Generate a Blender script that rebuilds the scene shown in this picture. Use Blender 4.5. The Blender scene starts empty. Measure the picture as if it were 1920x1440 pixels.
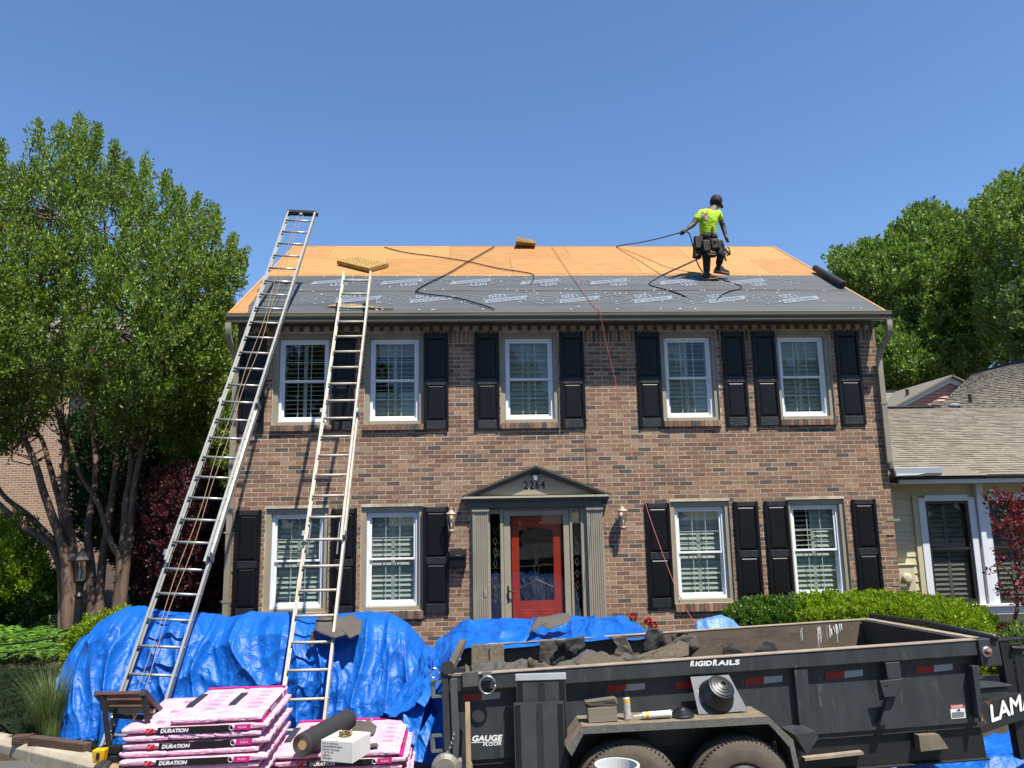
import bpy, bmesh, math, random
import numpy as np
from mathutils import Vector, Matrix, Euler
from mathutils import noise as mnoise
random.seed(7); rng = np.random.default_rng(7)
SC = bpy.context.scene
COL = SC.collection
PI = math.pi
def V(*a): return Vector(a)

# ---------------------------------------------------------------- camera, sky, sun, exposure
F_PX, CAMP = 1442.0, V(0, -12, 2.35)
_a, _p, _r = math.radians(3.24), math.radians(9.9), math.radians(-1.07)
_fw = V(math.sin(_a)*math.cos(_p), math.cos(_a)*math.cos(_p), math.sin(_p))
_rt0 = V(math.cos(_a), -math.sin(_a), 0); _up0 = _rt0.cross(_fw)
_rt = _rt0*math.cos(_r)+_up0*math.sin(_r); _up = _up0*math.cos(_r)-_rt0*math.sin(_r)
cd = bpy.data.cameras.new('camera'); cam = bpy.data.objects.new('camera', cd); COL.objects.link(cam)
cd.sensor_width = 36; cd.lens = F_PX/1920*36; cd.clip_start = .05; cd.clip_end = 3000
cam.matrix_world = Matrix(((_rt.x, _up.x, -_fw.x, CAMP.x), (_rt.y, _up.y, -_fw.y, CAMP.y), (_rt.z, _up.z, -_fw.z, CAMP.z), (0, 0, 0, 1)))
SC.camera = cam
def ray(px, py): return _rt*((px-960)/F_PX) - _up*((py-720)/F_PX) + _fw
def at(px, py, Y):                      # the point of the plane Y = const seen at a pixel of the photograph
    d = ray(px, py); return CAMP + d*((Y-CAMP.y)/d.y)
def atz(px, py, z):
    d = ray(px, py); return CAMP + d*((z-CAMP.z)/d.z)

world = bpy.data.worlds.new('World'); SC.world = world; world.use_nodes = True
SUNV = V(.72, -1, 2.45).normalized()
SUN_EL = math.asin(SUNV.z); SUN_AZ = math.atan2(SUNV.x, SUNV.y)
wn = world.node_tree; wn.nodes.clear()
sky = wn.nodes.new('ShaderNodeTexSky'); sky.sky_type = 'NISHITA'; sky.sun_disc = False
sky.sun_elevation = SUN_EL; sky.sun_rotation = SUN_AZ
sky.altitude = 300; sky.air_density = 1.0; sky.dust_density = .0; sky.ozone_density = 3.2
bg = wn.nodes.new('ShaderNodeBackground'); bg.inputs[1].default_value = .078
wo = wn.nodes.new('ShaderNodeOutputWorld')
tint = wn.nodes.new('ShaderNodeMix'); tint.data_type = 'RGBA'; tint.blend_type = 'MULTIPLY'; tint.inputs[0].default_value = 1; tint.inputs[7].default_value = (.95, 1.10, 1.25, 1)
wn.links.new(sky.outputs[0], tint.inputs[6]); wn.links.new(tint.outputs[2], bg.inputs[0]); wn.links.new(bg.outputs[0], wo.inputs[0])
sl = bpy.data.lights.new('sun', 'SUN'); sl.energy = 4.9; sl.angle = math.radians(.53); sl.color = (1, .95, .87)
so = bpy.data.objects.new('sun', sl); COL.objects.link(so); so.location = (10, -15, 30)
so.rotation_euler = SUNV.to_track_quat('Z', 'Y').to_euler()
SC.view_settings.view_transform = 'Standard'; SC.view_settings.look = 'None'
SC.view_settings.exposure = 0.95; SC.view_settings.gamma = 1
SC.render.resolution_x = 1024; SC.render.resolution_y = 768
SC.cycles.max_bounces = 7; SC.cycles.transparent_max_bounces = 12
SC.cycles.use_denoising = True
SC.cycles.sample_clamp_indirect = 6

# ---------------------------------------------------------------- materials
def srgb(h):
    if isinstance(h, str):
        c = [int(h[i:i+2], 16)/255 for i in (0, 2, 4)]
        return tuple(x/12.92 if x <= .04045 else ((x+.055)/1.055)**2.4 for x in c)
    return tuple(h)
def mat(name, color, rough=.6, metal=0, var=None, bump=None, spec=.5, stretch=None, transl=0, coat=0, spots=None, emit=None, coord='Object', tone=False):
    """var=(scale, amount[, colour2]) mottling; bump=(scale, strength, distance); spots=(scale, threshold, colour, rough) wear"""
    m = bpy.data.materials.new(name); m.use_nodes = True
    nt = m.node_tree; N = nt.nodes; L = nt.links; b = N['Principled BSDF']
    c = srgb(color); b.inputs['Base Color'].default_value = (*c, 1)
    b.inputs['Roughness'].default_value = rough; b.inputs['Metallic'].default_value = metal
    b.inputs['Specular IOR Level'].default_value = spec
    if coat: b.inputs['Coat Weight'].default_value = coat; b.inputs['Coat Roughness'].default_value = .15
    tc = N.new('ShaderNodeTexCoord'); src = tc.outputs[coord]
    if stretch:
        mp = N.new('ShaderNodeMapping'); mp.inputs['Scale'].default_value = stretch
        L.new(src, mp.inputs[0]); src = mp.outputs[0]
    cur = None
    def mix(fac, a, bcol, kind='MIX'):
        mx = N.new('ShaderNodeMix'); mx.data_type = 'RGBA'; mx.blend_type = kind
        if hasattr(fac, 'links'): L.new(fac, mx.inputs[0])
        else: mx.inputs[0].default_value = fac
        if hasattr(a, 'links'): L.new(a, mx.inputs[6])
        else: mx.inputs[6].default_value = (*a, 1)
        if hasattr(bcol, 'links'): L.new(bcol, mx.inputs[7])
        else: mx.inputs[7].default_value = (*bcol, 1)
        return mx.outputs[2]
    cur = c
    if var:
        n = N.new('ShaderNodeTexNoise'); n.inputs['Scale'].default_value = var[0]; n.inputs['Detail'].default_value = 6
        n.inputs['Roughness'].default_value = .62
        L.new(src, n.inputs['Vector'])
        mr = N.new('ShaderNodeMapRange'); mr.inputs[1].default_value = .32; mr.inputs[2].default_value = .68
        L.new(n.outputs[0], mr.inputs[0])
        c2 = srgb(var[2]) if len(var) > 2 else tuple(x*(1-var[1]) for x in c)
        if len(var) > 2:
            c1 = c
        else: c1 = tuple(min(1, x*(1+var[1]*.6)) for x in c)
        cur = mix(mr.outputs[0], c1, c2)
    if spots:
        n2 = N.new('ShaderNodeTexNoise'); n2.inputs['Scale'].default_value = spots[0]; n2.inputs['Detail'].default_value = 8
        n2.inputs['Roughness'].default_value = .7
        L.new(src, n2.inputs['Vector'])
        m2 = N.new('ShaderNodeMapRange'); m2.inputs[1].default_value = spots[1]; m2.inputs[2].default_value = spots[1]+.12
        L.new(n2.outputs[0], m2.inputs[0]); cur = mix(m2.outputs[0], cur, srgb(spots[2]))
    if tone:
        at_ = N.new('ShaderNodeAttribute'); at_.attribute_name = 'tone'
        ramp = N.new('ShaderNodeMapRange'); ramp.inputs[3].default_value = 1-tone; ramp.inputs[4].default_value = 1+tone
        L.new(at_.outputs['Fac'], ramp.inputs[0])
        cb = N.new('ShaderNodeCombineXYZ')
        for i in range(3): L.new(ramp.outputs[0], cb.inputs[i])
        cur = mix(1.0, cur, cb.outputs[0], 'MULTIPLY')
    if hasattr(cur, 'links'): L.new(cur, b.inputs['Base Color'])
    if bump:
        n3 = N.new('ShaderNodeTexNoise'); n3.inputs['Scale'].default_value = bump[0]; n3.inputs['Detail'].default_value = 5
        L.new(src, n3.inputs['Vector'])
        bp = N.new('ShaderNodeBump'); bp.inputs['Strength'].default_value = bump[1]; bp.inputs['Distance'].default_value = bump[2]
        L.new(n3.outputs[0], bp.inputs['Height']); L.new(bp.outputs[0], b.inputs['Normal'])
    if transl:
        tr = N.new('ShaderNodeBsdfTranslucent'); ms = N.new('ShaderNodeMixShader'); ms.inputs[0].default_value = transl
        if hasattr(cur, 'links'):
            g = mix(1.0, cur, (1.15, 1.2, .45), 'MULTIPLY'); L.new(g, tr.inputs[0])
        else: tr.inputs[0].default_value = (*c, 1)
        L.new(b.outputs[0], ms.inputs[1]); L.new(tr.outputs[0], ms.inputs[2])
        L.new(ms.outputs[0], N['Material Output'].inputs[0])
    if emit: b.inputs['Emission Color'].default_value = (*srgb(emit[0]), 1); b.inputs['Emission Strength'].default_value = emit[1]
    return m
def glass_mat(name, tint=(.8, .9, .86), refl=1.0, ior=1.5):
    m = bpy.data.materials.new(name); m.use_nodes = True; nt = m.node_tree; N = nt.nodes; L = nt.links
    N.remove(N['Principled BSDF'])
    t = N.new('ShaderNodeBsdfTransparent'); t.inputs[0].default_value = (*tint, 1)
    g = N.new('ShaderNodeBsdfGlossy'); g.inputs['Roughness'].default_value = .01
    f = N.new('ShaderNodeFresnel'); f.inputs[0].default_value = ior
    mu = N.new('ShaderNodeMath'); mu.operation = 'MULTIPLY'; mu.inputs[1].default_value = refl; mu.use_clamp = True
    ms = N.new('ShaderNodeMixShader')
    ge = N.new('ShaderNodeNewGeometry'); iv = N.new('ShaderNodeMath'); iv.operation = 'SUBTRACT'; iv.inputs[0].default_value = 1
    L.new(ge.outputs['Backfacing'], iv.inputs[1]); m3 = N.new('ShaderNodeMath'); m3.operation = 'MULTIPLY'
    L.new(f.outputs[0], m3.inputs[0]); L.new(iv.outputs[0], m3.inputs[1])
    L.new(m3.outputs[0], mu.inputs[0]); L.new(mu.outputs[0], ms.inputs[0]); L.new(t.outputs[0], ms.inputs[1]); L.new(g.outputs[0], ms.inputs[2])
    L.new(ms.outputs[0], N['Material Output'].inputs[0]); return m

# ---------------------------------------------------------------- object helpers
ROOTLOC = {}
def tag(o, label=None, cat=None, group=None, kind=None):
    if label: o['label'] = label
    if cat: o['category'] = cat
    if group: o['group'] = group
    if kind: o['kind'] = kind
    return o
def thing(name, loc, label, cat, group=None, rot=None):
    o = bpy.data.objects.new(name, None); COL.objects.link(o); o.location = loc; o.empty_display_size = .2
    if rot is not None: o.rotation_euler = rot
    ROOTLOC[o.name] = Vector(loc) if rot is None else V(0, 0, 0)
    return tag(o, label, cat, group)
def rootloc(p):
    while p is not None and p.parent is not None: p = p.parent
    return ROOTLOC.get(p.name, V(0, 0, 0)) if p is not None else V(0, 0, 0)
class MB:
    def __init__(s): s.v = []; s.f = []; s.m = []
    def add(s, vs, fs, m=0):
        n = len(s.v); s.v += [tuple(v) for v in vs]; s.f += [tuple(i+n for i in f) for f in fs]; s.m += [m]*len(fs); return s
    def box(s, x0, x1, y0, y1, z0, z1, m=0, M=None, taper=0):
        vs = [V(x, y, z) for z in (z0, z1) for x, y in ((x0, y0), (x1, y0), (x1, y1), (x0, y1))]
        if taper:
            cx, cy = (x0+x1)/2, (y0+y1)/2
            for v in vs[4:]: v.x = cx+(v.x-cx)*(1-taper); v.y = cy+(v.y-cy)*(1-taper)
        if M is not None: vs = [M @ v for v in vs]
        return s.add(vs, [(3, 2, 1, 0), (4, 5, 6, 7), (0, 1, 5, 4), (1, 2, 6, 5), (2, 3, 7, 6), (3, 0, 4, 7)], m)
    def bar(s, a, b, w, h, m=0, up=V(0, 0, 1)):     # rectangular bar from a to b
        a = Vector(a); b = Vector(b); d = (b-a); L = d.length; d.normalize()
        side = d.cross(up)
        if side.length < 1e-4: side = d.cross(V(1, 0, 0))
        side.normalize(); u = side.cross(d)
        M = Matrix(((d.x, side.x, u.x, a.x), (d.y, side.y, u.y, a.y), (d.z, side.z, u.z, a.z), (0, 0, 0, 1)))
        return s.box(0, L, -w/2, w/2, -h/2, h/2, m, M)
    def tube(s, pts, r, n=8, m=0, caps=True):
        pts = [Vector(p) for p in pts]; rs = r if isinstance(r, (list, tuple)) else [r]*len(pts)
        base = len(s.v); prev = None
        for i, p in enumerate(pts):
            d = (pts[min(i+1, len(pts)-1)]-pts[max(i-1, 0)])
            if d.length < 1e-9: d = V(0, 0, 1)
            d.normalize()
            if prev is None:
                prev = d.cross(V(0, 0, 1))
                if prev.length < .05: prev = d.cross(V(1, 0, 0))
            prev = (prev - d*prev.dot(d)); prev.normalize(); q = d.cross(prev)
            for k in range(n):
                a = 2*PI*k/n; s.v.append(tuple(p+(prev*math.cos(a)+q*math.sin(a))*rs[i]))
        for i in range(len(pts)-1):
            for k in range(n):
                k2 = (k+1) % n; s.f.append((base+i*n+k, base+i*n+k2, base+(i+1)*n+k2, base+(i+1)*n+k)); s.m.append(m)
        if caps:
            s.f.append(tuple(base+k for k in reversed(range(n)))); s.m.append(m)
            e = base+(len(pts)-1)*n; s.f.append(tuple(e+k for k in range(n))); s.m.append(m)
        return s
    def lathe(s, prof, n=16, m=0, M=None, c=(0, 0, 0)):      # prof = [(r, z)]
        base = len(s.v)
        for r, z in prof:
            for k in range(n):
                a = 2*PI*k/n; v = V(c[0]+r*math.cos(a), c[1]+r*math.sin(a), c[2]+z); s.v.append(tuple(M @ v if M is not None else v))
        for i in range(len(prof)-1):
            for k in range(n):
                k2 = (k+1) % n; s.f.append((base+i*n+k, base+i*n+k2, base+(i+1)*n+k2, base+(i+1)*n+k)); s.m.append(m)
        s.f.append(tuple(base+k for k in reversed(range(n)))); s.m.append(m)
        e = base+(len(prof)-1)*n; s.f.append(tuple(e+k for k in range(n))); s.m.append(m)
        return s
    def prism(s, poly, a0, a1, axis='y', m=0, M=None):       # polygon in the other two axes, extruded a0..a1
        n = len(poly); vs = []
        for a in (a0, a1):
            for u, w in poly:
                v = {'y': V(u, a, w), 'x': V(a, u, w), 'z': V(u, w, a)}[axis]
                vs.append(M @ v if M is not None else v)
        fs = [tuple(range(n)), tuple(range(2*n-1, n-1, -1))]+[(i, i+n, (i+1) % n+n, (i+1) % n) for i in range(n)]
        return s.add(vs, fs, m)
    def grid(s, fn, nu, nv, m=0):
        b = len(s.v)
        for j in range(nv+1):
            for i in range(nu+1): s.v.append(tuple(fn(i/nu, j/nv)))
        for j in range(nv):
            for i in range(nu):
                k = b+j*(nu+1)+i; s.f.append((k, k+1, k+nu+2, k+nu+1)); s.m.append(m)
        return s
    def mesh(s, name, mats, off=V(0, 0, 0), smooth=False):
        me = bpy.data.meshes.new(name)
        me.from_pydata([(x-off.x, y-off.y, z-off.z) for x, y, z in s.v], [], s.f)
        for mm in (mats if isinstance(mats, (list, tuple)) else [mats]): me.materials.append(mm)
        me.polygons.foreach_set('material_index', s.m)
        if smooth: me.polygons.foreach_set('use_smooth', [True]*len(s.f))
        me.validate(); me.update(); return me
    def build(s, name, mats, parent=None, smooth=False, bevel=0, local=False, fix=True):
        off = V(0, 0, 0) if local else rootloc(parent)
        me = s.mesh(name, mats, off, smooth)
        if fix:
            bm = bmesh.new(); bm.from_mesh(me); bmesh.ops.recalc_face_normals(bm, faces=bm.faces)
            if smooth == 'auto':
                pass
            bm.to_mesh(me); bm.free()
        o = bpy.data.objects.new(name, me); COL.objects.link(o); o.parent = parent
        if bevel:
            b = o.modifiers.new('bevel', 'BEVEL'); b.width = bevel; b.segments = 2; b.limit_method = 'ANGLE'; b.angle_limit = .6
            b.harden_normals = False
        return o
def copy_tree(o, parent=None):
    c = o.copy(); COL.objects.link(c); c.parent = parent
    for ch in list(o.children): copy_tree(ch, c)
    return c
_tc = {}
def text_vf(s):
    """verts/faces of a line of lettering, unit cap height, left-aligned at the origin in XY"""
    if s in _tc: return _tc[s]
    cu = bpy.data.curves.new('lettering', 'FONT'); cu.body = s; cu.size = 1.4; cu.resolution_u = 3
    ob = bpy.data.objects.new('lettering', cu)
    me = bpy.data.meshes.new_from_object(ob)
    vs = [v.co.copy() for v in me.vertices]; fs = [tuple(p.vertices) for p in me.polygons]
    bpy.data.objects.remove(ob); bpy.data.meshes.remove(me); bpy.data.curves.remove(cu)
    _tc[s] = (vs, fs); return _tc[s]
def text_w(s):
    vs, _ = text_vf(s); return max(v.x for v in vs) if vs else 0
def add_text(mb, s, M, h, width=None, shear=0, bold=0, m=0):
    """lettering of cap height h (width = total width) in M's XY plane"""
    vs, fs = text_vf(s); w0 = text_w(s); sx = (width/w0) if width else h
    offs = [(0, 0)] if not bold else [(-bold, 0), (bold, 0), (0, bold), (0, -bold)]
    for k, (ox, oy) in enumerate(offs):
        mb.add([M @ V(v.x*sx+shear*v.y*h+ox, v.y*h+oy, k*.00015) for v in vs], fs, m)
def frame_mat(o, x, y):      # matrix with given x and y axes
    x = Vector(x).normalized(); y = Vector(y); y = (y-x*y.dot(x)).normalized(); z = x.cross(y)
    return Matrix(((x.x, y.x, z.x, o[0]), (x.y, y.y, z.y, o[1]), (x.z, y.z, z.z, o[2]), (0, 0, 0, 1)))
def fbm(x, y, z=0, o=4):
    s = 0; a = 1; f = 1
    for i in range(o): s += a*mnoise.noise(V(x*f, y*f, z*f)); a *= .5; f *= 2.03
    return s
def spline(pts, n=8):        # Catmull-Rom through 3-D points
    P = [Vector(p) for p in pts]; P = [P[0]*2-P[1]]+P+[P[-1]*2-P[-2]]; out = []
    for i in range(1, len(P)-2):
        for k in range(n):
            t = k/n; a, b, c, d = P[i-1], P[i], P[i+1], P[i+2]
            out.append(.5*((2*b)+(-a+c)*t+(2*a-5*b+4*c-d)*t*t+(-a+3*b-3*c+d)*t*t*t))
    out.append(P[-2]); return out
def interp(x, pts):
    if x <= pts[0][0]: return pts[0][1]
    for (a, b), (c, d) in zip(pts, pts[1:]):
        if x <= c: return b+(d-b)*(x-a)/(c-a)
    return pts[-1][1]

# ---------------------------------------------------------------- leaves
def leaf_mesh(name, cen, direc, size, material, tone=None, wide=.45, fold=.18):
    """cen (n,3), direc (n,3) leaf axis, size (n,): one folded four-corner leaf each"""
    n = len(cen); d = direc/np.linalg.norm(direc, axis=1)[:, None]
    r = rng.normal(size=(n, 3)); s = np.cross(d, r); s /= np.linalg.norm(s, axis=1)[:, None]; u = np.cross(s, d)
    L = size[:, None]; tip = cen+d*L; mid = cen+d*L*.45
    a = mid+s*L*wide*.5+u*L*fold; b = mid-s*L*wide*.5+u*L*fold
    vs = np.stack([cen, a, tip, b], 1).reshape(-1, 3)
    me = bpy.data.meshes.new(name); me.vertices.add(4*n); me.vertices.foreach_set('co', vs.astype(np.float32).ravel())
    idx = np.arange(n)*4; tri = np.stack([idx, idx+1, idx+2, idx, idx+2, idx+3], 1).ravel()
    me.loops.add(6*n); me.loops.foreach_set('vertex_index', tri.astype(np.int32))
    me.polygons.add(2*n); me.polygons.foreach_set('loop_start', (np.arange(2*n)*3).astype(np.int32))
    me.polygons.foreach_set('loop_total', np.full(2*n, 3, np.int32))
    if tone is None: tone = rng.random(n)
    at_ = me.attributes.new('tone', 'FLOAT', 'FACE'); at_.data.foreach_set('value', np.repeat(tone, 2).astype(np.float32))
    me.materials.append(material); me.update(calc_edges=True); return me
def sprays(starts, dirs, lengths, per, rad, lsize, up=.35):
    """leaves along twigs: returns centres, directions, sizes"""
    n = len(starts); t = rng.random((n, per)); t = np.sqrt(t)
    base = starts[:, None, :]+dirs[:, None, :]*(lengths[:, None]*t)[..., None]
    taper = (1.05-t*.75)[..., None]
    off = rng.normal(size=(n, per, 3)); off /= np.linalg.norm(off, axis=2)[..., None]
    cen = base+off*rad*taper*rng.random((n, per, 1))**.5
    d = off*.9+dirs[:, None, :]*.6+np.array([0, 0, up]); sz = lsize*(.45+.95*rng.random((n, per)))
    return cen.reshape(-1, 3), d.reshape(-1, 3), sz.ravel()
def mesh_obj(name, me, parent=None, kind=None):
    o = bpy.data.objects.new(name, me); COL.objects.link(o); o.parent = parent
    if parent is not None: 
        rl = rootloc(parent)
        if rl.length: me.transform(Matrix.Translation(-rl))
    if kind: o['kind'] = kind
    return o
# ================================================================= palette
M_trim = mat('taupe_paint', '8f8773', .5, var=(3, .12), bump=(60, .15, .003))
M_gutter = mat('brown_aluminium', '57503f', .42, var=(2, .15), spots=(9, .62, '6b6350'))
M_dspout = mat('taupe_aluminium', '857d6b', .45, var=(2.5, .15))
M_vinyl = mat('white_vinyl', 'dcdfe0', .35, var=(5, .05))
M_black = mat('black_shutter_paint', '0d0d10', .42, spec=.3, var=(3, .3), bump=(120, .2, .002), stretch=(3, 3, .6))
M_grain = mat('black_embossed_rail', '191a1d', .45, var=(40, .5), bump=(70, .8, .006), stretch=(.5, 1, 3))
M_mortar = mat('pale_mortar', 'cdbda3', .95, var=(4, .18, '8d7f6c'), bump=(80, .5, .004))
TONES = ['8a6b52', '785c48', '8f715a', '80614d', '6a5344', '967a62', '765947', '54483f', '86604a', '4d4642', '836a54', '6e4e3f']
TW = [16, 15, 13, 13, 9, 6, 12, 6, 4, 4, 10, 6]
M_brick = [mat('brick_tone', t, .9, var=(26, .28), bump=(70, .5, .004), spots=(13, .63, '3f3632')) for t in TONES]
M_glass = glass_mat('window_glass', (.84, .87, .855), 1.25)
M_blind = mat('cream_blind', 'b6b9ad', .6, var=(4, .06))
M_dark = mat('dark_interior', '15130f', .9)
M_red = mat('red_door_paint', 'a02c0c', .35, var=(3, .12), coat=.3)
M_ply = mat('plywood', '875a2a', .75, var=(4, .3, 'ab8048'), stretch=(.8, 15, 15), spots=(2.6, .57, '6d431d'), bump=(30, .15, .003))
M_ply2 = mat('plywood_pale', '8c602f', .75, var=(4.5, .3, 'af864c'), stretch=(.8, 15, 15), spots=(2.2, .57, '714821'), bump=(30, .15, .003))
M_ply3 = mat('plywood_orange', '845728', .75, var=(3.6, .3, 'a67b43'), stretch=(.9, 15, 15), spots=(2.4, .56, '69401c'), bump=(30, .15, .003))
M_under = mat('grey_underlayment', '454748', .62, var=(1.6, .3), stretch=(.4, 3, 3), spots=(16, .63, '66696d'), bump=(7, .5, .02))
M_print = mat('pale_print', '6c7680', .6)
M_wood = mat('raw_lumber', 'ad8457', .75, var=(5, .25, 'b0814c'), stretch=(.5, 5, 5))
M_steel = mat('galvanised_steel', '8c8f90', .4, metal=.8, var=(8, .2))
M_chrome = mat('bright_metal', 'c9cbcc', .25, metal=.95)
M_blackp = mat('black_plastic', '121214', .38, var=(6, .3))

# ================================================================= ground
def gz(x, y):
    t = min(1, max(0, (y+3.6)/2.2)); t = t*t*(3-2*t)
    base = -.03+.33*t
    l = min(1, max(0, (-x-3.4)/2.0)); t2 = min(1, max(0, (y+3.2)/3)); base += .22*l*t2
    if y > 6: base += min(1.2, (y-6)*.05)
    if x < -3 and y > -3.4: base += .03*fbm(x*.8, y*.8)
    if y < -3.7: base = -.03
    return base
M_soil = mat('mulch_soil', '3f3122', .95, var=(7, .45, '241b12'), bump=(25, .9, .03), spots=(18, .6, '6b5a3c'))
M_lawn = mat('dry_lawn', '6d6a3c', .95, var=(5, .4, '4d5226'), bump=(60, .9, .02))
M_asph = mat('asphalt', '4f4d4a', .92, var=(1.4, .18), bump=(130, .7, .006), spots=(160, .6, '7c7973'))
M_conc = mat('kerb_concrete', 'a39a86', .9, var=(3, .2, '8a8170'), bump=(90, .6, .006), spots=(40, .62, '6a6358'))
g = MB()
xs = [-400, -120, -50, -25] + [(-18+i*.5) for i in range(73)] + [30, 60, 130, 400]
ys = [-300, -80, -30, -14] + [-9+i*.5 for i in range(60)] + [24, 30, 45, 80, 160, 500]
nx = len(xs)
g.add([(x, y, gz(x, y)) for y in ys for x in xs], [(j*nx+i, j*nx+i+1, (j+1)*nx+i+1, (j+1)*nx+i) for j in range(len(ys)-1) for i in range(nx-1)])
tag(g.build('ground', M_soil, smooth=True), kind='structure')
# street and drive in front of the house, a flat slab 4 mm and more above the ground sheet
r = MB()
kl = [(-30, 6), (-9, -.2), (-7, -1.75), (-5.6, -2.68), (-4.75, -3.22), (-4.0, -3.72), (-3.35, -4.14), (-2.75, -4.35)]
poly = kl+[(-2.2, -4.05), (-1.5, -3.75), (0, -3.7), (4, -3.7), (40, -3.7), (40, -60), (-40, -60), (-40, 6)]
r.add([(x, y, 0) for x, y in poly], [tuple(range(len(poly)))])
tag(r.build('street', M_asph), kind='structure')
kb = bpy.data.objects.new('kerb', None); COL.objects.link(kb); kb['kind'] = 'structure'
kp = spline([(x, y, 0) for x, y in kl[1:]], 6); acc = 0; seg = [kp[0]]; segs = []
for a, b in zip(kp, kp[1:]):
    acc += (b-a).length; seg.append(b)
    if acc > .82: segs.append(seg); seg = [b]; acc = 0
if len(seg) > 1: segs.append(seg)
for sg in segs:
    m = MB(); sg = [Vector(p) for p in sg]; sg[0] = sg[0].lerp(sg[1], .03); sg[-1] = sg[-1].lerp(sg[-2], .03)
    def prof(p, d):
        nrm = V(-d.y, d.x, 0); pr = [(-.01, -.1), (-.01, .10), (.03, .145), (.17, .15), (.19, .13), (.19, -.1)]
        return [p+nrm*u+V(0, 0, w) for u, w in pr]
    rows = [prof(p, (sg[min(i+1, len(sg)-1)]-sg[max(i-1, 0)]).normalized()) for i, p in enumerate(sg)]
    vs = [v for rr in rows for v in rr]; n = 6
    fs = [(i*n+k, i*n+(k+1) % n, (i+1)*n+(k+1) % n, (i+1)*n+k) for i in range(len(rows)-1) for k in range(n)]
    fs += [tuple(range(n)), tuple(range((len(rows)-1)*n, len(rows)*n))]
    m.add(vs, fs); m.build('kerb_stone', M_conc, kb, bevel=.008)

# ================================================================= brick house
HX0, HX1 = -3.63, 6.68
house = thing('brick_house', (1.5, 0, .2), 'two-storey brown brick house with black shutters, a red front door and half-stripped roof', 'house')
U_Z0, U_Z1 = 3.83, 5.29; G_Z0, G_Z1 = 1.02, 2.56
UW = [-2.595, -1.178, .96, 3.547, 5.437]; GW = [-2.62, -1.19, 3.585, 5.432]
OPEN = [(c-.465, c+.465, U_Z0, U_Z1) for c in UW]+[(c-.475, c+.475, G_Z0, G_Z1) for c in GW]+[(.0, 2.03, -.2, 2.68)]
CH = .0677; BL = .213
def cut(x0, x1, z0, z1):
    iv = [(x0, x1)]
    for a, b, c, d in OPEN:
        if z1 > c+.012 and z0 < d-.012:
            nv = []
            for p, q in iv:
                if b <= p or a >= q: nv.append((p, q)); continue
                if a > p: nv.append((p, a))
                if b < q: nv.append((b, q))
            iv = nv
    return iv
# mortar backing wall: rows between opening edges
w = MB(); zs = sorted(set([-.1, 5.46]+[z for o in OPEN for z in (o[2], o[3]) if z > -.1]))
for z0, z1 in zip(zs, zs[1:]):
    for a, b in cut(HX0+.01, HX1-.01, z0+.02, z1-.02):
        w.box(a-.004 if a > HX0+.02 else a, b+.004 if b < HX1-.02 else b, .0, .2, z0, z1)
w.box(HX0+.01, HX0+.2, .2, 7.4, -.1, 5.5); w.box(HX1-.2, HX1-.01, .2, 7.4, -.1, 5.5); w.box(HX0+.01, HX1-.01, 7.4, 7.6, -.1, 5.5)
for X in (HX0+.012, HX1-.012):
    s = 1 if X < 0 else -1
    w.prism([(.1, 5.5), (7.5, 5.5), (3.75, 7.98)], X, X+s*.15, 'x')
w.build('wall', M_mortar, house)
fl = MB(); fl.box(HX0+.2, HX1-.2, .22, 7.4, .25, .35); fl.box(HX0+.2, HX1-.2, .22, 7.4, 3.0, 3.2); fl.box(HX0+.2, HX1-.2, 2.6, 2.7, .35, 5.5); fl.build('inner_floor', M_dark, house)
# bricks, course by course
bricks = []   # (x0, x1, z0, z1, tone, y0)
nc = int((5.31+.1)/CH); ncs = 0
for k in range(nc):
    z0 = -.1+k*CH; z1 = z0+CH-.0095
    if z0 > 5.09: break
    off = (k % 2)*BL/2+(.004*math.sin(k*2.1))
    x = HX0-off
    while x < HX1:
        a, b = max(x, HX0), min(x+BL-.0095, HX1)
        if b-a > .02:
            for p, q in cut(a, b, z0, z1):
                if q-p > .016: bricks.append((p, q, z0, z1, random.choices(range(12), TW)[0], random.uniform(-.0016, -.0007)))
        x += BL
ztop = z0-.004
x = HX0
while x < HX1:                       # soldier course under the frieze
    for p, q in cut(x, min(x+.058, HX1), ztop+.02, ztop+.18):
        if q-p > .015: bricks.append((p, q, ztop+.006, min(ztop+.205, 5.315), random.choices(range(12), TW)[0], random.uniform(-.0016, -.0007)))
    x += .0677
sills = [(c-.465, c+.465, U_Z0-.095, U_Z0-.004) for c in UW]+[(c-.475, c+.475, G_Z0-.12, G_Z0-.004) for c in GW]
SB = []
for a, b, z0, z1 in sills:
    n = 13
    for i in range(n):
        p = a+(b-a)*i/n; SB.append((p+.004, a+(b-a)*(i+1)/n-.004, z0, z1, random.choices(range(12), [4, 8, 5, 8, 10, 3, 8, 12, 2, 14, 8, 5])[0]))
def overlap_sill(p, q, z0, z1):
    return any(q > a and p < b and z1 > c+.004 and z0 < d+.004 for a, b, c, d in sills)
def key(b):
    return ((b[0]+b[1])/2-0)**2+144+((b[2]+b[3])/2-2.35)**2+(0 if b[3] < 3.7 and b[2] > 1.0 else 300)
full = sorted([b for b in bricks if b[1]-b[0] > BL-.015 and b[3]-b[2] < .07], key=key)
single = full[:300]; sset = set(id(b) for b in single)
H0 = ROOTLOC['brick_house']
bmesh_cache = {}
for b in single:
    if b[4] not in bmesh_cache:
        m = MB(); hw, hh = (BL-.0095)/2, (CH-.0095)/2
        m.box(-hw, hw, 0, .08, -hh, hh); me = m.mesh('brick', M_brick[b[4]]); bmesh_cache[b[4]] = me
    o = bpy.data.objects.new('brick', bmesh_cache[b[4]]); COL.objects.link(o); o.parent = house
    o.location = V((b[0]+b[1])/2, b[5], (b[2]+b[3])/2)-H0
m = MB()
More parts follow.
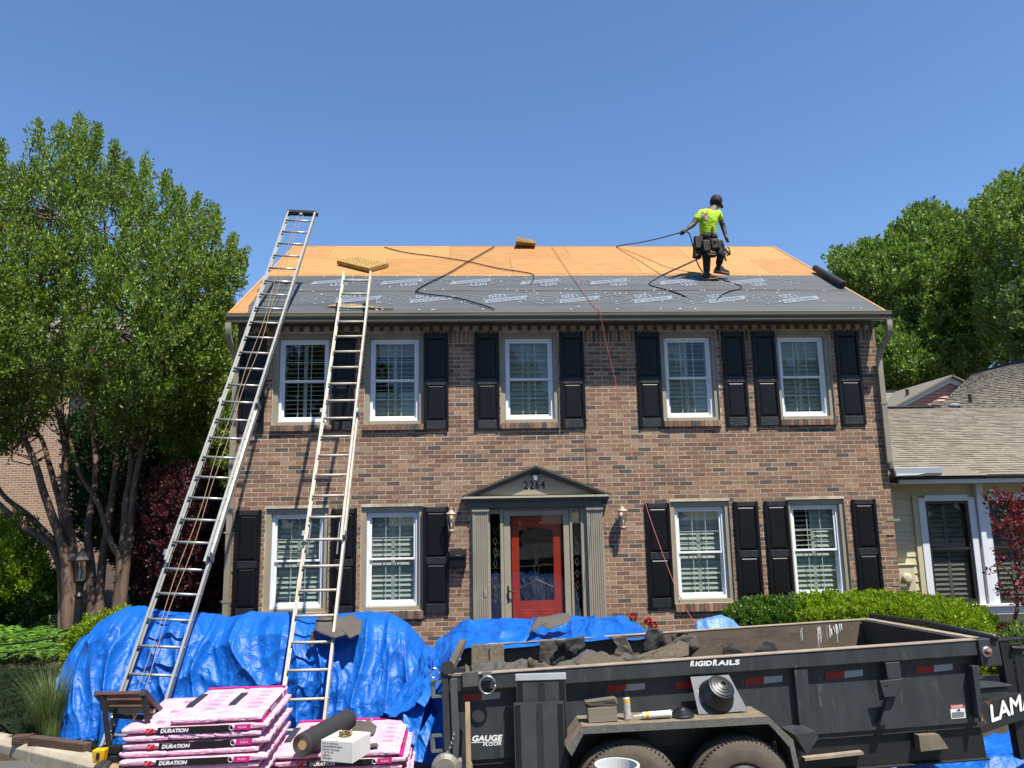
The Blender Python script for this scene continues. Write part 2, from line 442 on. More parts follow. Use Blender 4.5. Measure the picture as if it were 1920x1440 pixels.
for b in bricks:
    if id(b) in sset: continue
    m.box(b[0], b[1], b[5], b[5]+.085, b[2], b[3], b[4])
for a, b, z0, z1, t in SB:
    M = Matrix.Translation((0, -.045, 0))
    m.box(a, b, -.045+random.uniform(-.003, .003), .09, z0, z1+random.uniform(-.003, .002), t)
m.build('brickwork', M_brick, house)['kind'] = 'stuff'
md = MB()
for a, b, z0, z1 in sills: md.box(a+.003, b-.003, -.036, .05, z0+.006, z1-.006)
md.build('sill_mortar', M_mortar, house)
# side wall bricks (seen only from a step aside): joined
m = MB()
for side in (0, 1):
    for k in range(0, 78):
        z0 = -.1+k*CH; y = -.0+(k % 2)*BL/2+.1
        while y < 7.4:
            X = HX0 if side == 0 else HX1
            t = random.choices(range(12), TW)[0]
            if side == 0: m.box(X-.001, X+.02, y, y+BL-.0095, z0, z0+CH-.0095, t)
            else: m.box(X-.02, X+.001, y, y+BL-.0095, z0, z0+CH-.0095, t)
            y += BL
m.build('side_brickwork', M_brick, house)['kind'] = 'stuff'

# ---- windows
def window(cx, z0, z1, hw, opened=None):
    c = MB()          # casing
    y0 = .035
    c.box(cx-hw, cx-hw+.075, y0, .16, z0, z1); c.box(cx+hw-.075, cx+hw, y0, .16, z0, z1)
    c.box(cx-hw+.075, cx+hw-.075, y0, .16, z1-.085, z1); c.box(cx-hw+.075, cx+hw-.075, y0-.015, .16, z0, z0+.055)
    c.box(cx-hw+.075, cx-hw+.083, y0+.012, .16, z0+.055, z1-.085); c.box(cx+hw-.083, cx+hw-.075, y0+.012, .16, z0+.055, z1-.085)
    win = c.build('window', M_trim, house, bevel=.004)
    f = MB(); a, b, p, q = cx-hw+.083, cx+hw-.083, z0+.057, z1-.087; yf = .085
    t = .042
    f.box(a, a+t, yf, .17, p, q); f.box(b-t, b, yf, .17, p, q); f.box(a+t, b-t, yf, .17, q-t, q); f.box(a+t, b-t, yf-.008, .17, p, p+.045)
    f.build('frame', M_vinyl, win, bevel=.004)
    zm = (p+q)/2-.005
    for k, (s0, s1, ys) in enumerate(((zm-.012, q-t, .105), (p+.045, zm+.012, .13))):
        s = MB(); x0, x1 = a+t+.001, b-t-.001; w_ = .03
        s.box(x0, x0+w_, ys, ys+.03, s0, s1); s.box(x1-w_, x1, ys, ys+.03, s0, s1)
        s.box(x0+w_, x1-w_, ys, ys+.03, s1-w_, s1); s.box(x0+w_, x1-w_, ys, ys+.03, s0, s0+(w_ if k == 0 else .038))
        s.build('sash', M_vinyl, win, bevel=.003)
        g_ = MB(); g_.box(x0+w_-.002, x1-w_+.002, ys+.012, ys+.016, s0+.02, s1-.02); g_.build('pane', M_glass, win)
        mu = MB(); iw = (x1-x0-2*w_)
        for i in (1, 2): mu.box(x0+w_+iw*i/3-.0055, x0+w_+iw*i/3+.0055, ys+.019, ys+.026, s0+.02, s1-.02)
        zc = (s0+s1)/2
        for i in range(3):
            xx0 = x0+w_+iw*i/3+(.0055 if i else 0); xx1 = x0+w_+iw*(i+1)/3-(.0055 if i < 2 else 0)
            mu.box(xx0, xx1, ys+.019, ys+.026, zc-.0055, zc+.0055)
        mu.build('muntin', M_vinyl, win)
    bl = MB(); yb = .2; x0, x1 = a+t, b-t
    for xx in (x0, cx-.028, x1-.035): bl.box(xx, xx+(.056 if xx == cx-.028 else .035), yb, yb+.02, p, q)
    for zz in (p, zm-.02, q-.05): bl.box(x0+.035, cx-.028, yb+.001, yb+.019, zz, zz+.045); bl.box(cx+.028, x1-.035, yb+.001, yb+.019, zz, zz+.045)
    nb = 17
    for half, (u0, u1) in enumerate(((x0+.035, cx-.028), (cx+.028, x1-.035))):
        for i in range(nb):
            zc = p+.05+(q-p-.1)*(i+.5)/nb
            if abs(zc-zm) < .04: continue
            ang = .42+random.uniform(-.03, .03)
            if opened and (half == opened[0] or opened[0] == 2) and opened[1] < (zc-p)/(q-p) < opened[2]: ang = 1.3
            M = Matrix.Translation((0, yb+.012, zc)) @ Matrix.Rotation(-ang, 4, 'X')
            bl.box(u0, u1, -.003, .003, -.042, .042, 0, M)
    bl.build('blind', M_blind, win)
    return win
ops = [(2, .0, 1.), (2, .35, .8), None, (1, .5, 1.), None]
for c, o_ in zip(UW, ops): window(c, U_Z0, U_Z1, .465, o_)
for c, o_ in zip(GW, [None, None, None, (0, .5, 1.)]): window(c, G_Z0, G_Z1, .475, o_)

# ---- louvreless panel shutters
def shutter(x0, x1, z0, z1):
    b = MB(); W = x1-x0; H = z1-z0; y0, y1 = -.036, -.004; st = .048
    rails = [(0, .10), (.455, .53), (.945, 1.0)] if False else [(.0, .095), (.46, .525), (.95, 1.0)]
    for p in (x0, x1-st): b.box(p, p+st, y0, y1, z0, z1)
    b.box(x0+st, x1-st, -.018, y1-.001, z0+.02, z1-.02)
    o = b.build('shutter', M_black, house, bevel=.004)
    for a, c in rails:
        rr = MB(); rr.box(x0+st, x1-st, y0+.003, y1-.002, z0+H*a+(.012 if a == 0 else 0), z0+H*c-(.006 if c == 1.0 else 0))
        rr.build('rail', M_grain, o, bevel=.003)
    for (a, c) in ((.095, .46), (.525, .95)):
        p = MB(); u0, u1, v0, v1 = x0+st+.012, x1-st-.012, z0+H*a+.012, z0+H*c-.012; e = .028
        vs = [(u0, -.0185, v0), (u1, -.0185, v0), (u1, -.0185, v1), (u0, -.0185, v1), (u0+e, -.031, v0+e), (u1-e, -.031, v0+e), (u1-e, -.031, v1-e*.7), (u0+e, -.031, v1-e*.7)]
        p.add(vs, [(0, 1, 5, 4), (1, 2, 6, 5), (2, 3, 7, 6), (3, 0, 4, 7), (4, 5, 6, 7), (3, 2, 1, 0)])
        p.build('panel', M_black, o)
USH = [(-3.57, -3.17), (-2.14, -1.79), (-.715, -.325), (.09, .475), (1.45, 1.84), (2.69, 3.08), (4.095, 4.475), (4.6, 4.985), (5.98, 6.38)]
GSH = [(-3.53, -3.15), (-2.1, -1.72), (-.72, -.33), (2.71, 3.1), (4.11, 4.5), (4.6, 4.985), (6.01, 6.4)]
for a, b in USH: shutter(a, b, 3.725, 5.275)
for a, b in GSH: shutter(a, b, .955, 2.545)

# ---- cornice: dentils, frieze, soffit, fascia, gutter
f = MB(); f.box(HX0, HX1, -.03, .02, 5.392, 5.46); f.box(HX0, HX1, -.045, .0, 5.44, 5.475); f.build('frieze_board', M_gutter, house, bevel=.004)
de = MB(); de.box(-.03, .03, -.02, .02, -.036, .036); dm = de.mesh('dentil', M_gutter)
n = 66
for i in range(n):
    o = bpy.data.objects.new('dentil', dm); COL.objects.link(o); o.parent = house
    o.location = V(HX0+.05+i*(HX1-HX0-.1)/(n-1), -.012, 5.354)-H0
s_ = MB(); s_.box(HX0-.02, HX1+.02, -.31, .0, 5.478, 5.495); s_.build('soffit', M_gutter, house)
s_ = MB(); s_.box(HX0-.03, HX1+.02, -.335, -.312, 5.37, 5.53); s_.build('fascia_board', M_gutter, house)
gt = MB(); pr = [(-.338, 5.365), (-.395, 5.365), (-.402, 5.385), (-.402, 5.42), (-.425, 5.455), (-.425, 5.50), (-.412, 5.508), (-.408, 5.496), (-.415, 5.455), (-.390, 5.418), (-.390, 5.378), (-.338, 5.378)]
gt.prism(pr, -3.70, 6.765, 'x')
for X in (-3.70, 6.760): gt.prism([(-.338, 5.365), (-.395, 5.365), (-.402, 5.385), (-.402, 5.42), (-.425, 5.455), (-.425, 5.50), (-.338, 5.50)], X, X+.006, 'x')
gt.build('gutter', M_gutter, house)
rim = MB(); rim.box(-3.70, 6.765, -.4275, -.336, 5.508, 5.512); rim.build('sunlit_gutter_rim', mat('sunlit_rim_aluminium', 'a7a08c', .4, var=(2, .1)), house)  # sunlight along the gutter's top rim, put into a paler colour
def dspout(X, side, zb, yb=-.035):
    pts = [(X, -.385, 5.37), (X, -.385, 5.25), (X-side*.0, -.33, 5.12), (X-side*.03, -.16, 4.95), (X-side*.05, yb-.04, 4.8), (X-side*.05, yb-.035, 4.6), (X-side*.05, yb-.035, zb)]
    pts = spline(pts, 5); m = MB(); b0 = len(m.v)
    for p in pts: m.v += [tuple(p+V(a, b, 0)) for a, b in ((-.042, -.03), (.042, -.03), (.042, .03), (-.042, .03))]
    for i in range(len(pts)-1):
        for k in range(4): m.f.append((i*4+k, i*4+(k+1) % 4, (i+1)*4+(k+1) % 4, (i+1)*4+k)); m.m.append(0)
    o = m.build('downspout', M_dspout, house)
    for z in (4.05, 2.2, 1.2):
        s = MB(); s.box(X-side*.05-.06, X-side*.05+.06, yb-.07, yb-.066, z, z+.03); s.box(X-side*.05-.11, X-side*.05+.11, -.008, -.003, z, z+.03); s.build('strap', M_dspout, o)
dspout(-3.655, -1, .3); dspout(6.715, 1, 3.1)
el = MB(); el.tube([(6.665, -.07, 3.12), (6.67, -.09, 3.02), (6.72, -.06, 2.93), (6.74, .2, 2.9)], .045, 8); el.build('downspout_elbow', M_gutter, house)

# ---- roof deck
RS = 2.58/4.11; RN = V(0, -RS, 1).normalized(); RU = V(0, 1, RS).normalized(); R0 = V(0, -.36, 5.53)
def rp(x, s, h=0): return V(x, 0, 0)+R0+RU*s+RN*h
def roofpt(px, py, h=0):
    d = ray(px, py); t = (R0-CAMP).dot(RN)/d.dot(RN); p = CAMP+d*t; q = p-R0
    return (p.x, q.dot(RU))
RL = 4.85
def sbox(mb, x0, x1, s0, s1, h0, h1, m=0):
    vs = [rp(x, s, h) for h in (h0, h1) for x, s in ((x0, s0), (x1, s0), (x1, s1), (x0, s1))]
    mb.add(vs, [(3, 2, 1, 0), (4, 5, 6, 7), (0, 1, 5, 4), (1, 2, 6, 5), (2, 3, 7, 6), (3, 0, 4, 7)], m)
RX0, RX1 = -3.64, 6.66
for row in range(4):
    x = RX0-(0, 1.22, .4, 1.6)[row]; k = 0
    while x < RX1:
        a, b = max(x, RX0), min(x+2.435, RX1)
        if b-a > .05:
            p = MB(); j = random.uniform(-.002, .002); sbox(p, a, b, row*1.2125+.001, (row+1)*1.2125-.003, -.012, .0+j)
            p.build('plywood_sheet', [M_ply, M_ply2, M_ply3][(row*2+k) % 3], house)
        x += 2.44; k += 1
p = MB(); p.prism([(3.755, 8.12), (8.0, 5.4), (8.0, 5.36), (3.755, 8.07)], RX0, RX1, 'x'); p.build('rear_roof_slope', M_ply, house)
for X in (RX0-.035, RX1+.004):
    p = MB(); sbox(p, X, X+.03, -.02, RL, -.17, .012); p.build('rake_board', M_wood, house)
p = MB(); sbox(p, RX0-.05, RX0-.037, -.02, RL, -.15, -.02); p.build('rake_trim', mat('cream_trim', 'c9b79a', .6), house)


# ---- underlayment in two courses, with the maker's print
S_TOP = roofpt(1000, 518)[1]; S_MID = roofpt(1000, 546)[1]
def strip(s0, s1, xl0, xl1, xr0, xr1, h):
    m = MB()
    def fn(u, v):
        s = s0+(s1-s0)*v; a = xl0+(xl1-xl0)*v+.05*fbm(s*3, 1.5+s0); b = xr0+(xr1-xr0)*v
        x = a+(b-a)*u; e = h+.0035*fbm(x*1.1, s*5, s0)
        return rp(x, s+.012*fbm(x*.7, s0*3), max(e, h-.002))
    m.grid(fn, 220, 10); return m.build('underlayment', M_under, house, smooth=True, fix=False)
ul1 = strip(-.07, S_MID+.06, -3.42, -3.50, RX1+.02, RX1+.02, .006); ul2 = strip(S_MID, S_TOP, -3.54, -3.63, RX1-.0, RX1-.08, .012)
M_print2 = mat('dark_print', '474c52', .6)
HEAD = [(0, .42), (.06, .62), (.13, .72), (.2, .66), (.3, .8), (.42, .86), (.47, 1.0), (.55, .88), (.72, .9), (.9, .78), (1, .55), (.97, .3), (.86, .14), (.7, .1), (.55, .0), (.4, .04), (.3, .16), (.18, .2), (.06, .26), (0, .42)]
def stroke(m, pts, M, wd, close=False):
    for a, b in zip(pts, pts[1:]):
        a = V(*a, 0); b = V(*b, 0); d = (b-a)
        if d.length < 1e-5: continue
        nn = V(-d.y, d.x, 0).normalized()*wd/2; e = d.normalized()*wd*.3
        m.add([M @ (a-e-nn), M @ (b+e-nn), M @ (b+e+nn), M @ (a-e+nn)], [(0, 1, 2, 3)])
def logo(x, s, flip, parent, h):
    """banner + U20 + outlined rhinoceros head, as printed flat on the sheet"""
    f = -1 if flip else 1
    M = frame_mat(rp(x, s, h), V(f, 0, 0), RU*f); lt = MB(); dk = MB()
    A = frame_mat((-.36, -.14, 0), (1, .34, 0), (0, 1, 0)); A = M @ A
    lt.add([A @ V(-.14, -.03, 0), A @ V(.60, -.03, 0), A @ V(.70, .17, 0), A @ V(-.02, .17, 0)], [(0, 1, 2, 3)])
    add_text(dk, 'RHINOROOF', A @ Matrix.Translation((0, .015, .0012)), .12, .60, .25, .002)
    add_text(lt, 'U20', A @ Matrix.Translation((.18, -.26, 0)), .20, .30, .2, .008)
    B = M @ Matrix.Translation((.24, -.26, 0)) @ Matrix.Scale(.58, 4, V(1, 0, 0)) @ Matrix.Scale(.55, 4, V(0, 1, 0))
    stroke(lt, [(1-a, b) for a, b in HEAD], B, .03)
    for cv in ([(.25, .3), (.4, .42), (.3, .55)], [(.5, .2), (.62, .4), (.55, .6), (.7, .7)], [(.35, .62), (.5, .72)], [(.1, .3), (.2, .4), (.14, .5)], [(.7, .3), (.8, .5)], [(-.05, .35), (-.18, .5), (-.02, .6)]):
        stroke(lt, cv, B, .026)
    lt.build('print', M_print, parent, fix=False); dk.build('print', M_print2, parent, fix=False)
for px in (-1, 0, 1, 2, 3, 4, 5, 6, 7):
    X, S = roofpt(765+px*129.5-(0), 530); 
    if RX0+.5 < X < 6.0: logo(X, S, False, ul2, .019)
for px in range(-2, 8):
    X, S = roofpt(798+px*138, 562)
    if RX0+.7 < X < 6.1: logo(X, S, True, ul1, .0125)
nb = MB()
for k in range(95):
    x = random.uniform(-3.3, 6.4); s = random.choice([.08, S_MID-.05, S_MID+.06, S_TOP-.05, .5, 1.0, random.uniform(0, S_TOP-.05)])+random.uniform(-.02, .02)
    nb.lathe([(.013, 0), (.012, .002)], 8, 0, frame_mat(rp(x, s, .0185), V(1, 0, 0), RU))
nb.build('cap_nail', M_vinyl, house)['kind'] = 'stuff'
# ================================================================= entrance
CX = 1.01
e = MB()      # pediment: tympanum, raking and level cornices
e.prism([(-.05, 2.70), (2.07, 2.70), (CX, 3.10)], -.045, .02, 'y')
ped = e.build('pediment', M_trim, house)
rk = MB()
for sgn in (-1, 1):
    for (w0, w1, yy) in ((0, .035, -.17), (.035, .07, -.145), (.07, .10, -.10)):
        a = (CX, 3.15-w0); b = (CX+sgn*1.13, 2.70-w0+.005); c = (CX+sgn*1.13, 2.70-w1+.005); d = (CX, 3.15-w1)
        rk.prism([a, b, c, d] if sgn > 0 else [a, d, c, b], yy, .0, 'y')
M_dktrim = mat('dark_taupe_cornice', '4d4940', .4, var=(3, .12))
rk.build('raking_cornice', M_dktrim, ped)
lc = MB(); lc.box(CX-1.14, CX+1.12, -.17, .0, 2.655, 2.685, 0); lc.build('cornice_cap', mat('pale_cap', 'a79f88', .45), ped)
lc = MB(); lc.box(CX-1.10, CX+1.08, -.14, .0, 2.625, 2.654); lc.box(CX-1.06, CX+1.04, -.115, .0, 2.60, 2.624); lc.box(CX-1.03, CX+1.02, -.095, .0, 2.505, 2.599); lc.build('entablature', M_dktrim, house, bevel=.004)
for k, X in enumerate((.035, 1.79)):      # fluted pilasters
    p = MB(); W = .24; p.box(X-.02, X+W+.02, -.02, .0, .3, 2.504)
    p.box(X, X+W, -.07, -.02, .3, 2.44)
    for i in range(6):
        u = X+.022+i*(W-.044)/6; p.box(u+.004, u+(W-.044)/6-.006, -.082, -.07, .5, 2.40)
    p.box(X, X+.02, -.082, -.07, .3, 2.44); p.box(X+W-.02, X+W, -.082, -.07, .3, 2.44)
    p.box(X-.012, X+W+.012, -.10, .0, 2.46, 2.503); p.box(X-.006, X+W+.006, -.092, .0, 2.44, 2.458); p.box(X-.01, X+W+.01, -.095, .0, .2, .42)
    p.build('pilaster', M_trim, house)
fr = MB()
for a, b in ((.0, .035), (.275, .30), (.455, .505), (1.53, 1.565), (1.70, 1.79), (2.03, 2.05)): fr.box(a, b, -.015, .12, .3, 2.5)
fr.box(.30, .455, .02, .12, 2.42, 2.5); fr.box(1.565, 1.70, .02, .12, 2.42, 2.5); fr.box(.505, 1.53, .0, .12, 2.475, 2.5); fr.box(-.01, 2.05, -.06, .12, .28, .36)
fr.box(.30, .455, .03, .12, .3, .62); fr.box(1.565, 1.70, .03, .12, .3, .62)
fr.build('door_frame', M_trim, house, bevel=.003)
M_dglass = glass_mat('door_glass', (.5, .52, .5), 2.2)
for a, b in ((.30, .455), (1.565, 1.70)):
    s = MB(); s.box(a, b, .062, .068, .62, 2.42); sd = s.build('sidelight', M_dglass, house)
    s = MB()
    for i in range(7):
        z = 1.1+i*.17; c = (a+b)/2
        s.tube([(c, .058, z), (c+.03, .058, z+.05), (c, .058, z+.12), (c-.03, .058, z+.07), (c, .058, z)], .003, 4)
    s.build('leading', M_steel, sd)
s = MB()      # storm door
for a, b, c, d in ((.51, .61, .37, 2.47), (1.43, 1.525, .37, 2.47), (.61, 1.43, 2.385, 2.47), (.61, 1.43, .37, .45)): s.box(a, b, .0+.004, .035, c, d)
storm = s.build('storm_door', M_trim, house, bevel=.004)
s = MB(); s.box(.61, 1.43, .016, .020, .45, 2.385); s.build('storm_glass', glass_mat('storm_glass', (.9, .91, .9), .6), storm)
s = MB(); s.box(.553, .577, -.006, .004, 1.10, 1.34); s.tube([(.565, -.03, 1.27), (.60, -.05, 1.265), (.68, -.052, 1.25)], .010, 8); s.tube([(.565, .0, 1.27), (.565, -.032, 1.27)], .013, 8); s.build('handle', M_blackp, storm)
d = MB()      # red door with big oval-topped light
for a, b, c, dd in ((.63, .745, .37, 2.47), (1.275, 1.40, .37, 2.47), (.745, 1.275, 2.21, 2.47), (.745, 1.275, .37, 1.11)): d.box(a, b, .075, .115, c, dd)
red = d.build('front_door', M_red, house)
arch = [(.745, 2.212)]+[(.745+.53*i/14, 2.15+.055*math.sin(PI*i/14)) for i in range(15)]+[(1.275, 2.212)]
d = MB(); d.prism(arch, .074, .11, 'y'); d.build('arched_rail', M_red, red)
d = MB(); d.box(.745, 1.275, .088, .093, 1.11, 2.21); d.build('pane', M_dglass, red)
d = MB()
for pts in ([(1.01, 1.11), (1.01, 1.45)], [(1.01, 1.45), (.97, 1.6), (1.01, 1.75), (1.05, 1.6), (1.01, 1.45)], [(1.01, 1.65), (.985, 1.75), (1.01, 1.9), (1.035, 1.75), (1.01, 1.65)], [(.745, 1.3), (1.01, 1.42), (1.275, 1.3)]):
    d.tube([(x, .085, z) for x, z in pts], .0035, 4)
d.build('leading', M_steel, red)
for a, b in ((.735, .97), (1.05, 1.285)):
    d = MB(); d.box(a, b, .066, .076, .55, .98); d.box(a+.04, b-.04, .058, .066, .6, .93); d.build('panel', M_red, red, bevel=.008)
# house number on the tympanum, as four applied figures
nm = MB(); Mn = frame_mat((.83, -.048, 2.79), (1, 0, 0), (0, 0, 1))
for i, ch in enumerate('2264'):
    q = MB(); add_text(q, ch, Mn @ Matrix.Translation((i*.088, 0, .002)), .125, .062, 0, .003); q.build('numeral', M_blackp, ped, fix=False)
q = MB(); q.box(.95, 1.07, -.10, -.045, 3.0, 3.015); q.box(.945, 1.075, -.11, -.04, 3.015, 3.03)
for x in (.955, 1.055): q.bar((x, -.09, 2.93), (x-(.0), -.09, 3.0), .008, .008)
q.build('porch_light', M_blackp, ped)
q = MB(); q.lathe([(.035, 2.925), (.052, 3.0)], 10, 0, None, (1.01, -.075, 0)); q.build('lamp_glass', mat('frosted_glass', 'c9ccc8', .3), ped)
q = MB(); q.box(.195, .235, -.09, -.083, 1.20, 1.30); q.lathe([(.012, 0), (.012, .006)], 10, 0, frame_mat((.215, -.09, 1.25), (1, 0, 0), (0, 0, 1))); q.build('doorbell', mat('tan_plastic', '8e8470', .4), house)
q = MB(); add_text(q, '2', frame_mat((2.0, -.022, 2.19), (1, 0, 0), (0, 0, 1)), .09, .05, 0, .004); q.build('numeral', M_blackp, house, fix=False)
q = MB(); q.box(2.24, 2.36, -.03, -.004, .62, .70); q.build('outlet_box', M_steel, house)
st = MB(); st.box(-.3, 2.35, -1.1, -.1, .02, .2); st.box(-.2, 2.25, -.75, -.1, .2, .34); st.build('entry_step', mat('brick_step', '7c6254', .9, var=(12, .3)), house, bevel=.01)

# ---- wall lanterns
M_lant = mat('weathered_lantern', 'a08f80', .6, var=(20, .3), metal=.2)
M_lglass = glass_mat('lantern_glass', (.93, .9, .85), 1.3)
def lantern(X, Z, label):
    t = thing('wall_lantern', (X, 0, Z), label, 'wall lantern', 'lanterns beside the front door')
    m = MB(); m.box(X-.03, X+.03, -.02, -.003, Z-.07, Z+.08); m.tube([(X, -.02, Z+.02), (X, -.08, Z+.01), (X, -.12, Z-.05), (X, -.13, Z-.12)], .011, 8)
    m.tube([(X, -.13, Z-.1), (X, -.13, Z-.16)], .018, 8); m.build('bracket', M_lant, t, smooth=True)
    m = MB(); m.lathe([(.004, .26), (.012, .235), (.006, .22), (.028, .205), (.034, .19), (.078, .16), (.086, .145), (.07, .14)], 14, 0, None, (X, -.14, Z-.05)); m.build('cap', M_lant, t, smooth=True)
    m = MB(); m.lathe([(.068, .14), (.074, .09), (.068, .02), (.05, -.05), (.036, -.08)], 14, 0, None, (X, -.14, Z-.05)); m.build('shade', M_lglass, t, smooth=True)
    m = MB(); m.lathe([(.036, -.08), (.046, -.09), (.04, -.12), (.02, -.13)], 12, 0, None, (X, -.14, Z-.05)); m.build('base', M_lant, t, smooth=True)
    m = MB(); m.lathe([(.012, -.08), (.012, -.02), (.024, .03), (.02, .06), (.004, .08)], 10, 0, None, (X, -.14, Z-.05)); m.build('bulb', mat('white_bulb', 'e0dccf', .4), t, smooth=True)
    m = MB()
    for a in range(4): m.bar((X+.072*math.cos(a*PI/2+.4), -.14+.072*math.sin(a*PI/2+.4), Z+.09), (X+.038*math.cos(a*PI/2+.4), -.14+.038*math.sin(a*PI/2+.4), Z-.13), .006, .006)
    m.build('cage', M_lant, t)
lantern(-.29, 2.33, 'weathered wall lantern between the entrance and the shutter above the mailbox')
lantern(2.33, 2.33, 'weathered wall lantern on bare brick right of the entrance')
mb = thing('mailbox', (-.19, 0, 1.6), 'black wall mailbox with a sloping lid on the brick left of the door', 'mailbox')
m = MB(); m.box(-.31, -.07, -.12, -.005, 1.63, 1.83, taper=0); m.build('body', M_black, mb, bevel=.006)
m = MB(); m.prism([(-.135, 1.82), (-.005, 1.90), (-.005, 1.885), (-.14, 1.79)], -.32, -.06, 'x'); m.build('lid', M_black, mb)
m = MB(); m.box(-.23, -.15, -.137, -.124, 1.81, 1.822); m.build('badge', M_steel, mb)
m = MB()
for x in (-.27, -.11): m = MB(); m.tube([(x, -.02, 1.63), (x, -.05, 1.5), (x, -.10, 1.47), (x, -.12, 1.52)], .005, 6); m.build('newspaper_hook', M_blackp, mb)
# ================================================================= extension ladders
M_alu = mat('aluminium', 'a2a29c', .4, metal=.55, var=(9, .15), spots=(30, .66, '8a8579'))
M_fib = mat('worn_fibreglass', 'aba698', .6, var=(6, .2), spots=(10, .56, '9c7248'))
M_rope = mat('sisal_rope', '8f7858', .9, var=(60, .3))
def ladder(pxg, px2, ptop, W, fly0, fly1, label, fibre=False, rope=False):
    G = at(pxg[0], pxg[1], -.46); YB = -3.7; SL = 5.52/(-.46-YB)
    lo, hi = YB, -2.0
    for _ in range(40):
        y = (lo+hi)/2
        if at(px2[0], px2[1], y).z > (y-YB)*SL: lo = y
        else: hi = y
    q = at(px2[0], px2[1], y); k = (q.x-G.x)/(q.y-G.y); B = V(G.x+k*(YB+.46), YB, 0)
    G = V(G.x, -.46, 5.52); D = (G-B).normalized()
    def along(py):
        lo, hi = 0, 12
        for _ in range(40):
            L = (lo+hi)/2; p = B+D*L-CAMP; yy = 720-F_PX*p.dot(_up)/p.dot(_fw)
            if yy > py: lo = L
            else: hi = L
        return L
    L = along(ptop); fly0 = along(fly0)
    X = V(1, 0, 0); X = (X-D*X.dot(D)).normalized(); Nn = X.cross(D)     # X, D, Nn (away and down)
    if Nn.y > 0: Nn = -Nn
    M = Matrix(((X.x, D.x, Nn.x, B.x), (X.y, D.y, Nn.y, B.y), (X.z, D.z, Nn.z, B.z), (0, 0, 0, 1)))   # local x across, y up the ladder, z toward the camera
    t = thing('extension_ladder', (0, 0, 0), label, 'ladder', 'extension ladders leaning on the gutter'); t.location = B; t.rotation_euler = M.to_euler(); ROOTLOC[t.name] = V(0, 0, 0)
    mr = M_fib if fibre else M_alu
    def rail(x, y0, y1, z, s):
        m = MB(); m.box(x-.0035, x+.0035, y0, y1, z-.04, z+.04); xi = x-s*.013
        for zz in (z-.038, z+.038): m.box(min(x, x-s*.024), max(x, x-s*.024), y0, y1, zz-.004, zz+.004)
        m.box(min(x, x-s*.008), max(x, x-s*.008), y0, y1, z-.006, z+.006)
        return m.build('side_rail', mr, t, local=True)
    w1 = W/2; w2 = W/2-.018
    base_top = along(fly1)
    for s in (-1, 1):
        rail(s*w1, 0.04, base_top, 0, s); rail(s*w2, fly0, L, .082, s)
        f = MB(); f.box(s*w1-.035, s*w1+.035, -.01, .05, -.06, .06); f.build('foot', M_blackp, t, local=True, bevel=.005)
        for yy in (base_top-.05, fly0+.06):
            f = MB(); f.box(s*w1-.014, s*w1+.014, yy, yy+.07, -.045, .13); f.build('guide_bracket', M_steel, t, local=True)
    rg = MB(); rg.tube([(-w1+.0, 0, 0), (w1, 0, 0)], .0165, 8); rme = rg.mesh('rung', M_fib if fibre else M_alu, smooth=True)
    k = 0; y = .30
    while y < L-.1:
        z = 0 if y < fly0 else .082
        o = bpy.data.objects.new('rung', rme); COL.objects.link(o); o.parent = t; o.location = (0, y, z)
        o.scale = (1 if z == 0 else w2/w1, 1, 1)
        y += .305
    # bolts where rungs meet the rails
    bo = MB(); bo.lathe([(.012, 0), (.010, .006)], 8, 0, Matrix.Rotation(PI/2, 4, 'Y')); bme = bo.mesh('bolt', M_steel)
    y = .30
    while y < L-.1:
        for s in (-1, 1):
            o = bpy.data.objects.new('bolt', bme); COL.objects.link(o); o.parent = t
            z = 0 if y < fly0 else .082; o.location = (s*((w1 if z == 0 else w2)+.003), y, z)
            if s < 0: o.rotation_euler = (0, 0, PI)
        y += .305
    if rope:
        c = MB(); c.box(-w2-.02, w2+.03, L-.02, L+.05, .03, .115); c.build('top_cap', M_blackp, t, local=True, bevel=.01)
        c = MB(); c.lathe([(.03, 0), (.03, .03)], 10, 0, Matrix.Translation((0, L-.06, .09))); c.build('pulley', M_steel, t, local=True)
        for dx in (-.03, .035):
            pts = [V(dx+.012*math.sin(i*1.3+dx*30), .6+(L-.7)*i/24, .13+.02*math.sin(i*.7)) for i in range(25)]
            c = MB(); c.tube(spline(pts, 3), .0042, 5); c.build('rope', M_rope, t, local=True, smooth=True)
    else:
        for s in (-1, 1):
            c = MB(); c.tube([(s*(w2-.05), fly0-.15, .05), (s*(w2-.05), fly0+.25, .09), (s*(w2-.03), fly0+.3, .11)], .009, 6); c.build('rung_lock', M_steel, t, local=True)
    return t
ladder((509, 590), (275, 1292), 407, .51, 1060, 760, 'long aluminium extension ladder with a hanging rope, at the left end of the house', rope=True)
ladder((663, 591), (564, 1370), 519, .48, 1022, 778, 'shorter paint-stained extension ladder over the upper windows, right of the long one', fibre=True)

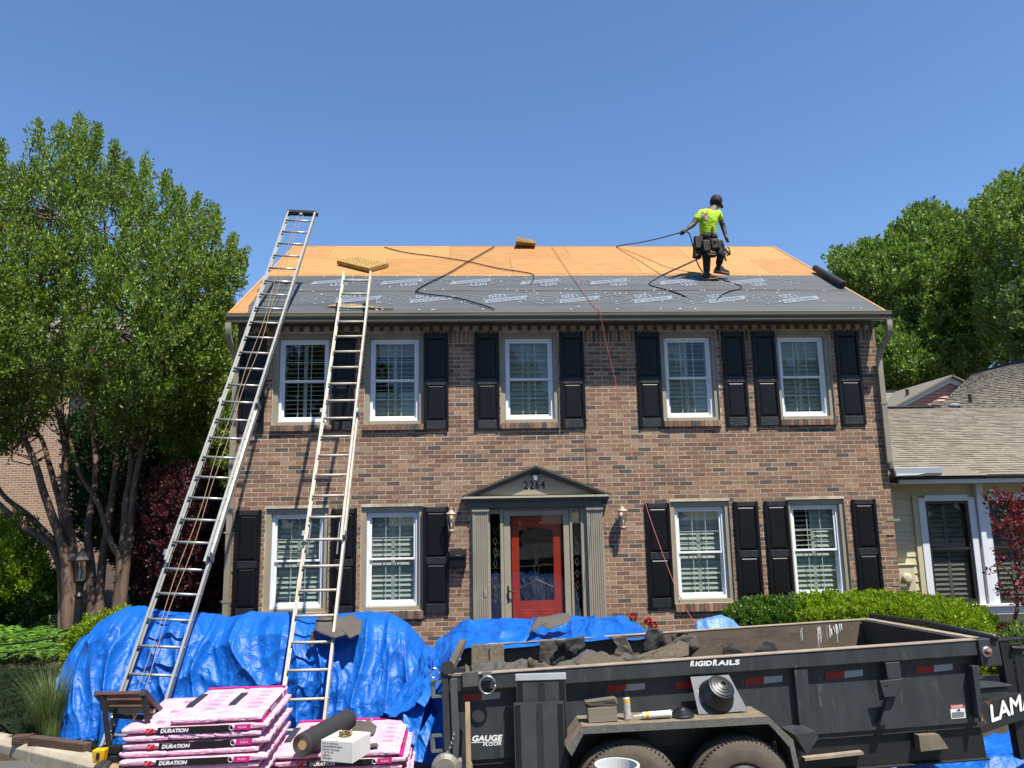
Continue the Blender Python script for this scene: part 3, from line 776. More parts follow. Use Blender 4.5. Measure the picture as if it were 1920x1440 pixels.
# ================================================================= hoist carriage beside the long ladder
M_brown = mat('brown_painted_slat', '4b3328', .55, var=(14, .3), spots=(25, .6, '7a6355'), stretch=(.4, 3, 3))
M_blk = mat('black_steel_tube', '18181a', .5, var=(10, .3), spots=(25, .66, '5d5850'))
M_yel = mat('yellow_paint', 'c99a16', .5, var=(20, .3), spots=(18, .6, '6b5420'))
hc = thing('hoist_carriage', at(235, 1440, -6.0), 'black ladder-hoist carriage with brown slatted platform left of the pink bundles', 'hoist')
A, B_, C_, D_ = at(178, 1300, -6.05), at(268, 1298, -6.05), at(300, 1333, -5.6), at(208, 1333, -5.6)
def lerp4(u, v): return A.lerp(B_, u).lerp(D_.lerp(C_, u), v)
for v0, v1 in ((0, .2), (.30, .56), (.66, .92)):
    m = MB(); a, b = lerp4(0 if v0 == 0 else .05, (v0+v1)/2), lerp4(1 if v0 == 0 else .97, (v0+v1)/2); w_ = (lerp4(0, v1)-lerp4(0, v0)).length
    m.bar(a, b, w_, .024, up=(lerp4(0, 0)-lerp4(0, 1)).cross(V(1, 0, 0)).normalized()); m.build('slat', M_brown, hc, bevel=.003)
m = MB(); m.bar(lerp4(0.03, 0), lerp4(.03, 1), .03, .03); m.build('platform_frame', M_blk, hc)
m = MB(); m.bar(lerp4(1, 0), lerp4(1, 1), .035, .045); m.build('platform_frame', M_blk, hc)
P1, P2 = at(205, 1405, -6.0), at(283, 1400, -6.0)
for a, b in ((A+V(.05, .02, -.02), P1), (B_+V(-.0, .02, -.02), P2), (D_.lerp(C_, .1), at(203, 1405, -5.85)), (D_.lerp(C_, .9), at(280, 1400, -5.8))):
    m = MB(); m.bar(a, b, .036, .036); m.build('leg', M_blk, hc, bevel=.004)
m = MB(); m.bar(at(190, 1405, -6.0), at(300, 1402, -6.0), .06, .05); m.bar(at(212, 1342, -5.9), at(285, 1346, -5.9), .03, .03); m.build('cross_member', M_blk, hc, bevel=.004)
m = MB(); m.tube([at(222, 1333, -5.78), at(290, 1333, -5.78)], .018, 8); m.build('roller', mat('worn_roller', 'a9986f', .6, var=(12, .3)), hc)
m = MB(); m.tube([at(214, 1340, -5.85), at(207, 1360, -5.9), at(204, 1390, -5.95)], .022, 8); m.tube([at(200, 1392, -5.9), at(207, 1370, -5.95)], .01, 6); m.build('hydraulic_arm', M_steel, hc)
m = MB(); m.tube(spline([at(236, 1340, -5.95), at(248, 1338, -5.97), at(250, 1345, -5.95), at(246, 1352, -5.96), at(255, 1342, -5.98), at(258, 1330, -5.95)], 5), .006, 6); m.build('knotted_rope', M_rope, hc, smooth=True)
c = at(184, 1418, -6.1)
m = MB(); m.box(c.x-.035, c.x+.035, c.y, c.y+.06, c.z-.045, c.z+.04, taper=-.25); m.build('end_stop', M_yel, hc, bevel=.006)
m = MB(); m.box(c.x-.012, c.x+.012, c.y-.006, c.y-.001, c.z-.02, c.z+.025); m.build('slot', M_dark, hc)
for i, px in enumerate((190, 203)):
    c = at(px, 1452, -6.1+i*.03)
    m = MB(); m.lathe([(.02, -.02), (.085, -.018), (.095, 0), (.085, .018), (.02, .02)], 24, 0, Matrix.Translation(c) @ Matrix.Rotation(PI/2, 4, 'Y') @ Matrix.Rotation(.3, 4, 'X')); m.build('wheel', mat('rubber_wheel', '26241f', .8, var=(20, .3)), hc, smooth=True)
c = at(221, 1448, -6.1); m = MB()
for k in range(7): m.lathe([(.052, -.007), (.06, 0), (.052, .007)], 14, 0, Matrix.Translation(c+V(-.04+k*.014, 0, 0)) @ Matrix.Rotation(PI/2, 4, 'Y'))
m.build('rope_coil', M_rope, hc, smooth=True)
m = MB(); m.bar(at(205, 1425, -6.05), at(235, 1425, -6.05), .05, .05); m.bar(at(198, 1410, -6), V(at(190, 1470, -6).x, -6, .1), .05, .05); m.bar(P2, V(P2.x, -6, .05), .04, .04); m.box(P1.x-.15, P2.x+.05, -6.05, -5.7, .0, .06)
m.build('chassis', M_blk, hc)

# ================================================================= tarpaulins
def tarp_mat(name, c1, c2):
    m = mat(name, c1, .47, var=(4, .25, c2), spec=.45); nt = m.node_tree; N, L = nt.nodes, nt.links; b = N['Principled BSDF']
    tc = N.new('ShaderNodeTexCoord')
    def bump(scale, st, dist, prev=None, kind='RIDGED_MULTIFRACTAL', stretch=None):
        n = N.new('ShaderNodeTexNoise'); n.noise_type = kind; n.inputs['Scale'].default_value = scale; n.inputs['Detail'].default_value = 4; n.inputs['Distortion'].default_value = .6
        src = tc.outputs['Object']
        if stretch: mp = N.new('ShaderNodeMapping'); mp.inputs['Scale'].default_value = stretch; L.new(src, mp.inputs[0]); src = mp.outputs[0]
        L.new(src, n.inputs['Vector']); bp = N.new('ShaderNodeBump'); bp.inputs['Strength'].default_value = st; bp.inputs['Distance'].default_value = dist
        L.new(n.outputs[0], bp.inputs['Height'])
        if prev: L.new(prev, bp.inputs['Normal'])
        return bp.outputs[0]
    p = bump(6, .5, .04, stretch=(1.6, 1, .6)); p = bump(17, .65, .014, p, 'RIDGED_MULTIFRACTAL'); p = bump(55, .6, .006, p, 'FBM')
    L.new(p, b.inputs['Normal'])
    tr = N.new('ShaderNodeBsdfTranslucent'); ms = N.new('ShaderNodeMixShader'); ms.inputs[0].default_value = .12
    tr.inputs[0].default_value = (*srgb(c1), 1); L.new(b.outputs[0], ms.inputs[1]); L.new(tr.outputs[0], ms.inputs[2]); L.new(ms.outputs[0], N['Material Output'].inputs[0])
    return m
M_tarp = tarp_mat('blue_tarpaulin', '0354aa', '0a60ba'); M_hem = tarp_mat('tarp_hem', '3a78c8', '2f6dc0')
def ridge(x): return 1-abs(math.sin(x))*1.0
def crease(x, z, s):
    """sharp crossing folds: thin ridges of warped noise at three sizes"""
    wx = x+.25*mnoise.noise(V(x*1.7, z*1.7, s)); wz = z+.25*mnoise.noise(V(x*1.5, z*1.5, s+7)); t = 0
    for f, a, sx, sz in ((1.3, .085, 1.7, .5), (3.0, .035, 1.2, .8), (7.5, .008, 1.2, .8)):
        t += a*(1-abs(mnoise.noise(V(wx*f*sx, wz*f*sz, s+f))*1.8))**3
    return t
TP = [(118, 1256), (124, 1232), (150, 1196), (200, 1172), (240, 1148), (262, 1136), (285, 1140), (330, 1150), (400, 1150), (430, 1157), (470, 1148), (540, 1148), (600, 1156), (640, 1150), (690, 1146), (735, 1150), (765, 1168), (790, 1195), (806, 1226), (815, 1262)]
def tarp1(u, v):
    px = 118+(815-118)*u; T = interp(px, TP)
    Yc = -2.2-.55*max(0, u-.55); crest = at(px, T, Yc); e = max(0, 1-u*7)
    fo = V(crest.x+.05, -3.22-.10*math.sin(u*9)-.5*max(0, u-.75), .03)
    if u < .14: fo.x += .42*(1-u/.14)**1.2; fo.y += .15*(1-u/.14); 
    sh = V(crest.x+.03*math.sin(u*30), -2.72-.2*u, crest.z-.16-.10*math.sin(u*13+1)**2-.05*math.sin(u*31)); sh = sh if e == 0 else sh.lerp(crest.lerp(fo, .35), e*.7)
    back = V(crest.x+.1, -1.65, .35)
    if v < .2: p = back.lerp(crest, math.sin(v/.2*PI/2))
    elif v < .5:
        t = (v-.2)/.3; p = crest.lerp(sh, t); p.z += .05*math.sin(t*PI)
    else:
        t = (v-.5)/.5; p = sh.lerp(fo, t); p.y -= .07*math.sin(t*PI)
    k = min(1, max(0, (v-.12)/.25)); X = p.x
    fold = .07*fbm(X*2.2+p.z*.5, p.z*.6, 3.3)+.028*(ridge(X*7+1.6*fbm(X*1.3, p.z*1.4, 5)+p.z*1.2)-.4)*(.35+max(0, v-.45))
    diag = .02*(ridge(X*5-p.z*9+2*fbm(X*2, p.z*2, 9))-.3)
    cr = crease(X, p.z*1.1-p.y*.6, 2.7)-.02
    p.y -= (fold+diag)*k+cr*k; p.z += (.35*fold+cr*.7)*k*(1 if v < .9 else .2) if .2 < v else 0
    if v > .97: p.z = max(p.z, .02)
    return p
m = MB(); m.grid(tarp1, 520, 170); t1 = m.build('tarpaulin', M_tarp, None, smooth=True, fix=False)
tag(t1, 'big blue tarpaulin heaped over the shrubs on the left, behind both ladders', 'tarp', 'blue tarpaulins protecting the planting')
m = MB()
def hem1(u, v):
    a = tarp1(0.0, .25+.74*u); b = tarp1(.006, .25+.74*u); return a+V(-.035*v+.01, -.03-.01*v, .0)+V(.012*math.sin(u*40), 0, 0)
m.grid(hem1, 60, 3); h = m.build('hem', M_hem, t1, smooth=True, fix=False)
# centre tarpaulin: over the low planting and the far rail of the trailer
def patch(cor, nu, nv, amp, seed, sag=0, diag=0):
    a, b, c, d = [Vector(q) for q in cor]     # top-left, top-right, bottom-right, bottom-left
    n = (b-a).cross(d-a).normalized()
    if n.y > 0: n = -n
    def fn(u, v):
        p = a.lerp(b, u).lerp(d.lerp(c, u), v); e = min(1, 8*u, 8*(1-u)+.3)
        f = amp*fbm(p.x*3, p.z*3+p.y*2, seed)+amp*.8*(ridge((u+diag*v)*9+1.5*fbm(u*3, v*2, seed))-.4)+crease(p.x*1.2, p.z*1.2, seed)-.02
        return p+n*f*e+V(0, 0, -sag*math.sin(v*PI))
    return fn
CP = [(798, 1236), (806, 1222), (822, 1200), (850, 1178), (880, 1166), (910, 1159), (960, 1160), (1000, 1163), (1040, 1156), (1075, 1154), (1110, 1160), (1140, 1157), (1165, 1156), (1190, 1165), (1212, 1184)]
def tarp2(u, v):
    px = 798+(1214-798)*u; T = interp(px, CP); cr = at(px, T, -3.0)
    back = V(cr.x, -1.9, .4); ra = at(px-2, interp(px, [(800, 1300), (850, 1228), (880, 1217), (945, 1218), (1100, 1203), (1214, 1197)]), -4.26)
    if v < .15: p = back.lerp(cr, math.sin(v/.15*PI/2))
    else:
        t = (v-.15)/.85; p = cr.lerp(ra, t); p.z += .045*math.sin(t*PI)
    k = min(1, max(0, (v-.1)*5))*min(1, max(.25, (1-v)*5))
    f = .035*fbm(p.x*2.2, p.y*2.0, 7)+.03*(ridge(p.x*7.5+1.4*fbm(p.x, p.y*1.5, 2)+p.y*.9)-.45)+.75*crease(p.x*1.3, p.y*1.0, 4)-.02
    return p+V(0, -.5*f*k, 1.0*f*k)
m = MB(); m.grid(tarp2, 300, 70)
m.grid(patch((at(802, 1218, -3.15), at(862, 1212, -4.2), at(800, 1330, -5.0), at(716, 1364, -4.75)), 90, 110, .035, 4.1, diag=.5), 90, 110)
m.grid(patch((at(800, 1222, -3.3), at(838, 1262, -4.75), at(830, 1440, -4.95), at(735, 1415, -4.9)), 90, 90, .035, 8.2, diag=-.4), 90, 90)
m.grid(patch((at(716, 1350, -4.65), at(800, 1318, -4.9), at(780, 1400, -5.1), at(690, 1385, -4.85)), 60, 40, .03, 5.2), 60, 40)
t2 = m.build('tarpaulin', M_tarp, None, smooth=True, fix=False)
tag(t2, "blue tarpaulin below the red door, drawn over the trailer's far rail", 'tarp', 'blue tarpaulins protecting the planting')
m = MB(); e0, e1 = at(858, 1228, -4.35), at(716, 1372, -4.85)
pts = [e0.lerp(e1, i/20)+V(.01*math.sin(i), -.02, .012*math.sin(i*1.7)) for i in range(21)]
for a, b in zip(pts, pts[1:]): m.add([a, b, b+V(.035, -.012, -.03), a+V(.035, -.012, -.03)], [(0, 1, 2, 3)])
m.build('hem', M_hem, t2, fix=False)
for f in (.25, .55, .85):
    p = e0.lerp(e1, f)+V(.02, -.045, -.01); m = MB(); m.tube([p+V(.012*math.cos(a), 0, .012*math.sin(a)) for a in [i*PI/5 for i in range(11)]], .004, 5); m.build('grommet', M_chrome, t2)
# small one behind the trailer, and the one lying on the paving
m = MB(); pts = [(1298, 1192), (1312, 1160), (1352, 1150), (1376, 1162), (1398, 1184)]
def tarp3(u, v):
    px = 1298+102*u; T = interp(px, [(1298, 1190), (1306, 1164), (1352, 1151), (1376, 1163), (1400, 1187)]); top = at(px, T, -3.3)
    b = V(top.x, -2.7, .4); f = V(top.x-.1+.15*u, -3.62, .35)
    p = b.lerp(top, v/.3) if v < .3 else top.lerp(f, (v-.3)/.7)+V(0, -.12*math.sin((v-.3)/.7*PI), 0)
    w_ = .03*fbm(p.x*5, p.z*5, 4)+.02*(ridge(p.x*9+p.z*4)-.4); return p+V(0, -w_, w_*.5)
m.grid(tarp3, 60, 40)
M_tarp2 = tarp_mat('faded_tarpaulin', '2c63b0', '6f93c4')
tag(m.build('tarpaulin', M_tarp2, None, smooth=True, fix=False), 'small faded blue tarpaulin heaped between the trailer and the dark hedge', 'tarp', 'blue tarpaulins protecting the planting')
def tarp4(u, v):
    a = atz(1560, 1418, .05).lerp(atz(2000, 1352, .05), u); b = atz(1560, 1452, .05).lerp(atz(2000, 1440, .05), u); p = a.lerp(b, v)
    p.z = .03+.10*max(0, fbm(p.x*1.6, p.y*2.4, 1.1)+.35)+.035*(ridge(p.x*5+p.y*3+fbm(p.x, p.y, 6))-.3)+.01*fbm(p.x*9, p.y*9); e = min(u, 1-u, v, 1-v)*12
    p.z = .012+max(.0, p.z)*min(1, e); return p
m = MB(); m.grid(tarp4, 120, 60)
tag(m.build('tarpaulin', M_tarp, None, smooth=True, fix=False), 'blue tarpaulin lying crumpled on the paving under the trailer tongue', 'tarp', 'blue tarpaulins protecting the planting')

# ================================================================= torn roofing felt and shingles
M_felt = mat('roofing_felt', '4a443e', .8, var=(5, .2), bump=(50, .35, .004))
M_feltd = mat('dark_felt', '2b2928', .75, var=(5, .25), bump=(50, .35, .004))
M_shing = mat('granule_shingle', '51483a', .95, var=(60, .5), bump=(140, .8, .004), spots=(90, .6, '75674f'))
M_shingg = mat('grey_shingle', '4a4742', .95, var=(70, .45), bump=(140, .8, .004), spots=(90, .6, '6c685f'))
def scrap(name, label, cat, pts, Y, material, tilt=0, curl=.03, group=None, seed=0, th=.005):
    """a torn sheet: outline seen at pixels pts, standing at depth Y(+tilt per pixel of height)"""
    cy = sum(p[1] for p in pts)/len(pts); bnd = []
    for (x0, y0), (x1, y1) in zip(pts, pts[1:]+pts[:1]):
        n = max(1, int(math.hypot(x1-x0, y1-y0)/4))
        for i in range(n):
            t = i/n; bnd.append((x0+(x1-x0)*t+(random.uniform(-.8, .8) if i else 0), y0+(y1-y0)*t+(random.uniform(-.8, .8) if i else 0)))
    P = [at(x, y, Y+tilt*(y-cy)) for x, y in bnd]; c = sum(P, V(0, 0, 0))/len(P); m = MB(); R = 5
    def disp(p): return V(0, curl*(fbm(p.x*4, p.z*4, seed)+.5*fbm(p.x*11, p.z*11, seed)), 0)
    vs = [c+disp(c)]
    for r_ in range(1, R+1):
        for p in P: q = c.lerp(p, r_/R); vs.append(q+disp(q))
    n = len(P); fs = [(0, 1+(i+1) % n, 1+i) for i in range(n)]
    for r_ in range(R-1):
        b = 1+r_*n
        fs += [(b+i, b+(i+1) % n, b+n+(i+1) % n, b+n+i) for i in range(n)]
    m.add(vs, fs); o = m.build(name, material, None, smooth=True)
    s = o.modifiers.new('thickness', 'SOLIDIFY'); s.thickness = th
    return tag(o, label, cat, group)
GF = 'torn pieces of old roofing'
scrap('felt_scrap', 'torn piece of brown roofing felt lying on the blue tarp behind the shorter ladder', 'roofing scrap', [(592, 1162), (612, 1153), (640, 1158), (660, 1150), (668, 1158), (680, 1164), (676, 1190), (665, 1192), (655, 1198), (648, 1190), (628, 1196), (618, 1194), (590, 1182)], -3.0, M_felt, -.008, .02, GF, 1)
scrap('felt_scrap', 'narrow felt sliver hanging beside the larger torn piece on the blue tarp', 'roofing scrap', [(584, 1184), (592, 1182), (590, 1205), (584, 1216), (578, 1206)], -3.02, M_felt, 0, .02, GF, 2)
scrap('felt_scrap', 'torn felt sheet lying on the blue tarp in front of the red door', 'roofing scrap', [(990, 1188), (1005, 1158), (1062, 1148), (1072, 1160), (1066, 1166), (1030, 1180), (1015, 1172)], -4.05, M_felt, -.008, .015, GF, 3)
scrap('felt_scrap', 'curled dark felt offcut behind the nail box, at the foot of the tarp', 'roofing scrap', [(658, 1360), (668, 1352), (685, 1352), (692, 1345), (698, 1355), (706, 1364), (700, 1378), (670, 1382)], -5.2, M_felt, -.01, .05, GF, 4)
# ================================================================= dump trailer
M_tr = mat('charcoal_trailer_paint', '303437', .45, var=(3, .3), spots=(5, .585, '4e4e4c'), stretch=(3.2, 3.2, .7), spec=.5, bump=(3, .25, .01))
M_dust = mat('dusty_steel', '5c5043', .85, var=(7, .3, '463d32'), spots=(22, .6, '83715b'), stretch=(.6, 1, 1.6))
M_rail = mat('dusty_rail_lit_flange', '8d8070', .7, var=(9, .3), spots=(18, .6, 'a06a48'))
M_inner = mat('scuffed_inner_steel', '2f2d2b', .6, var=(6, .35), spots=(12, .62, '6a665f'))
M_tyre = mat('dusty_tyre', '4a4238', .9, var=(9, .25), bump=(60, .3, .003))
M_tread = mat('tyre_tread', '24221f', .9, var=(20, .3))
M_refr = mat('red_reflector', '8e0f12', .35, var=(30, .15)); M_refw = mat('silver_reflector', '9a9c9c', .35)
M_white = mat('white_lettering', 'd5d5d2', .5)
M_plate = mat('tread_plate', '6d6a65', .5, metal=.4, var=(5, .25), spots=(30, .55, '8b8073'), bump=(55, .9, .004))
cNL, cNR, cFR = V(-.196, -5.964, 1.20), V(4.003, -5.988, 1.36), V(3.846, -4.114, 1.28)
tU = (cNR-cNL).normalized(); tW0 = (cFR-cNR); tV = (tW0-tU*tW0.dot(tU)).normalized(); tN = tU.cross(tV)
TL_, TWd, RIM = (cNR-cNL).length, 1.87, 1.20
tO = cNL-tN*RIM
MT = Matrix(((tU.x, tV.x, tN.x, tO.x), (tU.y, tV.y, tN.y, tO.y), (tU.z, tV.z, tN.z, tO.z), (0, 0, 0, 1))); MTI = MT.inverted()
trailer = thing('dump_trailer', (0, 0, 0), 'charcoal dump trailer half full of torn shingles, parked across the drive', 'trailer')
trailer.location = tO; trailer.rotation_euler = MT.to_euler(); ROOTLOC[trailer.name] = V(0, 0, 0)
def tl(px, py, v=0.0):          # where a pixel meets the trailer's own plane v = const: (u, w)
    o = MTI @ CAMP; d = (MTI.to_3x3()) @ ray(px, py); t = (v-o.y)/d.y; p = o+d*t; return p.x, p.z
def tp(name, mb, m, parent=None, **k): return mb.build(name, m, parent or trailer, local=True, **k)
FL = RIM-.61
m = MB(); m.prism([(.03, FL), (tl(1838, 1347, .08)[0]-.02, FL), (tl(1826, 1228, .08)[0], RIM-.11), (.03, RIM-.11)], .075, .09, 'y'); side = tp('side_wall', m, M_tr)
m = MB(); m.box(.02, TL_-.0, .01, .095, RIM-.118, RIM-.004); tp('top_rail', m, M_tr, bevel=.008)
m = MB(); m.box(.02, TL_-.0, .004, .1, RIM-.004, RIM+.002); tp('rail_cap', m, M_rail)
m = MB(); m.box(.03, TL_-.1, TWd-.09, TWd-.075, FL, RIM-.10); tp('side_wall', m, M_dust)
m = MB(); m.box(.02, TL_-.0, TWd-.085, TWd, RIM-.105, RIM-.004); tp('top_rail', m, M_dust, bevel=.008)
m = MB(); m.box(.02, TL_-.0, TWd-.09, TWd+.005, RIM-.004, RIM+.002); tp('rail_cap', m, M_rail)
m = MB(); m.box(.02, TL_-.1, .09, TWd-.09, FL-.04, FL); tp('bed_floor', m, M_inner)
m = MB(); m.box(TL_-.12, TL_-.105, .09, TWd-.09, FL, RIM-.072); m.box(TL_-.125, TL_, .1, TWd-.1, RIM-.07, RIM-.003); tp('front_bulkhead', m, M_inner)
m = MB(); m.box(TL_-.075, TL_+.002, .1, TWd-.1, RIM-.003, RIM+.003); tp('rail_cap', m, M_rail)
m = MB(); m.tube([(TL_+.04, -.03, RIM+.01), (TL_+.05, TWd*.5, RIM+.03), (TL_+.04, TWd+.02, RIM+.02)], .028, 8); tp('tarp_roller', m, M_blk, smooth=True)
m = MB(); m.box(TL_-.09, TL_+.07, -.01, .1, RIM-.20, RIM+.004); tp('corner_plate', m, M_tr, bevel=.006)
u, w = tl(1850, 1222, -.012); m = MB(); m.lathe([(.04, 0), (.04, .006), (.03, .012)], 14, 0, frame_mat((u, -.012, w), (1, 0, 0), (0, 0, 1))); bl = tp('lamp_mount', m, M_chrome)
m = MB(); m.lathe([(.022, 0), (.02, .02), (.008, .03)], 12, 0, frame_mat((u, -.024, w), (1, 0, 0), (0, 0, 1))); tp('lamp', m, mat('rusty_bolt', '7a3a20', .6), bl)
m = MB(); m.prism([(tl(1819, 1228)[0], RIM-.19), (tl(1833, 1226)[0], RIM-.19), tl(1841, 1347), tl(1836, 1348)], -.0, .09, 'y'); tp('front_gusset', m, M_tr, bevel=.004)
# rear post, gate, hinges
m = MB(); m.box(-.03, .02, -.005, .09, .15, RIM+.055); tp('rear_post', m, M_tr, bevel=.006)
m = MB(); m.box(.03, .085, .005, .08, .15, RIM-.02); tp('rear_post', m, mat('worn_post_paint', '45474a', .45, var=(6, .3), spots=(20, .6, '6a6862')), bevel=.006)
m = MB(); m.box(.085, .15, .05, .075, .2, RIM-.40); tp('stiffener', m, M_tr)
for k, (px, py) in enumerate(((812, 1292), (812, 1394))):
    u, w = tl(px, py, .02); m = MB(); m.tube([(u, .02, w-.05), (u, .02, w+.05)], .018, 8); m.box(u-.01, u+.07, .0, .05, w+.045, w+.06); m.box(u-.01, u+.07, .0, .05, w-.06, w-.045); tp('gate_hinge', m, M_steel)
u, w = tl(839, 1252, -.02); m = MB(); m.lathe([(.05, 0), (.05, .02)], 12, 0, frame_mat((u, .0, w), (1, 0, 0), (0, 0, 1))); m.box(u, u+.12, .0, .02, w-.045, w-.01); tp('latch', m, M_tr)
m = MB(); m.bar((u+.02, .06, w-.02), (u+.10, TWd*.55, w+.06), .05, .05); tp('tailgate_top', m, M_dust)
m = MB(); m.box(.0, .03, .1, TWd-.1, FL, RIM-.05); tp('tailgate', m, M_dust)
m = MB(); c_ = tl(814, 1262, -.02); m.tube([V(c_[0]+.03*math.cos(a), -.02, c_[1]+.035*math.sin(a)) for a in [i*PI/6 for i in range(13)]], .006, 6); tp('ring', m, M_steel)
# D-ring and its bracket
u, w = tl(913, 1268, -.01); m = MB(); m.box(u-.035, u+.035, -.02, .01, w-.03, w+.035); tp('ring_bracket', m, M_steel, bevel=.004)
m = MB(); m.tube([V(u+.058*math.cos(a), -.03, w-.06+.062*math.sin(a)) for a in [i*PI/10 for i in range(21)]], .009, 6); tp('tie_ring', m, M_steel, smooth=True)
u, w = tl(882, 1272, -.01); m = MB(); m.box(u-.06, u+.06, -.012, .01, w-.06, w+.045); tp('stake_pocket', m, mat('scuffed_pocket', '4c4b49', .5, var=(14, .4)), bevel=.003)
for px, py in ((1180, 1258), (1500, 1240)):
    u, w = tl(px, py, .0)
# hanging stake, plates, reflective tape, lettering
def poly_on(name, pts, v0, v1, material, parent=None, bevel=.004):
    q = [tl(x, y, v0) for x, y in pts]; m = MB(); m.prism(q, v0, v1, 'y'); return tp(name, m, material, parent, bevel=bevel)
poly_on('side_stake', [(1489, 1254), (1514, 1252), (1521, 1366), (1500, 1367)], .02, .074, M_tr)
poly_on('stake_pocket', [(1660, 1243), (1687, 1241), (1691, 1272), (1665, 1274)], .0, .074, M_tr)
bp = poly_on('stake_pocket', [(1649, 1277), (1695, 1272), (1682, 1306), (1659, 1308)], -.03, -.018, M_tr)
poly_on('slot', [(1658, 1285), (1666, 1284), (1666, 1287), (1658, 1288)], -.0312, -.030, M_dark, bp, 0)
poly_on('side_stake', [(1664, 1308), (1680, 1307), (1664, 1360), (1650, 1361)], .02, .074, M_tr)
for a, b, y0, y1 in ((868, 903, 1303, 1301), (1138, 1174, 1286, 1284), (1267, 1300, 1279, 1277), (1397, 1432, 1272, 1270), (1547, 1583, 1261, 1259), (1717, 1751, 1250, 1248)):
    poly_on('reflector', [(a, y0-1), (b, y1-1), (b, y1+12), (a, y0+13)], .070, .0745, M_refr, bevel=0)
    poly_on('reflector', [(b+.5, y1-1), (b+35, y1-3.5), (b+35, y1+8), (b+.5, y1+12)], .070, .0745, M_refw, bevel=0)
def letter_on(s, p0, p1, hpx, v, material, shear=.25, bold=.003, name='lettering', parent=None):
    a = tl(*p0, v); b = tl(*p1, v); X = V(b[0]-a[0], 0, b[1]-a[1]); M = frame_mat((a[0], v, a[1]), X, V(0, 0, 1)); m = MB()
    add_text(m, s, M, hpx/F_PX*6.1, X.length, shear, bold); return tp(name, m, material, parent, fix=False)
letter_on('R', (1294, 1249.5), (1301, 1249), 10, .008, M_white); letter_on('IGID', (1303, 1249), (1334, 1247.5), 8, .008, M_white)
letter_on('R', (1336, 1248), (1344, 1247.5), 10, .008, M_white); letter_on('AILS', (1346, 1247.5), (1386, 1245.5), 8, .008, M_white)
letter_on('7', (868, 1394), (876, 1393), 11, .073, M_refw); letter_on('GAUGE', (884, 1390), (940, 1388), 9, .073, M_white); letter_on('FLOOR', (905, 1399), (940, 1397), 5, .073, M_white, bold=.001)
poly_on('underline', [(884, 1392), (941, 1390), (941, 1391.2), (884, 1393.2)], .0735, .0748, M_white, bevel=0)
pk = poly_on('danger_sticker', [(1781, 1322), (1808, 1320), (1811, 1346), (1784, 1348)], .0735, .0748, M_white, bevel=0)
poly_on('sticker_band', [(1781, 1322), (1808, 1320), (1808.5, 1327), (1781.8, 1329)], .0725, .0734, mat('sticker_red', 'a01822', .5), pk, 0)
letter_on('DANGER', (1784, 1327.8), (1806, 1326), 4.4, .0718, M_white, 0, .0006, 'lettering', pk)
m = MB()
for i in range(6): q0 = tl(1785, 1337+i*1.8, .073); q1 = tl(1808, 1335.3+i*1.8, .073); m.prism([q0, q1, (q1[0], q1[1]+.0035), (q0[0], q0[1]+.0035)], .0726, .0732, 'y')
m.prism([tl(1793, 1334, .073), tl(1801, 1333, .073), tl(1798, 1328, .073)], .0726, .0732, 'y'); tp('print', m, M_dark, pk)['kind'] = 'stuff'
# chassis, tongue, fenders, axles, wheels
m = MB(); m.box(.1, TL_-.1, .12, .18, FL-.26, FL-.04); m.box(.1, TL_-.1, .08, .18, FL-.275, FL-.26); tp('frame_beam', m, M_blk, bevel=.004)
m = MB(); m.box(.1, TL_-.1, TWd-.18, TWd-.12, FL-.26, FL-.04); tp('frame_beam', m, M_blk)
m = MB(); a = tl(1504, 1421, .1); b = tl(1613, 1409, .1); m.bar((a[0], .08, a[1]), (b[0], .08, b[1]), .06, .02); tp('lit_flange', m, M_rail)  # sunlit stretch of the beam's lower edge, painted as a pale bar
m = MB(); a = tl(1720, 1378, .05); b = tl(1758, 1376, .05); m.prism([a, b, tl(1776, 1402, .05), tl(1724, 1408, .05)], .03, .11, 'y'); tp('jack_bracket', m, mat('dusty_bracket', '6b6252', .6, var=(12, .25)))
A1, A2 = V(tl(1700, 1398, .14)[0], .14, tl(1700, 1398, .14)[1]), None
a0 = at(1795, 1358+18, -5.85); a1 = at(1925, 1321, -5.45); a0b = at(1795, 1376+18, -5.85)
def Tloc(p): return MTI @ p
p0 = Tloc(at(1740, 1382, -5.92)); p1 = Tloc(at(2060, 1275, -5.05)); hgt = .19
m = MB(); m.bar(p0, p1, .012, hgt); d_ = (p1-p0).normalized(); sd = d_.cross(V(0, 0, 1)).normalized()
m.bar(p0+V(0, 0, hgt/2)+sd*-.03, p1+V(0, 0, hgt/2)+sd*-.03, .07, .012); m.bar(p0-V(0, 0, hgt/2)+sd*-.03, p1-V(0, 0, hgt/2)+sd*-.03, .07, .012)
M_tong = mat('rusty_black_tongue', '1c1b1b', .5, var=(10, .3), spots=(9, .56, '7d4d30'))
tg = tp('tongue', m, M_tong)
m = MB(); q0 = Tloc(at(1740, 1382, -4.3)); m.bar((TL_-.2, TWd-.15, p0.z), (p1.x+.3, TWd*.5+.1, p1.z), .06, hgt); tp('tongue', m, M_tong)
out = sd if sd.y < 0 else -sd
def tongue_mat(px, py):   # point on the outer face of the tongue
    o = MTI @ CAMP; d = MTI.to_3x3() @ ray(px, py); n = out; t = (p0+out*.009-o).dot(n)/d.dot(n); return o+d*t
def quad_t(name, pts, material):
    m = MB(); vs = [tongue_mat(x, y) for x, y in pts]; m.add([v+out*.002 for v in vs]+[v-out*.001 for v in vs], [(0, 1, 2, 3), (7, 6, 5, 4), (0, 4, 5, 1), (1, 5, 6, 2), (2, 6, 7, 3), (3, 7, 4, 0)]); return tp(name, m, material, tg)
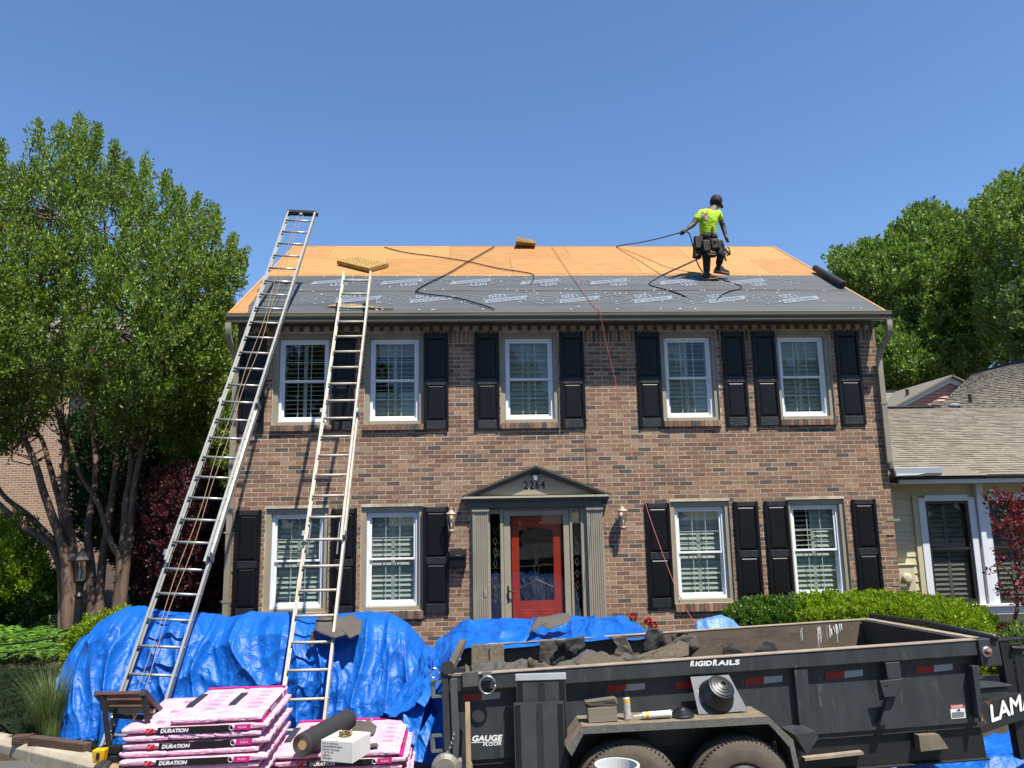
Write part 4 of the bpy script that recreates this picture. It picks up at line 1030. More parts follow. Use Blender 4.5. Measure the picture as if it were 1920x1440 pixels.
a = tongue_mat(1857, 1354); b = tongue_mat(1955, 1317); m = MB(); add_text(m, 'LAMAR', frame_mat(a+out*.004, b-a, V(0, 0, 1)), .125, (b-a).length, .2, .006); tp('lettering', m, M_white, tg, fix=False)
quad_t('reflector', [(1796, 1361), (1808, 1357), (1808, 1369), (1796, 1373)], M_refw); quad_t('reflector', [(1808, 1357), (1825, 1352), (1826, 1364), (1808, 1369)], M_refr); quad_t('reflector', [(1825, 1352), (1842, 1347), (1843, 1358), (1826, 1364)], M_refw); quad_t('reflector', [(1776, 1366), (1789, 1363), (1789, 1374), (1776, 1377)], M_refr)
m = MB(); a = tl(1836, 1272, .25); m.box(TL_+.03, TL_+.42, .50, TWd-.3, FL-.04, FL+.15); tp('tool_box', m, M_tr, bevel=.01)
m = MB(); m.box(TL_+.02, TL_+.44, .48, TWd-.28, FL+.152, FL+.17); tp('tool_box_lid', m, M_tr, bevel=.006)
jp = Tloc(at(1893, 1290, -5.4)); m = MB(); m.box(jp.x-.045, jp.x+.045, jp.y-.045, jp.y+.045, jp.z-.55, jp.z+.38); tp('jack_post', m, M_blk, bevel=.006)
m = MB(); m.box(jp.x-.09, jp.x+.20, jp.y-.05, jp.y+.05, jp.z+.38, jp.z+.40); m.prism([(jp.x+.05, jp.z+.36), (jp.x+.14, jp.z+.36), (jp.x+.10, jp.z-.05), (jp.x+.04, jp.z-.1)], jp.y-.06, jp.y-.05, 'y'); m.tube([(jp.x+.03, jp.y-.07, jp.z+.33), (jp.x+.22, jp.y-.07, jp.z+.31)], .016, 8); tp('jack_head', m, M_blk, bevel=.004)
m = MB(); m.tube([(jp.x+.16, jp.y-.1, jp.z+.1), (jp.x+.2, jp.y-.08, jp.z+.16), (jp.x+.3, jp.y-.08, jp.z+.15)], .008, 6); tp('jack_handle', m, M_steel)
for vv in (0, 1):
    m = MB(); V0, V1 = (-.29, .07) if vv == 0 else (TWd-.07, TWd+.29); P = [tl(1063, 1404, -.29), tl(1093, 1362, -.29), tl(1415, 1346, -.29), tl(1440, 1343, -.29), tl(1487, 1387, -.29), tl(1500, 1450, -.29)]
    P[2] = P[3]
    P = [P[0], P[1], P[3], P[4], P[5]]
    for (a, b) in zip(P, P[1:]): m.add([(a[0], V0, a[1]), (b[0], V0, b[1]), (b[0], V1, b[1]), (a[0], V1, a[1])], [(0, 1, 2, 3)])
    f = tp('fender', m, mat('dusty_fender_top', '6f6350', .85, var=(12, .3), spots=(30, .55, '8d7e66')), fix=False)
    s = f.modifiers.new('thickness', 'SOLIDIFY'); s.thickness = .006
    m = MB(); yv = V0 if vv == 0 else V1
    for (a, b) in zip(P, P[1:]): m.prism([a, b, (b[0]-(.03 if b is P[-1] or b is P[3] else 0), b[1]-.05), (a[0]+(.03 if a is P[0] else 0)-(.03 if a is P[3] else 0), a[1]-.05)], yv-.004, yv+.004, 'y')
    tp('fender_lip', m, M_plate, f)
m = MB(); q = tl(1480, 1378, -.05); m.prism([tl(1480, 1372, -.1), tl(1520, 1366, -.1), tl(1524, 1378, -.1), tl(1502, 1408, -.1)], -.2, .07, 'y'); tp('fender_bracket', m, M_tr)
R_T = .385
for (px) in (1172, 1386):
    u = tl(px, 1382, -.25)[0]
    gz0 = (MTI @ V((MT @ V(u, 0, 0)).x, -6, 0)).z
    for vv in (0, 1):
        C0 = -.25 if vv == 0 else TWd+.05; MM = Matrix.Translation((u, C0+(.20 if vv == 0 else 0), gz0+R_T)) @ Matrix.Rotation(PI/2 if vv == 0 else PI/2, 4, 'X')
        m = MB(); m.lathe([(.20, .012), (.205, .0), (.225, -.006), (.235, -.004), (.30, -.016), (.305, -.012), (.345, -.006), (.348, -.001), (.372, .018), (.384, .035), (.385, .17), (.372, .19), (.345, .205), (.21, .2), (.2, .19)], 64, 0, Matrix.Translation((0, 0, 0)) @ MM @ Matrix.Translation((0, 0, -.0)) @ Matrix.Rotation(PI, 4, 'X') @ Matrix.Translation((0, 0, -.2)))
        wh = tp('wheel', m, M_tyre, smooth=True)
        m = MB()
        for k in range(72):
            a = 2*PI*k/72; m.box(-.004, .004, -.006, .0, -.012, .012, 0, Matrix.Translation((u, C0-.004, gz0+R_T)) @ Matrix.Rotation(a, 4, 'Y') @ Matrix.Translation((0, .012 if vv == 0 else .2, .366)))
        tp('tread', m, M_tread, wh)['kind'] = 'stuff'
        m = MB(); m.lathe([(.198, .0), (.19, .02), (.17, .05), (.08, .06), (.075, .03), (.05, .025), (.0, .025)], 28, 0, Matrix.Translation((u, C0+(.0 if vv == 0 else .2), gz0+R_T)) @ Matrix.Rotation(-PI/2 if vv == 0 else PI/2, 4, 'X')); tp('rim', m, mat('dark_rim', '2b2a29', .5, metal=.3), wh, smooth=True)
for px in (1172, 1386):
    u = tl(px, 1382, -.25)[0]; m = MB(); m.tube([(u, -.1, .38), (u, TWd+.1, .38)], .04, 8); tp('axle', m, M_blk)
m = MB(); m.box(.0, .14, .0, .2, .12, .2); tp('rear_bumper', m, M_tr)
# tie-down chain and pulley cover at the rear corner
c0 = tl(852, 1374, -.02); c1 = tl(833, 1425, -.02); n = 13
lk = MB(); lk.tube([V(.006*math.cos(a), 0, .014*math.sin(a)) for a in [i*PI/4 for i in range(9)]], .0028, 5); lkm = lk.mesh('chain_link', M_steel)
for i in range(n):
    t = i/(n-1); o = bpy.data.objects.new('chain_link', lkm); COL.objects.link(o); o.parent = trailer
    o.location = (c0[0]+(c1[0]-c0[0])*t+.01*math.sin(t*PI), -.03, c0[1]+(c1[1]-c0[1])*t); o.rotation_euler = (0, -.35, (i % 2)*PI/2)
u, w = tl(845, 1440, -.05); m = MB(); m.lathe([(.10, 0), (.10, .03), (.07, .05)], 20, 0, frame_mat((u-.04, -.02, w), (1, 0, 0), (0, 0, 1))); m.lathe([(.07, 0), (.07, .03), (.05, .045)], 20, 0, frame_mat((u+.09, -.02, w-.005), (1, 0, 0), (0, 0, 1))); tp('pulley_cover', m, mat('scuffed_grey_plate', '77736a', .55, metal=.2, var=(12, .3)), smooth=False)

# ---------------------------------------------------------------- load of torn roofing, each piece of its own
yin = -5.2
GL = 'torn shingles loaded in the trailer'
def strap_shingle(px0, px1, pyt, pyb, label, material, Y0=-4.30, Y1=-4.9, mid=None):
    """shingle strip hanging over the far rail into the bed"""
    m = MB()
    def fn(u, v):
        a = at(px0+(px1-px0)*u, pyt+(pyb-pyt)*v+1.5*fbm(u*3, v*3, px0), Y0+(Y1-Y0)*v*.25)
        return a+V(0, -.012*fbm(u*4, v*4, px0*.1), .02*max(0, .12-v)*0)
    m.grid(fn, 12, 14); o = m.build('shingle_scrap', material, None, smooth=True); s = o.modifiers.new('t', 'SOLIDIFY'); s.thickness = .006
    return tag(o, label, 'roofing scrap', GL)
strap_shingle(884, 916, 1208, 1262, 'leftmost granule shingle strip hung inside the far rail of the trailer', M_shing)
strap_shingle(918, 945, 1208, 1260, 'second granule shingle strip hung inside the trailer, notched across its middle', M_shing, -4.32)
scrap('shingle_scrap', 'dusty broad felt strip leaning inside the trailer, left of the black flap', 'roofing scrap', [(1012, 1201), (1045, 1198), (1046, 1220), (1030, 1250), (1010, 1242)], -4.55, M_felt, 0, .03, GL, 11)
scrap('shingle_scrap', 'black rubbery flap folded over the far rail of the trailer', 'roofing scrap', [(1040, 1200), (1096, 1193), (1098, 1212), (1084, 1222), (1070, 1240), (1035, 1250), (1030, 1236), (1046, 1216)], -4.7, M_feltd, 0, .05, GL, 12)
scrap('shingle_scrap', 'small notched brown shingle piece poking up behind the near trailer rail', 'roofing scrap', [(988, 1236), (994, 1232), (1006, 1242), (1024, 1244), (1030, 1252), (990, 1256)], -5.5, M_shing, 0, .03, GL, 13)
scrap('shingle_scrap', 'crumpled grey shingle sheet at the middle of the trailer load', 'roofing scrap', [(1030, 1258), (1050, 1238), (1074, 1236), (1090, 1222), (1100, 1216), (1130, 1226), (1150, 1232), (1148, 1244), (1110, 1250), (1070, 1256)], -5.25, M_shingg, -.010, .06, GL, 14)
scrap('shingle_scrap', 'pale-edged shingle sheet lying flat on top of the trailer load', 'roofing scrap', [(1075, 1240), (1090, 1226), (1128, 1228), (1160, 1232), (1175, 1238), (1150, 1246), (1100, 1250)], -5.4, M_shing, -.012, .05, GL, 15)
scrap('shingle_scrap', 'grey felt strip drooping from the far rail near the middle of the trailer', 'roofing scrap', [(1146, 1195), (1172, 1190), (1188, 1224), (1176, 1232), (1150, 1226), (1158, 1214)], -4.3, M_felt, 0, .03, GL, 16)
scrap('shingle_scrap', 'upright dark felt piece over the far rail below the red flowers', 'roofing scrap', [(1210, 1192), (1216, 1178), (1232, 1178), (1244, 1186), (1246, 1194), (1252, 1212), (1240, 1216), (1205, 1224), (1206, 1208)], -4.25, M_feltd, 0, .04, GL, 17)
scrap('shingle_scrap', 'long rolled shingle strip lying along the trailer towards the upright felt', 'roofing scrap', [(1130, 1248), (1160, 1236), (1200, 1226), (1245, 1212), (1275, 1200), (1290, 1205), (1292, 1228), (1260, 1238), (1200, 1244)], -5.2, M_shing, -.008, .07, GL, 18)
scrap('shingle_scrap', 'mossy square shingle tab sticking up from the trailer load', 'roofing scrap', [(1258, 1190), (1276, 1185), (1290, 1187), (1288, 1212), (1262, 1212)], -4.7, M_shing, 0, .03, GL, 19)
scrap('shingle_scrap', 'dark granular shingle corner right of the rolled strip in the trailer', 'roofing scrap', [(1240, 1216), (1282, 1190), (1306, 1192), (1312, 1214), (1296, 1232), (1240, 1234)], -5.0, M_shingg, 0, .05, GL, 20)
scrap('shingle_scrap', 'pointed black felt shard standing alone in the right half of the trailer', 'roofing scrap', [(1355, 1228), (1357, 1210), (1366, 1214), (1371, 1202), (1382, 1214), (1390, 1220), (1396, 1224), (1392, 1230)], -5.3, M_feltd, 0, .02, GL, 21)
scrap('shingle_scrap', 'rounded dark felt piece standing right of the pointed shard in the trailer', 'roofing scrap', [(1404, 1226), (1416, 1214), (1430, 1204), (1438, 1199), (1450, 1203), (1457, 1214), (1458, 1224)], -5.3, M_feltd, 0, .02, GL, 22)
lo = MB()
def load(u, v):
    p = MT @ V(.12+u*2.0, .12+v*1.6, FL+.02+(.42*(1-max(0, u-.75)*3.2))+.10*fbm(u*7, v*5, 3)+.03*fbm(u*22, v*16, 5)); return p
lo.grid(load, 60, 40); tag(lo.build('shingle_debris', M_shingg, None, fix=False), 'heap of broken shingles filling the rear of the trailer bed', 'debris', kind='stuff')
# white paint drips on the far inner wall are wear on the trailer
m = MB()
for k in range(26):
    px = random.choice([1487+random.random()*28, 1549+random.random()*14, 1530+random.random()*8, 1556+random.random()*20]); y0 = 1178-(px-1487)*.10+random.random()*8; L_ = random.uniform(8, 36); wd = random.uniform(.4, 1.6)*(2.2 if px > 1555 else 1)
    q = [tl(px, y0, TWd-.092), tl(px+wd, y0, TWd-.092), tl(px+wd*.8+1.5, y0+L_, TWd-.092), tl(px+wd*.3+1.5, y0+L_, TWd-.092)]
    m.add([(a, TWd-.0925, max(b, FL)) for a, b in q], [(0, 1, 2, 3)])
tp('paint_drip', m, M_white, fix=False)['kind'] = 'stuff'

# ---------------------------------------------------------------- things standing on or leaning against the trailer
def ftop(u): 
    (a, b) = (tl(1093, 1362, -.29), tl(1440, 1343, -.29)); return b[1]*(u-a[0])/(b[0]-a[0])+a[1]*(1-(u-a[0])/(b[0]-a[0]))+.004
def tthing(name, u, v, label, cat, group=None):
    t = thing(name, (0, 0, 0), label, cat, group); M = MT @ Matrix.Translation((u, v, ftop(u))); t.location = M.translation; t.rotation_euler = MT.to_euler(); ROOTLOC[t.name] = V(0, 0, 0); return t
F0 = -.16
def fu(px): return tl(px, 1350, F0)[0]
t = tthing('flashing_stack', fu(1129), F0, 'stack of grey step-flashing cards at the left end of the trailer fender', 'metal flashing')
cm = MB(); cm.box(-.105, .105, -.05, .05, 0, .0022); cme = cm.mesh('card', mat('dull_tin', '8a8173', .4, metal=.5, var=(8, .2)))
m = MB(); m.box(-.105, .105, -.052, .05, 0, .10); m.build('card_block', mat('tin_block', '8d8576', .4, metal=.45, var=(3, .2), stretch=(.2, .2, 14)), t, local=True, bevel=.003)
for i in range(9):
    o = bpy.data.objects.new('card', cme); COL.objects.link(o); o.parent = t; o.location = (random.uniform(-.01, .012), 0, .103+i*.0052); o.rotation_euler = (0, random.uniform(-.05, .03), random.uniform(-.12, .12))
t = tthing('spray_can', fu(1177), F0, 'spray can with black cap standing on the trailer fender', 'spray can')
for nm_, pr, mm in (('can', [(.026, 0), (.028, .004), (.028, .145), (.02, .155)], mat('white_can_label', 'b9b8b2', .35, metal=.3, var=(40, .4))), ('cap', [(.024, .156), (.024, .2), (.018, .205)], M_blackp), ('yellow_band', [(.0285, .118), (.0285, .14)], mat('yellow_label', 'c9a01c', .45))):
    m = MB(); m.lathe(pr, 20, 0); m.build(nm_, mm, t, local=True, smooth=False)
t = tthing('sealant_tube', fu(1228), F0-.03, 'white caulking cartridge with a yellow band lying on the trailer fender', 'sealant tube')
MR = Matrix.Translation((0, 0, .027)) @ Matrix.Rotation(PI/2, 4, 'Y')
for nm_, pr, mm in (('cartridge', [(.024, -.085), (.024, .10)], mat('white_cartridge', 'c9c9c4', .4, var=(60, .3))), ('band', [(.0245, -.075), (.0245, -.05)], mat('amber_label', 'c98f10', .45)), ('nozzle', [(.003, -.16), (.008, -.10), (.02, -.092), (.024, -.086)], M_vinyl), ('plunger_end', [(.026, .10), (.026, .115)], M_vinyl)):
    m = MB(); m.lathe(pr, 20, 0, MR); m.build(nm_, mm, t, local=True)
M_rub = mat('black_rubber', '1b1b1d', .4, var=(8, .2))
t = tthing('rubber_collar', fu(1280), F0, 'low black rubber dome beside the pipe flashing on the fender', 'rubber collar')
m = MB(); m.lathe([(.10, 0), (.102, .01), (.092, .018), (.088, .03), (.075, .035), (.068, .052), (.05, .056), (.042, .07), (.02, .074)], 32, 0, Matrix.Scale(.85, 4)); m.build('dome', M_rub, t, local=True, smooth=False)
t = thing('pipe_flashing', (0, 0, 0), 'grey pipe-boot flashing plate with a black rubber cone leaning on the trailer', 'pipe flashing'); 
qa, qb, qc = at(1310, 1340, -6.13), at(1403, 1333, -6.13), at(1295, 1268, -5.99)
MX = frame_mat(qa, qb-qa, qc-qa); t.location = qa; t.rotation_euler = MX.to_euler(); Wf, Hf = (qb-qa).length, (qc-qa).length
m = MB(); m.add([(0, 0, 0), (Wf, .0, 0), (Wf*.80, Hf*.97, 0), (-.0, Hf*.99, 0), (0, 0, -.004), (Wf, 0, -.004), (Wf*.80, Hf*.97, -.004), (0, Hf*.99, -.004)], [(0, 1, 2, 3), (7, 6, 5, 4), (0, 4, 5, 1), (1, 5, 6, 2), (2, 6, 7, 3), (3, 7, 4, 0)])
m.build('plate', mat('grey_plastic_plate', '46494d', .35, var=(2, .1)), t, local=True, bevel=.003)
m = MB(); m.lathe([(.135, 0), (.13, .012), (.095, .09), (.098, .10), (.085, .105), (.083, .112), (.066, .116), (.064, .122), (.048, .126), (.046, .132), (.03, .136), (.018, .137), (.016, .12)], 36, 0, Matrix.Translation((Wf*.46, Hf*.48, 0)) @ Matrix.Rotation(-.3, 4, 'X') @ Matrix.Rotation(.25, 4, 'Y') @ Matrix.Translation((0, 0, -.01))); m.build('cone', M_rub, t, local=True)
m = MB(); m.box(Wf*.08, Wf*.15, Hf*.3, Hf*.62, .0005, .002); m.build('sticker', mat('silver_sticker', '8f9398', .35, var=(60, .6)), t, local=True)
# ridge-vent panels leaning on the near side
M_vent = mat('grey_black_vent', '343537', .42, spec=.45, var=(5, .3), spots=(26, .72, '4c4d50')); M_film = mat('clear_film_edge', 'b5b8bc', .2, metal=.4)
M_ventd = mat('vent_groove', '131315', .5)
def vent(pts, Yt, Yb, label, film=False):
    a, b, c, d = at(*pts[0], Yt), at(*pts[1], Yt), at(*pts[2], Yb), at(*pts[3], Yb)      # TL, TR, BR, BL
    k = d.z/(a.z-d.z); d2 = d+(d-a)*k*.98; c2 = c+(c-b)*(c.z/(b.z-c.z))*.98
    M = frame_mat(d2, c2-d2, a-d2); t = thing('ridge_vent_panel', (0, 0, 0), label, 'roof vent', 'plastic ridge vents leaning on the trailer'); t.location = d2; t.rotation_euler = M.to_euler()
    W = (c2-d2).length; H = (a-d2).length; Wt = (b-a).length
    m = MB(); m.add([(0, 0, 0), (W, 0, 0), (Wt, H, 0), (0, H, 0), (0, 0, -.015), (W, 0, -.015), (Wt, H, -.015), (0, H, -.015)], [(0, 1, 2, 3), (7, 6, 5, 4), (0, 4, 5, 1), (1, 5, 6, 2), (2, 6, 7, 3), (3, 7, 4, 0)]); m.build('panel', M_vent, t, local=True)
    m = MB()
    for s0, s1 in ((.02, .13), (.87, .98)):
        y = .01
        while y < H-.02:
            f = y/H; Wy = W+(Wt-W)*f; m.box(Wy*s0, Wy*s1, y, y+.006, .001, .005); y += .013
    m.build('vent_slot', M_ventd, t, local=True)['kind'] = 'stuff'
    m = MB()
    for i in range(6):
        x = .44+i*.024; m.add([(W*x, .0, .002), (W*x+.004, .0, .002), (Wt*x+.004, H*.99, .002), (Wt*x, H*.99, .002), (W*x+.002, 0, .0045), (Wt*x+.002, H*.99, .0045)], [(0, 4, 5, 3), (4, 1, 2, 5)])
    m.build('rib', mat('vent_rib', '2c2d30', .35), t, local=True, fix=False)['kind'] = 'stuff'
    if film:
        m = MB(); m.box(-.006, Wt+.006, H-.045, H+.004, -.017, .009); m.build('film_wrap', M_film, t, local=True, bevel=.004)
vent([(960, 1265), (1052, 1264), (1063, 1438), (968, 1438)], -6.02, -6.09, 'film-wrapped ridge-vent panel, the taller of the two leaning on the trailer', True)
vent([(944, 1319), (1038, 1310), (1050, 1438), (955, 1440)], -6.12, -6.19, 'scuffed ridge-vent panel leaning in front of the taller wrapped one')
t = thing('wooden_batten', (0, 0, 0), 'thin weathered wooden batten leaning upright against the rear of the trailer', 'batten'); a = at(876.5, 1316, -6.0); b = at(879, 1440, -6.12); b = b+(b-a)*(b.z/(a.z-b.z)); t.location = b
m = MB(); m.bar((0, 0, 0), a-b, .035, .018, up=V(0, -1, 0)); m.build('strip', mat('weathered_wood', '8f7a5c', .85, var=(10, .35), stretch=(1, 1, .2)), t, local=True)
t = thing('bucket', (0, 0, 0), 'white-rimmed pail standing in front of the trailer tyre, cut by the picture edge', 'bucket'); c = at(1157, 1433, -6.62); t.location = V(c.x, c.y, 0); H = c.z
M_pail = mat('white_pail', 'c2c3c1', .4, var=(8, .1))
m = MB(); prof = [(.0, .004), (.118, .004), (.138, H-.02), (.148, H-.02), (.148, H), (.132, H), (.115, .01), (.0, .01)]; m.lathe(prof, 32, 0); m.build('pail', M_pail, t, local=True, smooth=False)
m = MB(); m.tube([V(.15*math.cos(a), -.02-.10*math.sin(a), H-.06-.05*math.sin(a)) for a in [i*PI/12 for i in range(13)]], .003, 5); m.build('handle', M_steel, t, local=True)
m = MB(); m.lathe([(.0, 0), (.1425, 0), (.1455, H*.86), (.0, H*.86)][1:3], 32, 0); m.build('label_wrap', M_blackp, t, local=True)
# ================================================================= shingle bundles on pallets
def pink_mat():
    m = mat('pink_bundle_wrap', 'cf96b0', .42, var=(7, .16, 'dbb0c2'), spec=.5); nt = m.node_tree; N, L = nt.nodes, nt.links; b = N['Principled BSDF']; tc = N.new('ShaderNodeTexCoord'); prev = None
    for sc, st, di, sx in ((9, .8, .02, (1, .8, 3.5)), (28, .6, .006, (1, 1, 2)), (70, .3, .002, (1, 1, 1))):
        mp = N.new('ShaderNodeMapping'); mp.inputs['Scale'].default_value = sx; L.new(tc.outputs['Object'], mp.inputs[0])
        n = N.new('ShaderNodeTexNoise'); n.noise_type = 'RIDGED_MULTIFRACTAL' if sc < 20 else 'FBM'; n.inputs['Scale'].default_value = sc; n.inputs['Detail'].default_value = 3; n.inputs['Distortion'].default_value = 1.2; L.new(mp.outputs[0], n.inputs['Vector'])
        bp = N.new('ShaderNodeBump'); bp.inputs['Strength'].default_value = st; bp.inputs['Distance'].default_value = di; L.new(n.outputs[0], bp.inputs['Height'])
        if prev: L.new(prev, bp.inputs['Normal'])
        prev = bp.outputs[0]
    L.new(prev, b.inputs['Normal']); return m
M_pink = pink_mat(); M_mag = mat('magenta_print', 'b81a72', .4, var=(30, .15)); M_bred = mat('red_print', 'b0101c', .4); M_bblk = mat('black_print', '141416', .4, var=(25, .3)); M_bgr = mat('grey_print', '6e6570', .5); M_bwh = mat('white_print', 'cfcbcd', .5)
M_nav = mat('slate_print', '2b2c38', .45, var=(25, .3))
LB, WB, HB = .99, .31, .0515; PT = .0525
def bundle_mesh(seed):
    m = MB(); nu, nv = 28, 10
    def pt(i, j, top):
        u, v = i/nu, j/nv; x = (u-.5)*LB; y = (v-.5)*WB; ex = min(u, 1-u)*LB; ey = min(v, 1-v)*WB
        rr = .012; dz = 0
        for e in (ex, ey):
            if e < rr: dz += rr-math.sqrt(max(0, rr*rr-(rr-e)**2))
        wv = .0035*fbm(x*6, y*9, seed)+.002*fbm(x*22, y*22, seed+4)
        return (x+.003*fbm(y*14, top, seed+1), y+.003*fbm(x*9, top, seed+2), (HB-.003-dz*.7+wv if top else .002+dz*.5))
    for top in (1, 0):
        b = len(m.v)
        for j in range(nv+1):
            for i in range(nu+1): m.v.append(pt(i, j, top))
        for j in range(nv):
            for i in range(nu):
                k = b+j*(nu+1)+i; f = (k, k+1, k+nu+2, k+nu+1); m.f.append(f if top else f[::-1]); m.m.append(0)
    n = (nu+1)*(nv+1); idx = [i for i in range(nu+1)]+[j*(nu+1)+nu for j in range(1, nv+1)]+[nv*(nu+1)+i for i in range(nu-1, -1, -1)]+[j*(nu+1) for j in range(nv-1, 0, -1)]
    mid = []
    for q, i in enumerate(idx):      # bulging side with horizontal wrinkles
        a = Vector(m.v[i]); c = V(a.x, a.y, 0).normalized(); e = V(math.copysign(1, a.x) if abs(abs(a.x)-LB/2) < .012 else 0, math.copysign(1, a.y) if abs(abs(a.y)-WB/2) < .012 else 0, 0)
        mid.append([tuple(V(a.x, a.y, HB*h)+e*(.004+.0045*fbm(a.x*13, a.y*13, seed+h*6))) for h in (.78, .5, .24)])
    b = len(m.v)
    for h in range(3): m.v += [mm[h] for mm in mid]
    K = len(idx)
    rows = [idx]+[[b+h*K+q for q in range(K)] for h in range(3)]+[[i+n for i in idx]]
    for r0, r1 in zip(rows, rows[1:]):
        for q in range(K): m.f.append((r0[q], r1[q], r1[(q+1) % K], r0[(q+1) % K])); m.m.append(0)
    return m.mesh('shingle_bundle', M_pink, smooth=True)
BM = [bundle_mesh(s) for s in (1.3, 5.7, 9.1, 14.2)]
YF = -WB/2-.0105
def rectm(x0, x1, z0, z1, y=YF, seed=0):
    m = MB(); n = 8; 
    for i in range(n):
        a, b = x0+(x1-x0)*i/n, x0+(x1-x0)*(i+1)/n; m.add([(a, y+.001*math.sin(i*1.9), z0), (b, y+.001*math.sin((i+1)*1.9), z0), (b, y+.001*math.sin((i+1)*1.9), z1), (a, y+.001*math.sin(i*1.9), z1)], [(0, 1, 2, 3)])
    return m
X0 = -LB/2
band = rectm(X0+.24, X0+.75, .003, .043).mesh('band', M_bblk); sq = rectm(X0+.165, X0+.212, .006, .040).mesh('emblem', M_bred); mg = rectm(X0+.765, X0+.875, .004, .042).mesh('colour_patch', M_mag)
lt = MB(); add_text(lt, 'DURATION', frame_mat((X0+.26, YF-.003, .008), (1, 0, 0), (0, 0, 1)), .024, .185, .2, .0022); lt.tube([V(X0+.745+.018*math.cos(a), YF-.002, .023+.017*math.sin(a)) for a in [i*PI/8 for i in range(17)]], .0018, 4)
ltm = lt.mesh('lettering', M_bwh)
gm = MB(); add_text(gm, 'OWENS CORNING', frame_mat((X0+.05, YF-.001, .026), (1, 0, 0), (0, 0, 1)), .009, .10);  gmm = gm.mesh('lettering', M_bgr); g2 = MB(); add_text(g2, 'FLEX', frame_mat((X0+.79, YF-.002, .016), (1, 0, 0), (0, 0, 1)), .014, .06); g2m = g2.mesh('lettering', M_bwh); g3 = MB(); add_text(g3, 'TruDefinition', frame_mat((X0+.262, YF-.003, .0355), (1, 0, 0), (0, 0, 1)), .006, .07); g3m = g3.mesh('lettering', M_bwh)
em = MB(); stroke(em, [(0, 0), (.012, .018), (.03, .026)], frame_mat((X0+.172, YF-.0015, .012), (1, 0, 0), (0, 0, 1)), .003); emm = em.mesh('swoosh', M_bwh)
def end_print():
    m = MB()
    for a, b, c, d in ((-.10, -.03, .012, .042), (.04, .10, .010, .044)): m.add([(LB/2+.011, a, c), (LB/2+.011, b, c), (LB/2+.011, b, d), (LB/2+.011, a, d)], [(0, 1, 2, 3)])
    return m.mesh('end_print', M_nav)
enm = end_print()
tp1 = MB(); tz = HB+.003
for a, b, c, d in ((X0+.90, X0+.96, -.155, .155),): tp1.add([(a, c, tz), (b, c, tz), (b, d, tz), (a, d, tz)], [(0, 1, 2, 3)])
tpm = tp1.mesh('top_stripe', M_mag)
tp2 = MB()
for i in range(5):
    for a in (X0+.2+i*.13,): 
        for k in range(3): tp2.add([(a+k*.02, -.09, tz+.0005), (a+k*.02+.006, -.09, tz+.0005), (a+k*.02+.006, -.09+random.uniform(.05, .14), tz+.0005), (a+k*.02, -.09+.08, tz+.0005)], [(0, 1, 2, 3)])
tp2m = tp2.mesh('top_print', M_bgr)
tp3 = MB(); tp3.add([(X0+.3, .10, tz+.0005), (X0+.72, .10, tz+.0005), (X0+.72, .155, tz+.0005), (X0+.3, .155, tz+.0005)], [(0, 1, 2, 3)]); tp3m = tp3.mesh('top_band', M_nav)
def child(me, name, par, rot=0):
    o = bpy.data.objects.new(name, me); COL.objects.link(o); o.parent = par; o.rotation_euler = (0, 0, rot)
    if rot: pass
    return o
def bundle(c, yaw, label, group, printed=True, top=False, seed=0, tops=True):
    o = bpy.data.objects.new('shingle_bundle', BM[seed % 4]); COL.objects.link(o); o.location = c; o.rotation_euler = (random.uniform(-.004, .004), random.uniform(-.004, .004), yaw); tag(o, label, 'shingle bundle', group)
    if printed:
        for me, n in ((band, 'band'), (ltm, 'lettering'), (gmm, 'lettering'), (g2m, 'lettering'), (g3m, 'lettering'), (sq, 'emblem'), (emm, 'swoosh'), (mg, 'colour_patch'), (enm, 'end_print')): child(me, n, o)
    if top:
        for me, n in ((tpm, 'top_stripe'), (tp2m, 'top_print'), (tp3m, 'top_band')): child(me, n, o)
    return o
def stack(o, yaw, ztop, nl, top_n, names, group, kinds):
    """o = front-left corner of the stack on the ground plane; layers alternate lengthwise / end-on; names(layer from the top, i, kind) gives the label"""
    f = V(math.cos(yaw), math.sin(yaw), 0); d = V(-math.sin(yaw), math.cos(yaw), 0); k = 0
    for L in range(nl):
        z = ztop-(L+1)*PT; endon = (L % 2 == kinds)
        jx, jy = random.uniform(-.012, .012), random.uniform(-.012, .012)
        for i in range(3):
            if L == 0 and i not in top_n: continue
            if endon:   # bundles run front to back: their printed long side looks right
                c = V(*o, 0)+f*(WB*(i+.5)+jx)+d*(LB/2+jy); ang = yaw+PI/2
            else:
                c = V(*o, 0)+f*(LB/2+jx)+d*(WB*(i+.5)+jy); ang = yaw
            c.z = z; j2 = random.uniform(-.012, .012)
            bundle(c, ang+j2, names(L, i, endon), group, printed=(L < 9 and (endon and i == 2 or not endon and i == 0)), top=(L == 0 or (L == 1 and i >= 0)) and L < 2, seed=k); k += 1
ORD = ['topmost', 'second', 'third', 'fourth', 'fifth', 'sixth', 'seventh', 'eighth']
def nm1(L, i, e):
    if L == 0: return 'top pink shingle bundle of the left stack, '+('left one of the pair' if i == 1 else 'right one, nearest the ladder foot')
    if L < 7 and not e and i == 0: return '%s bundle from the top showing its long DURATION side in the left stack' % ORD[(L-1)//2]
    if L < 7 and e: return 'pink bundle end-on, layer %s of the left stack, %s' % (['one', 'two', 'three', 'four', 'five', 'six', 'seven'][L], ['left corner', 'middle', 'right corner'][i])
    return 'pink wrapped shingle bundle hidden inside or low in the left stack'
G1 = 'bundles in the left pink stack'; G2 = 'bundles in the right pink stack'
s1o = atz(232, 1364, .955); s1r = atz(492, 1379, .955); y1 = .05
f1 = V(math.cos(y1), math.sin(y1), 0)
NL = 16
stack((s1o.x, s1o.y), y1, PT+.955, NL, (1, 2), nm1, G1, 0)
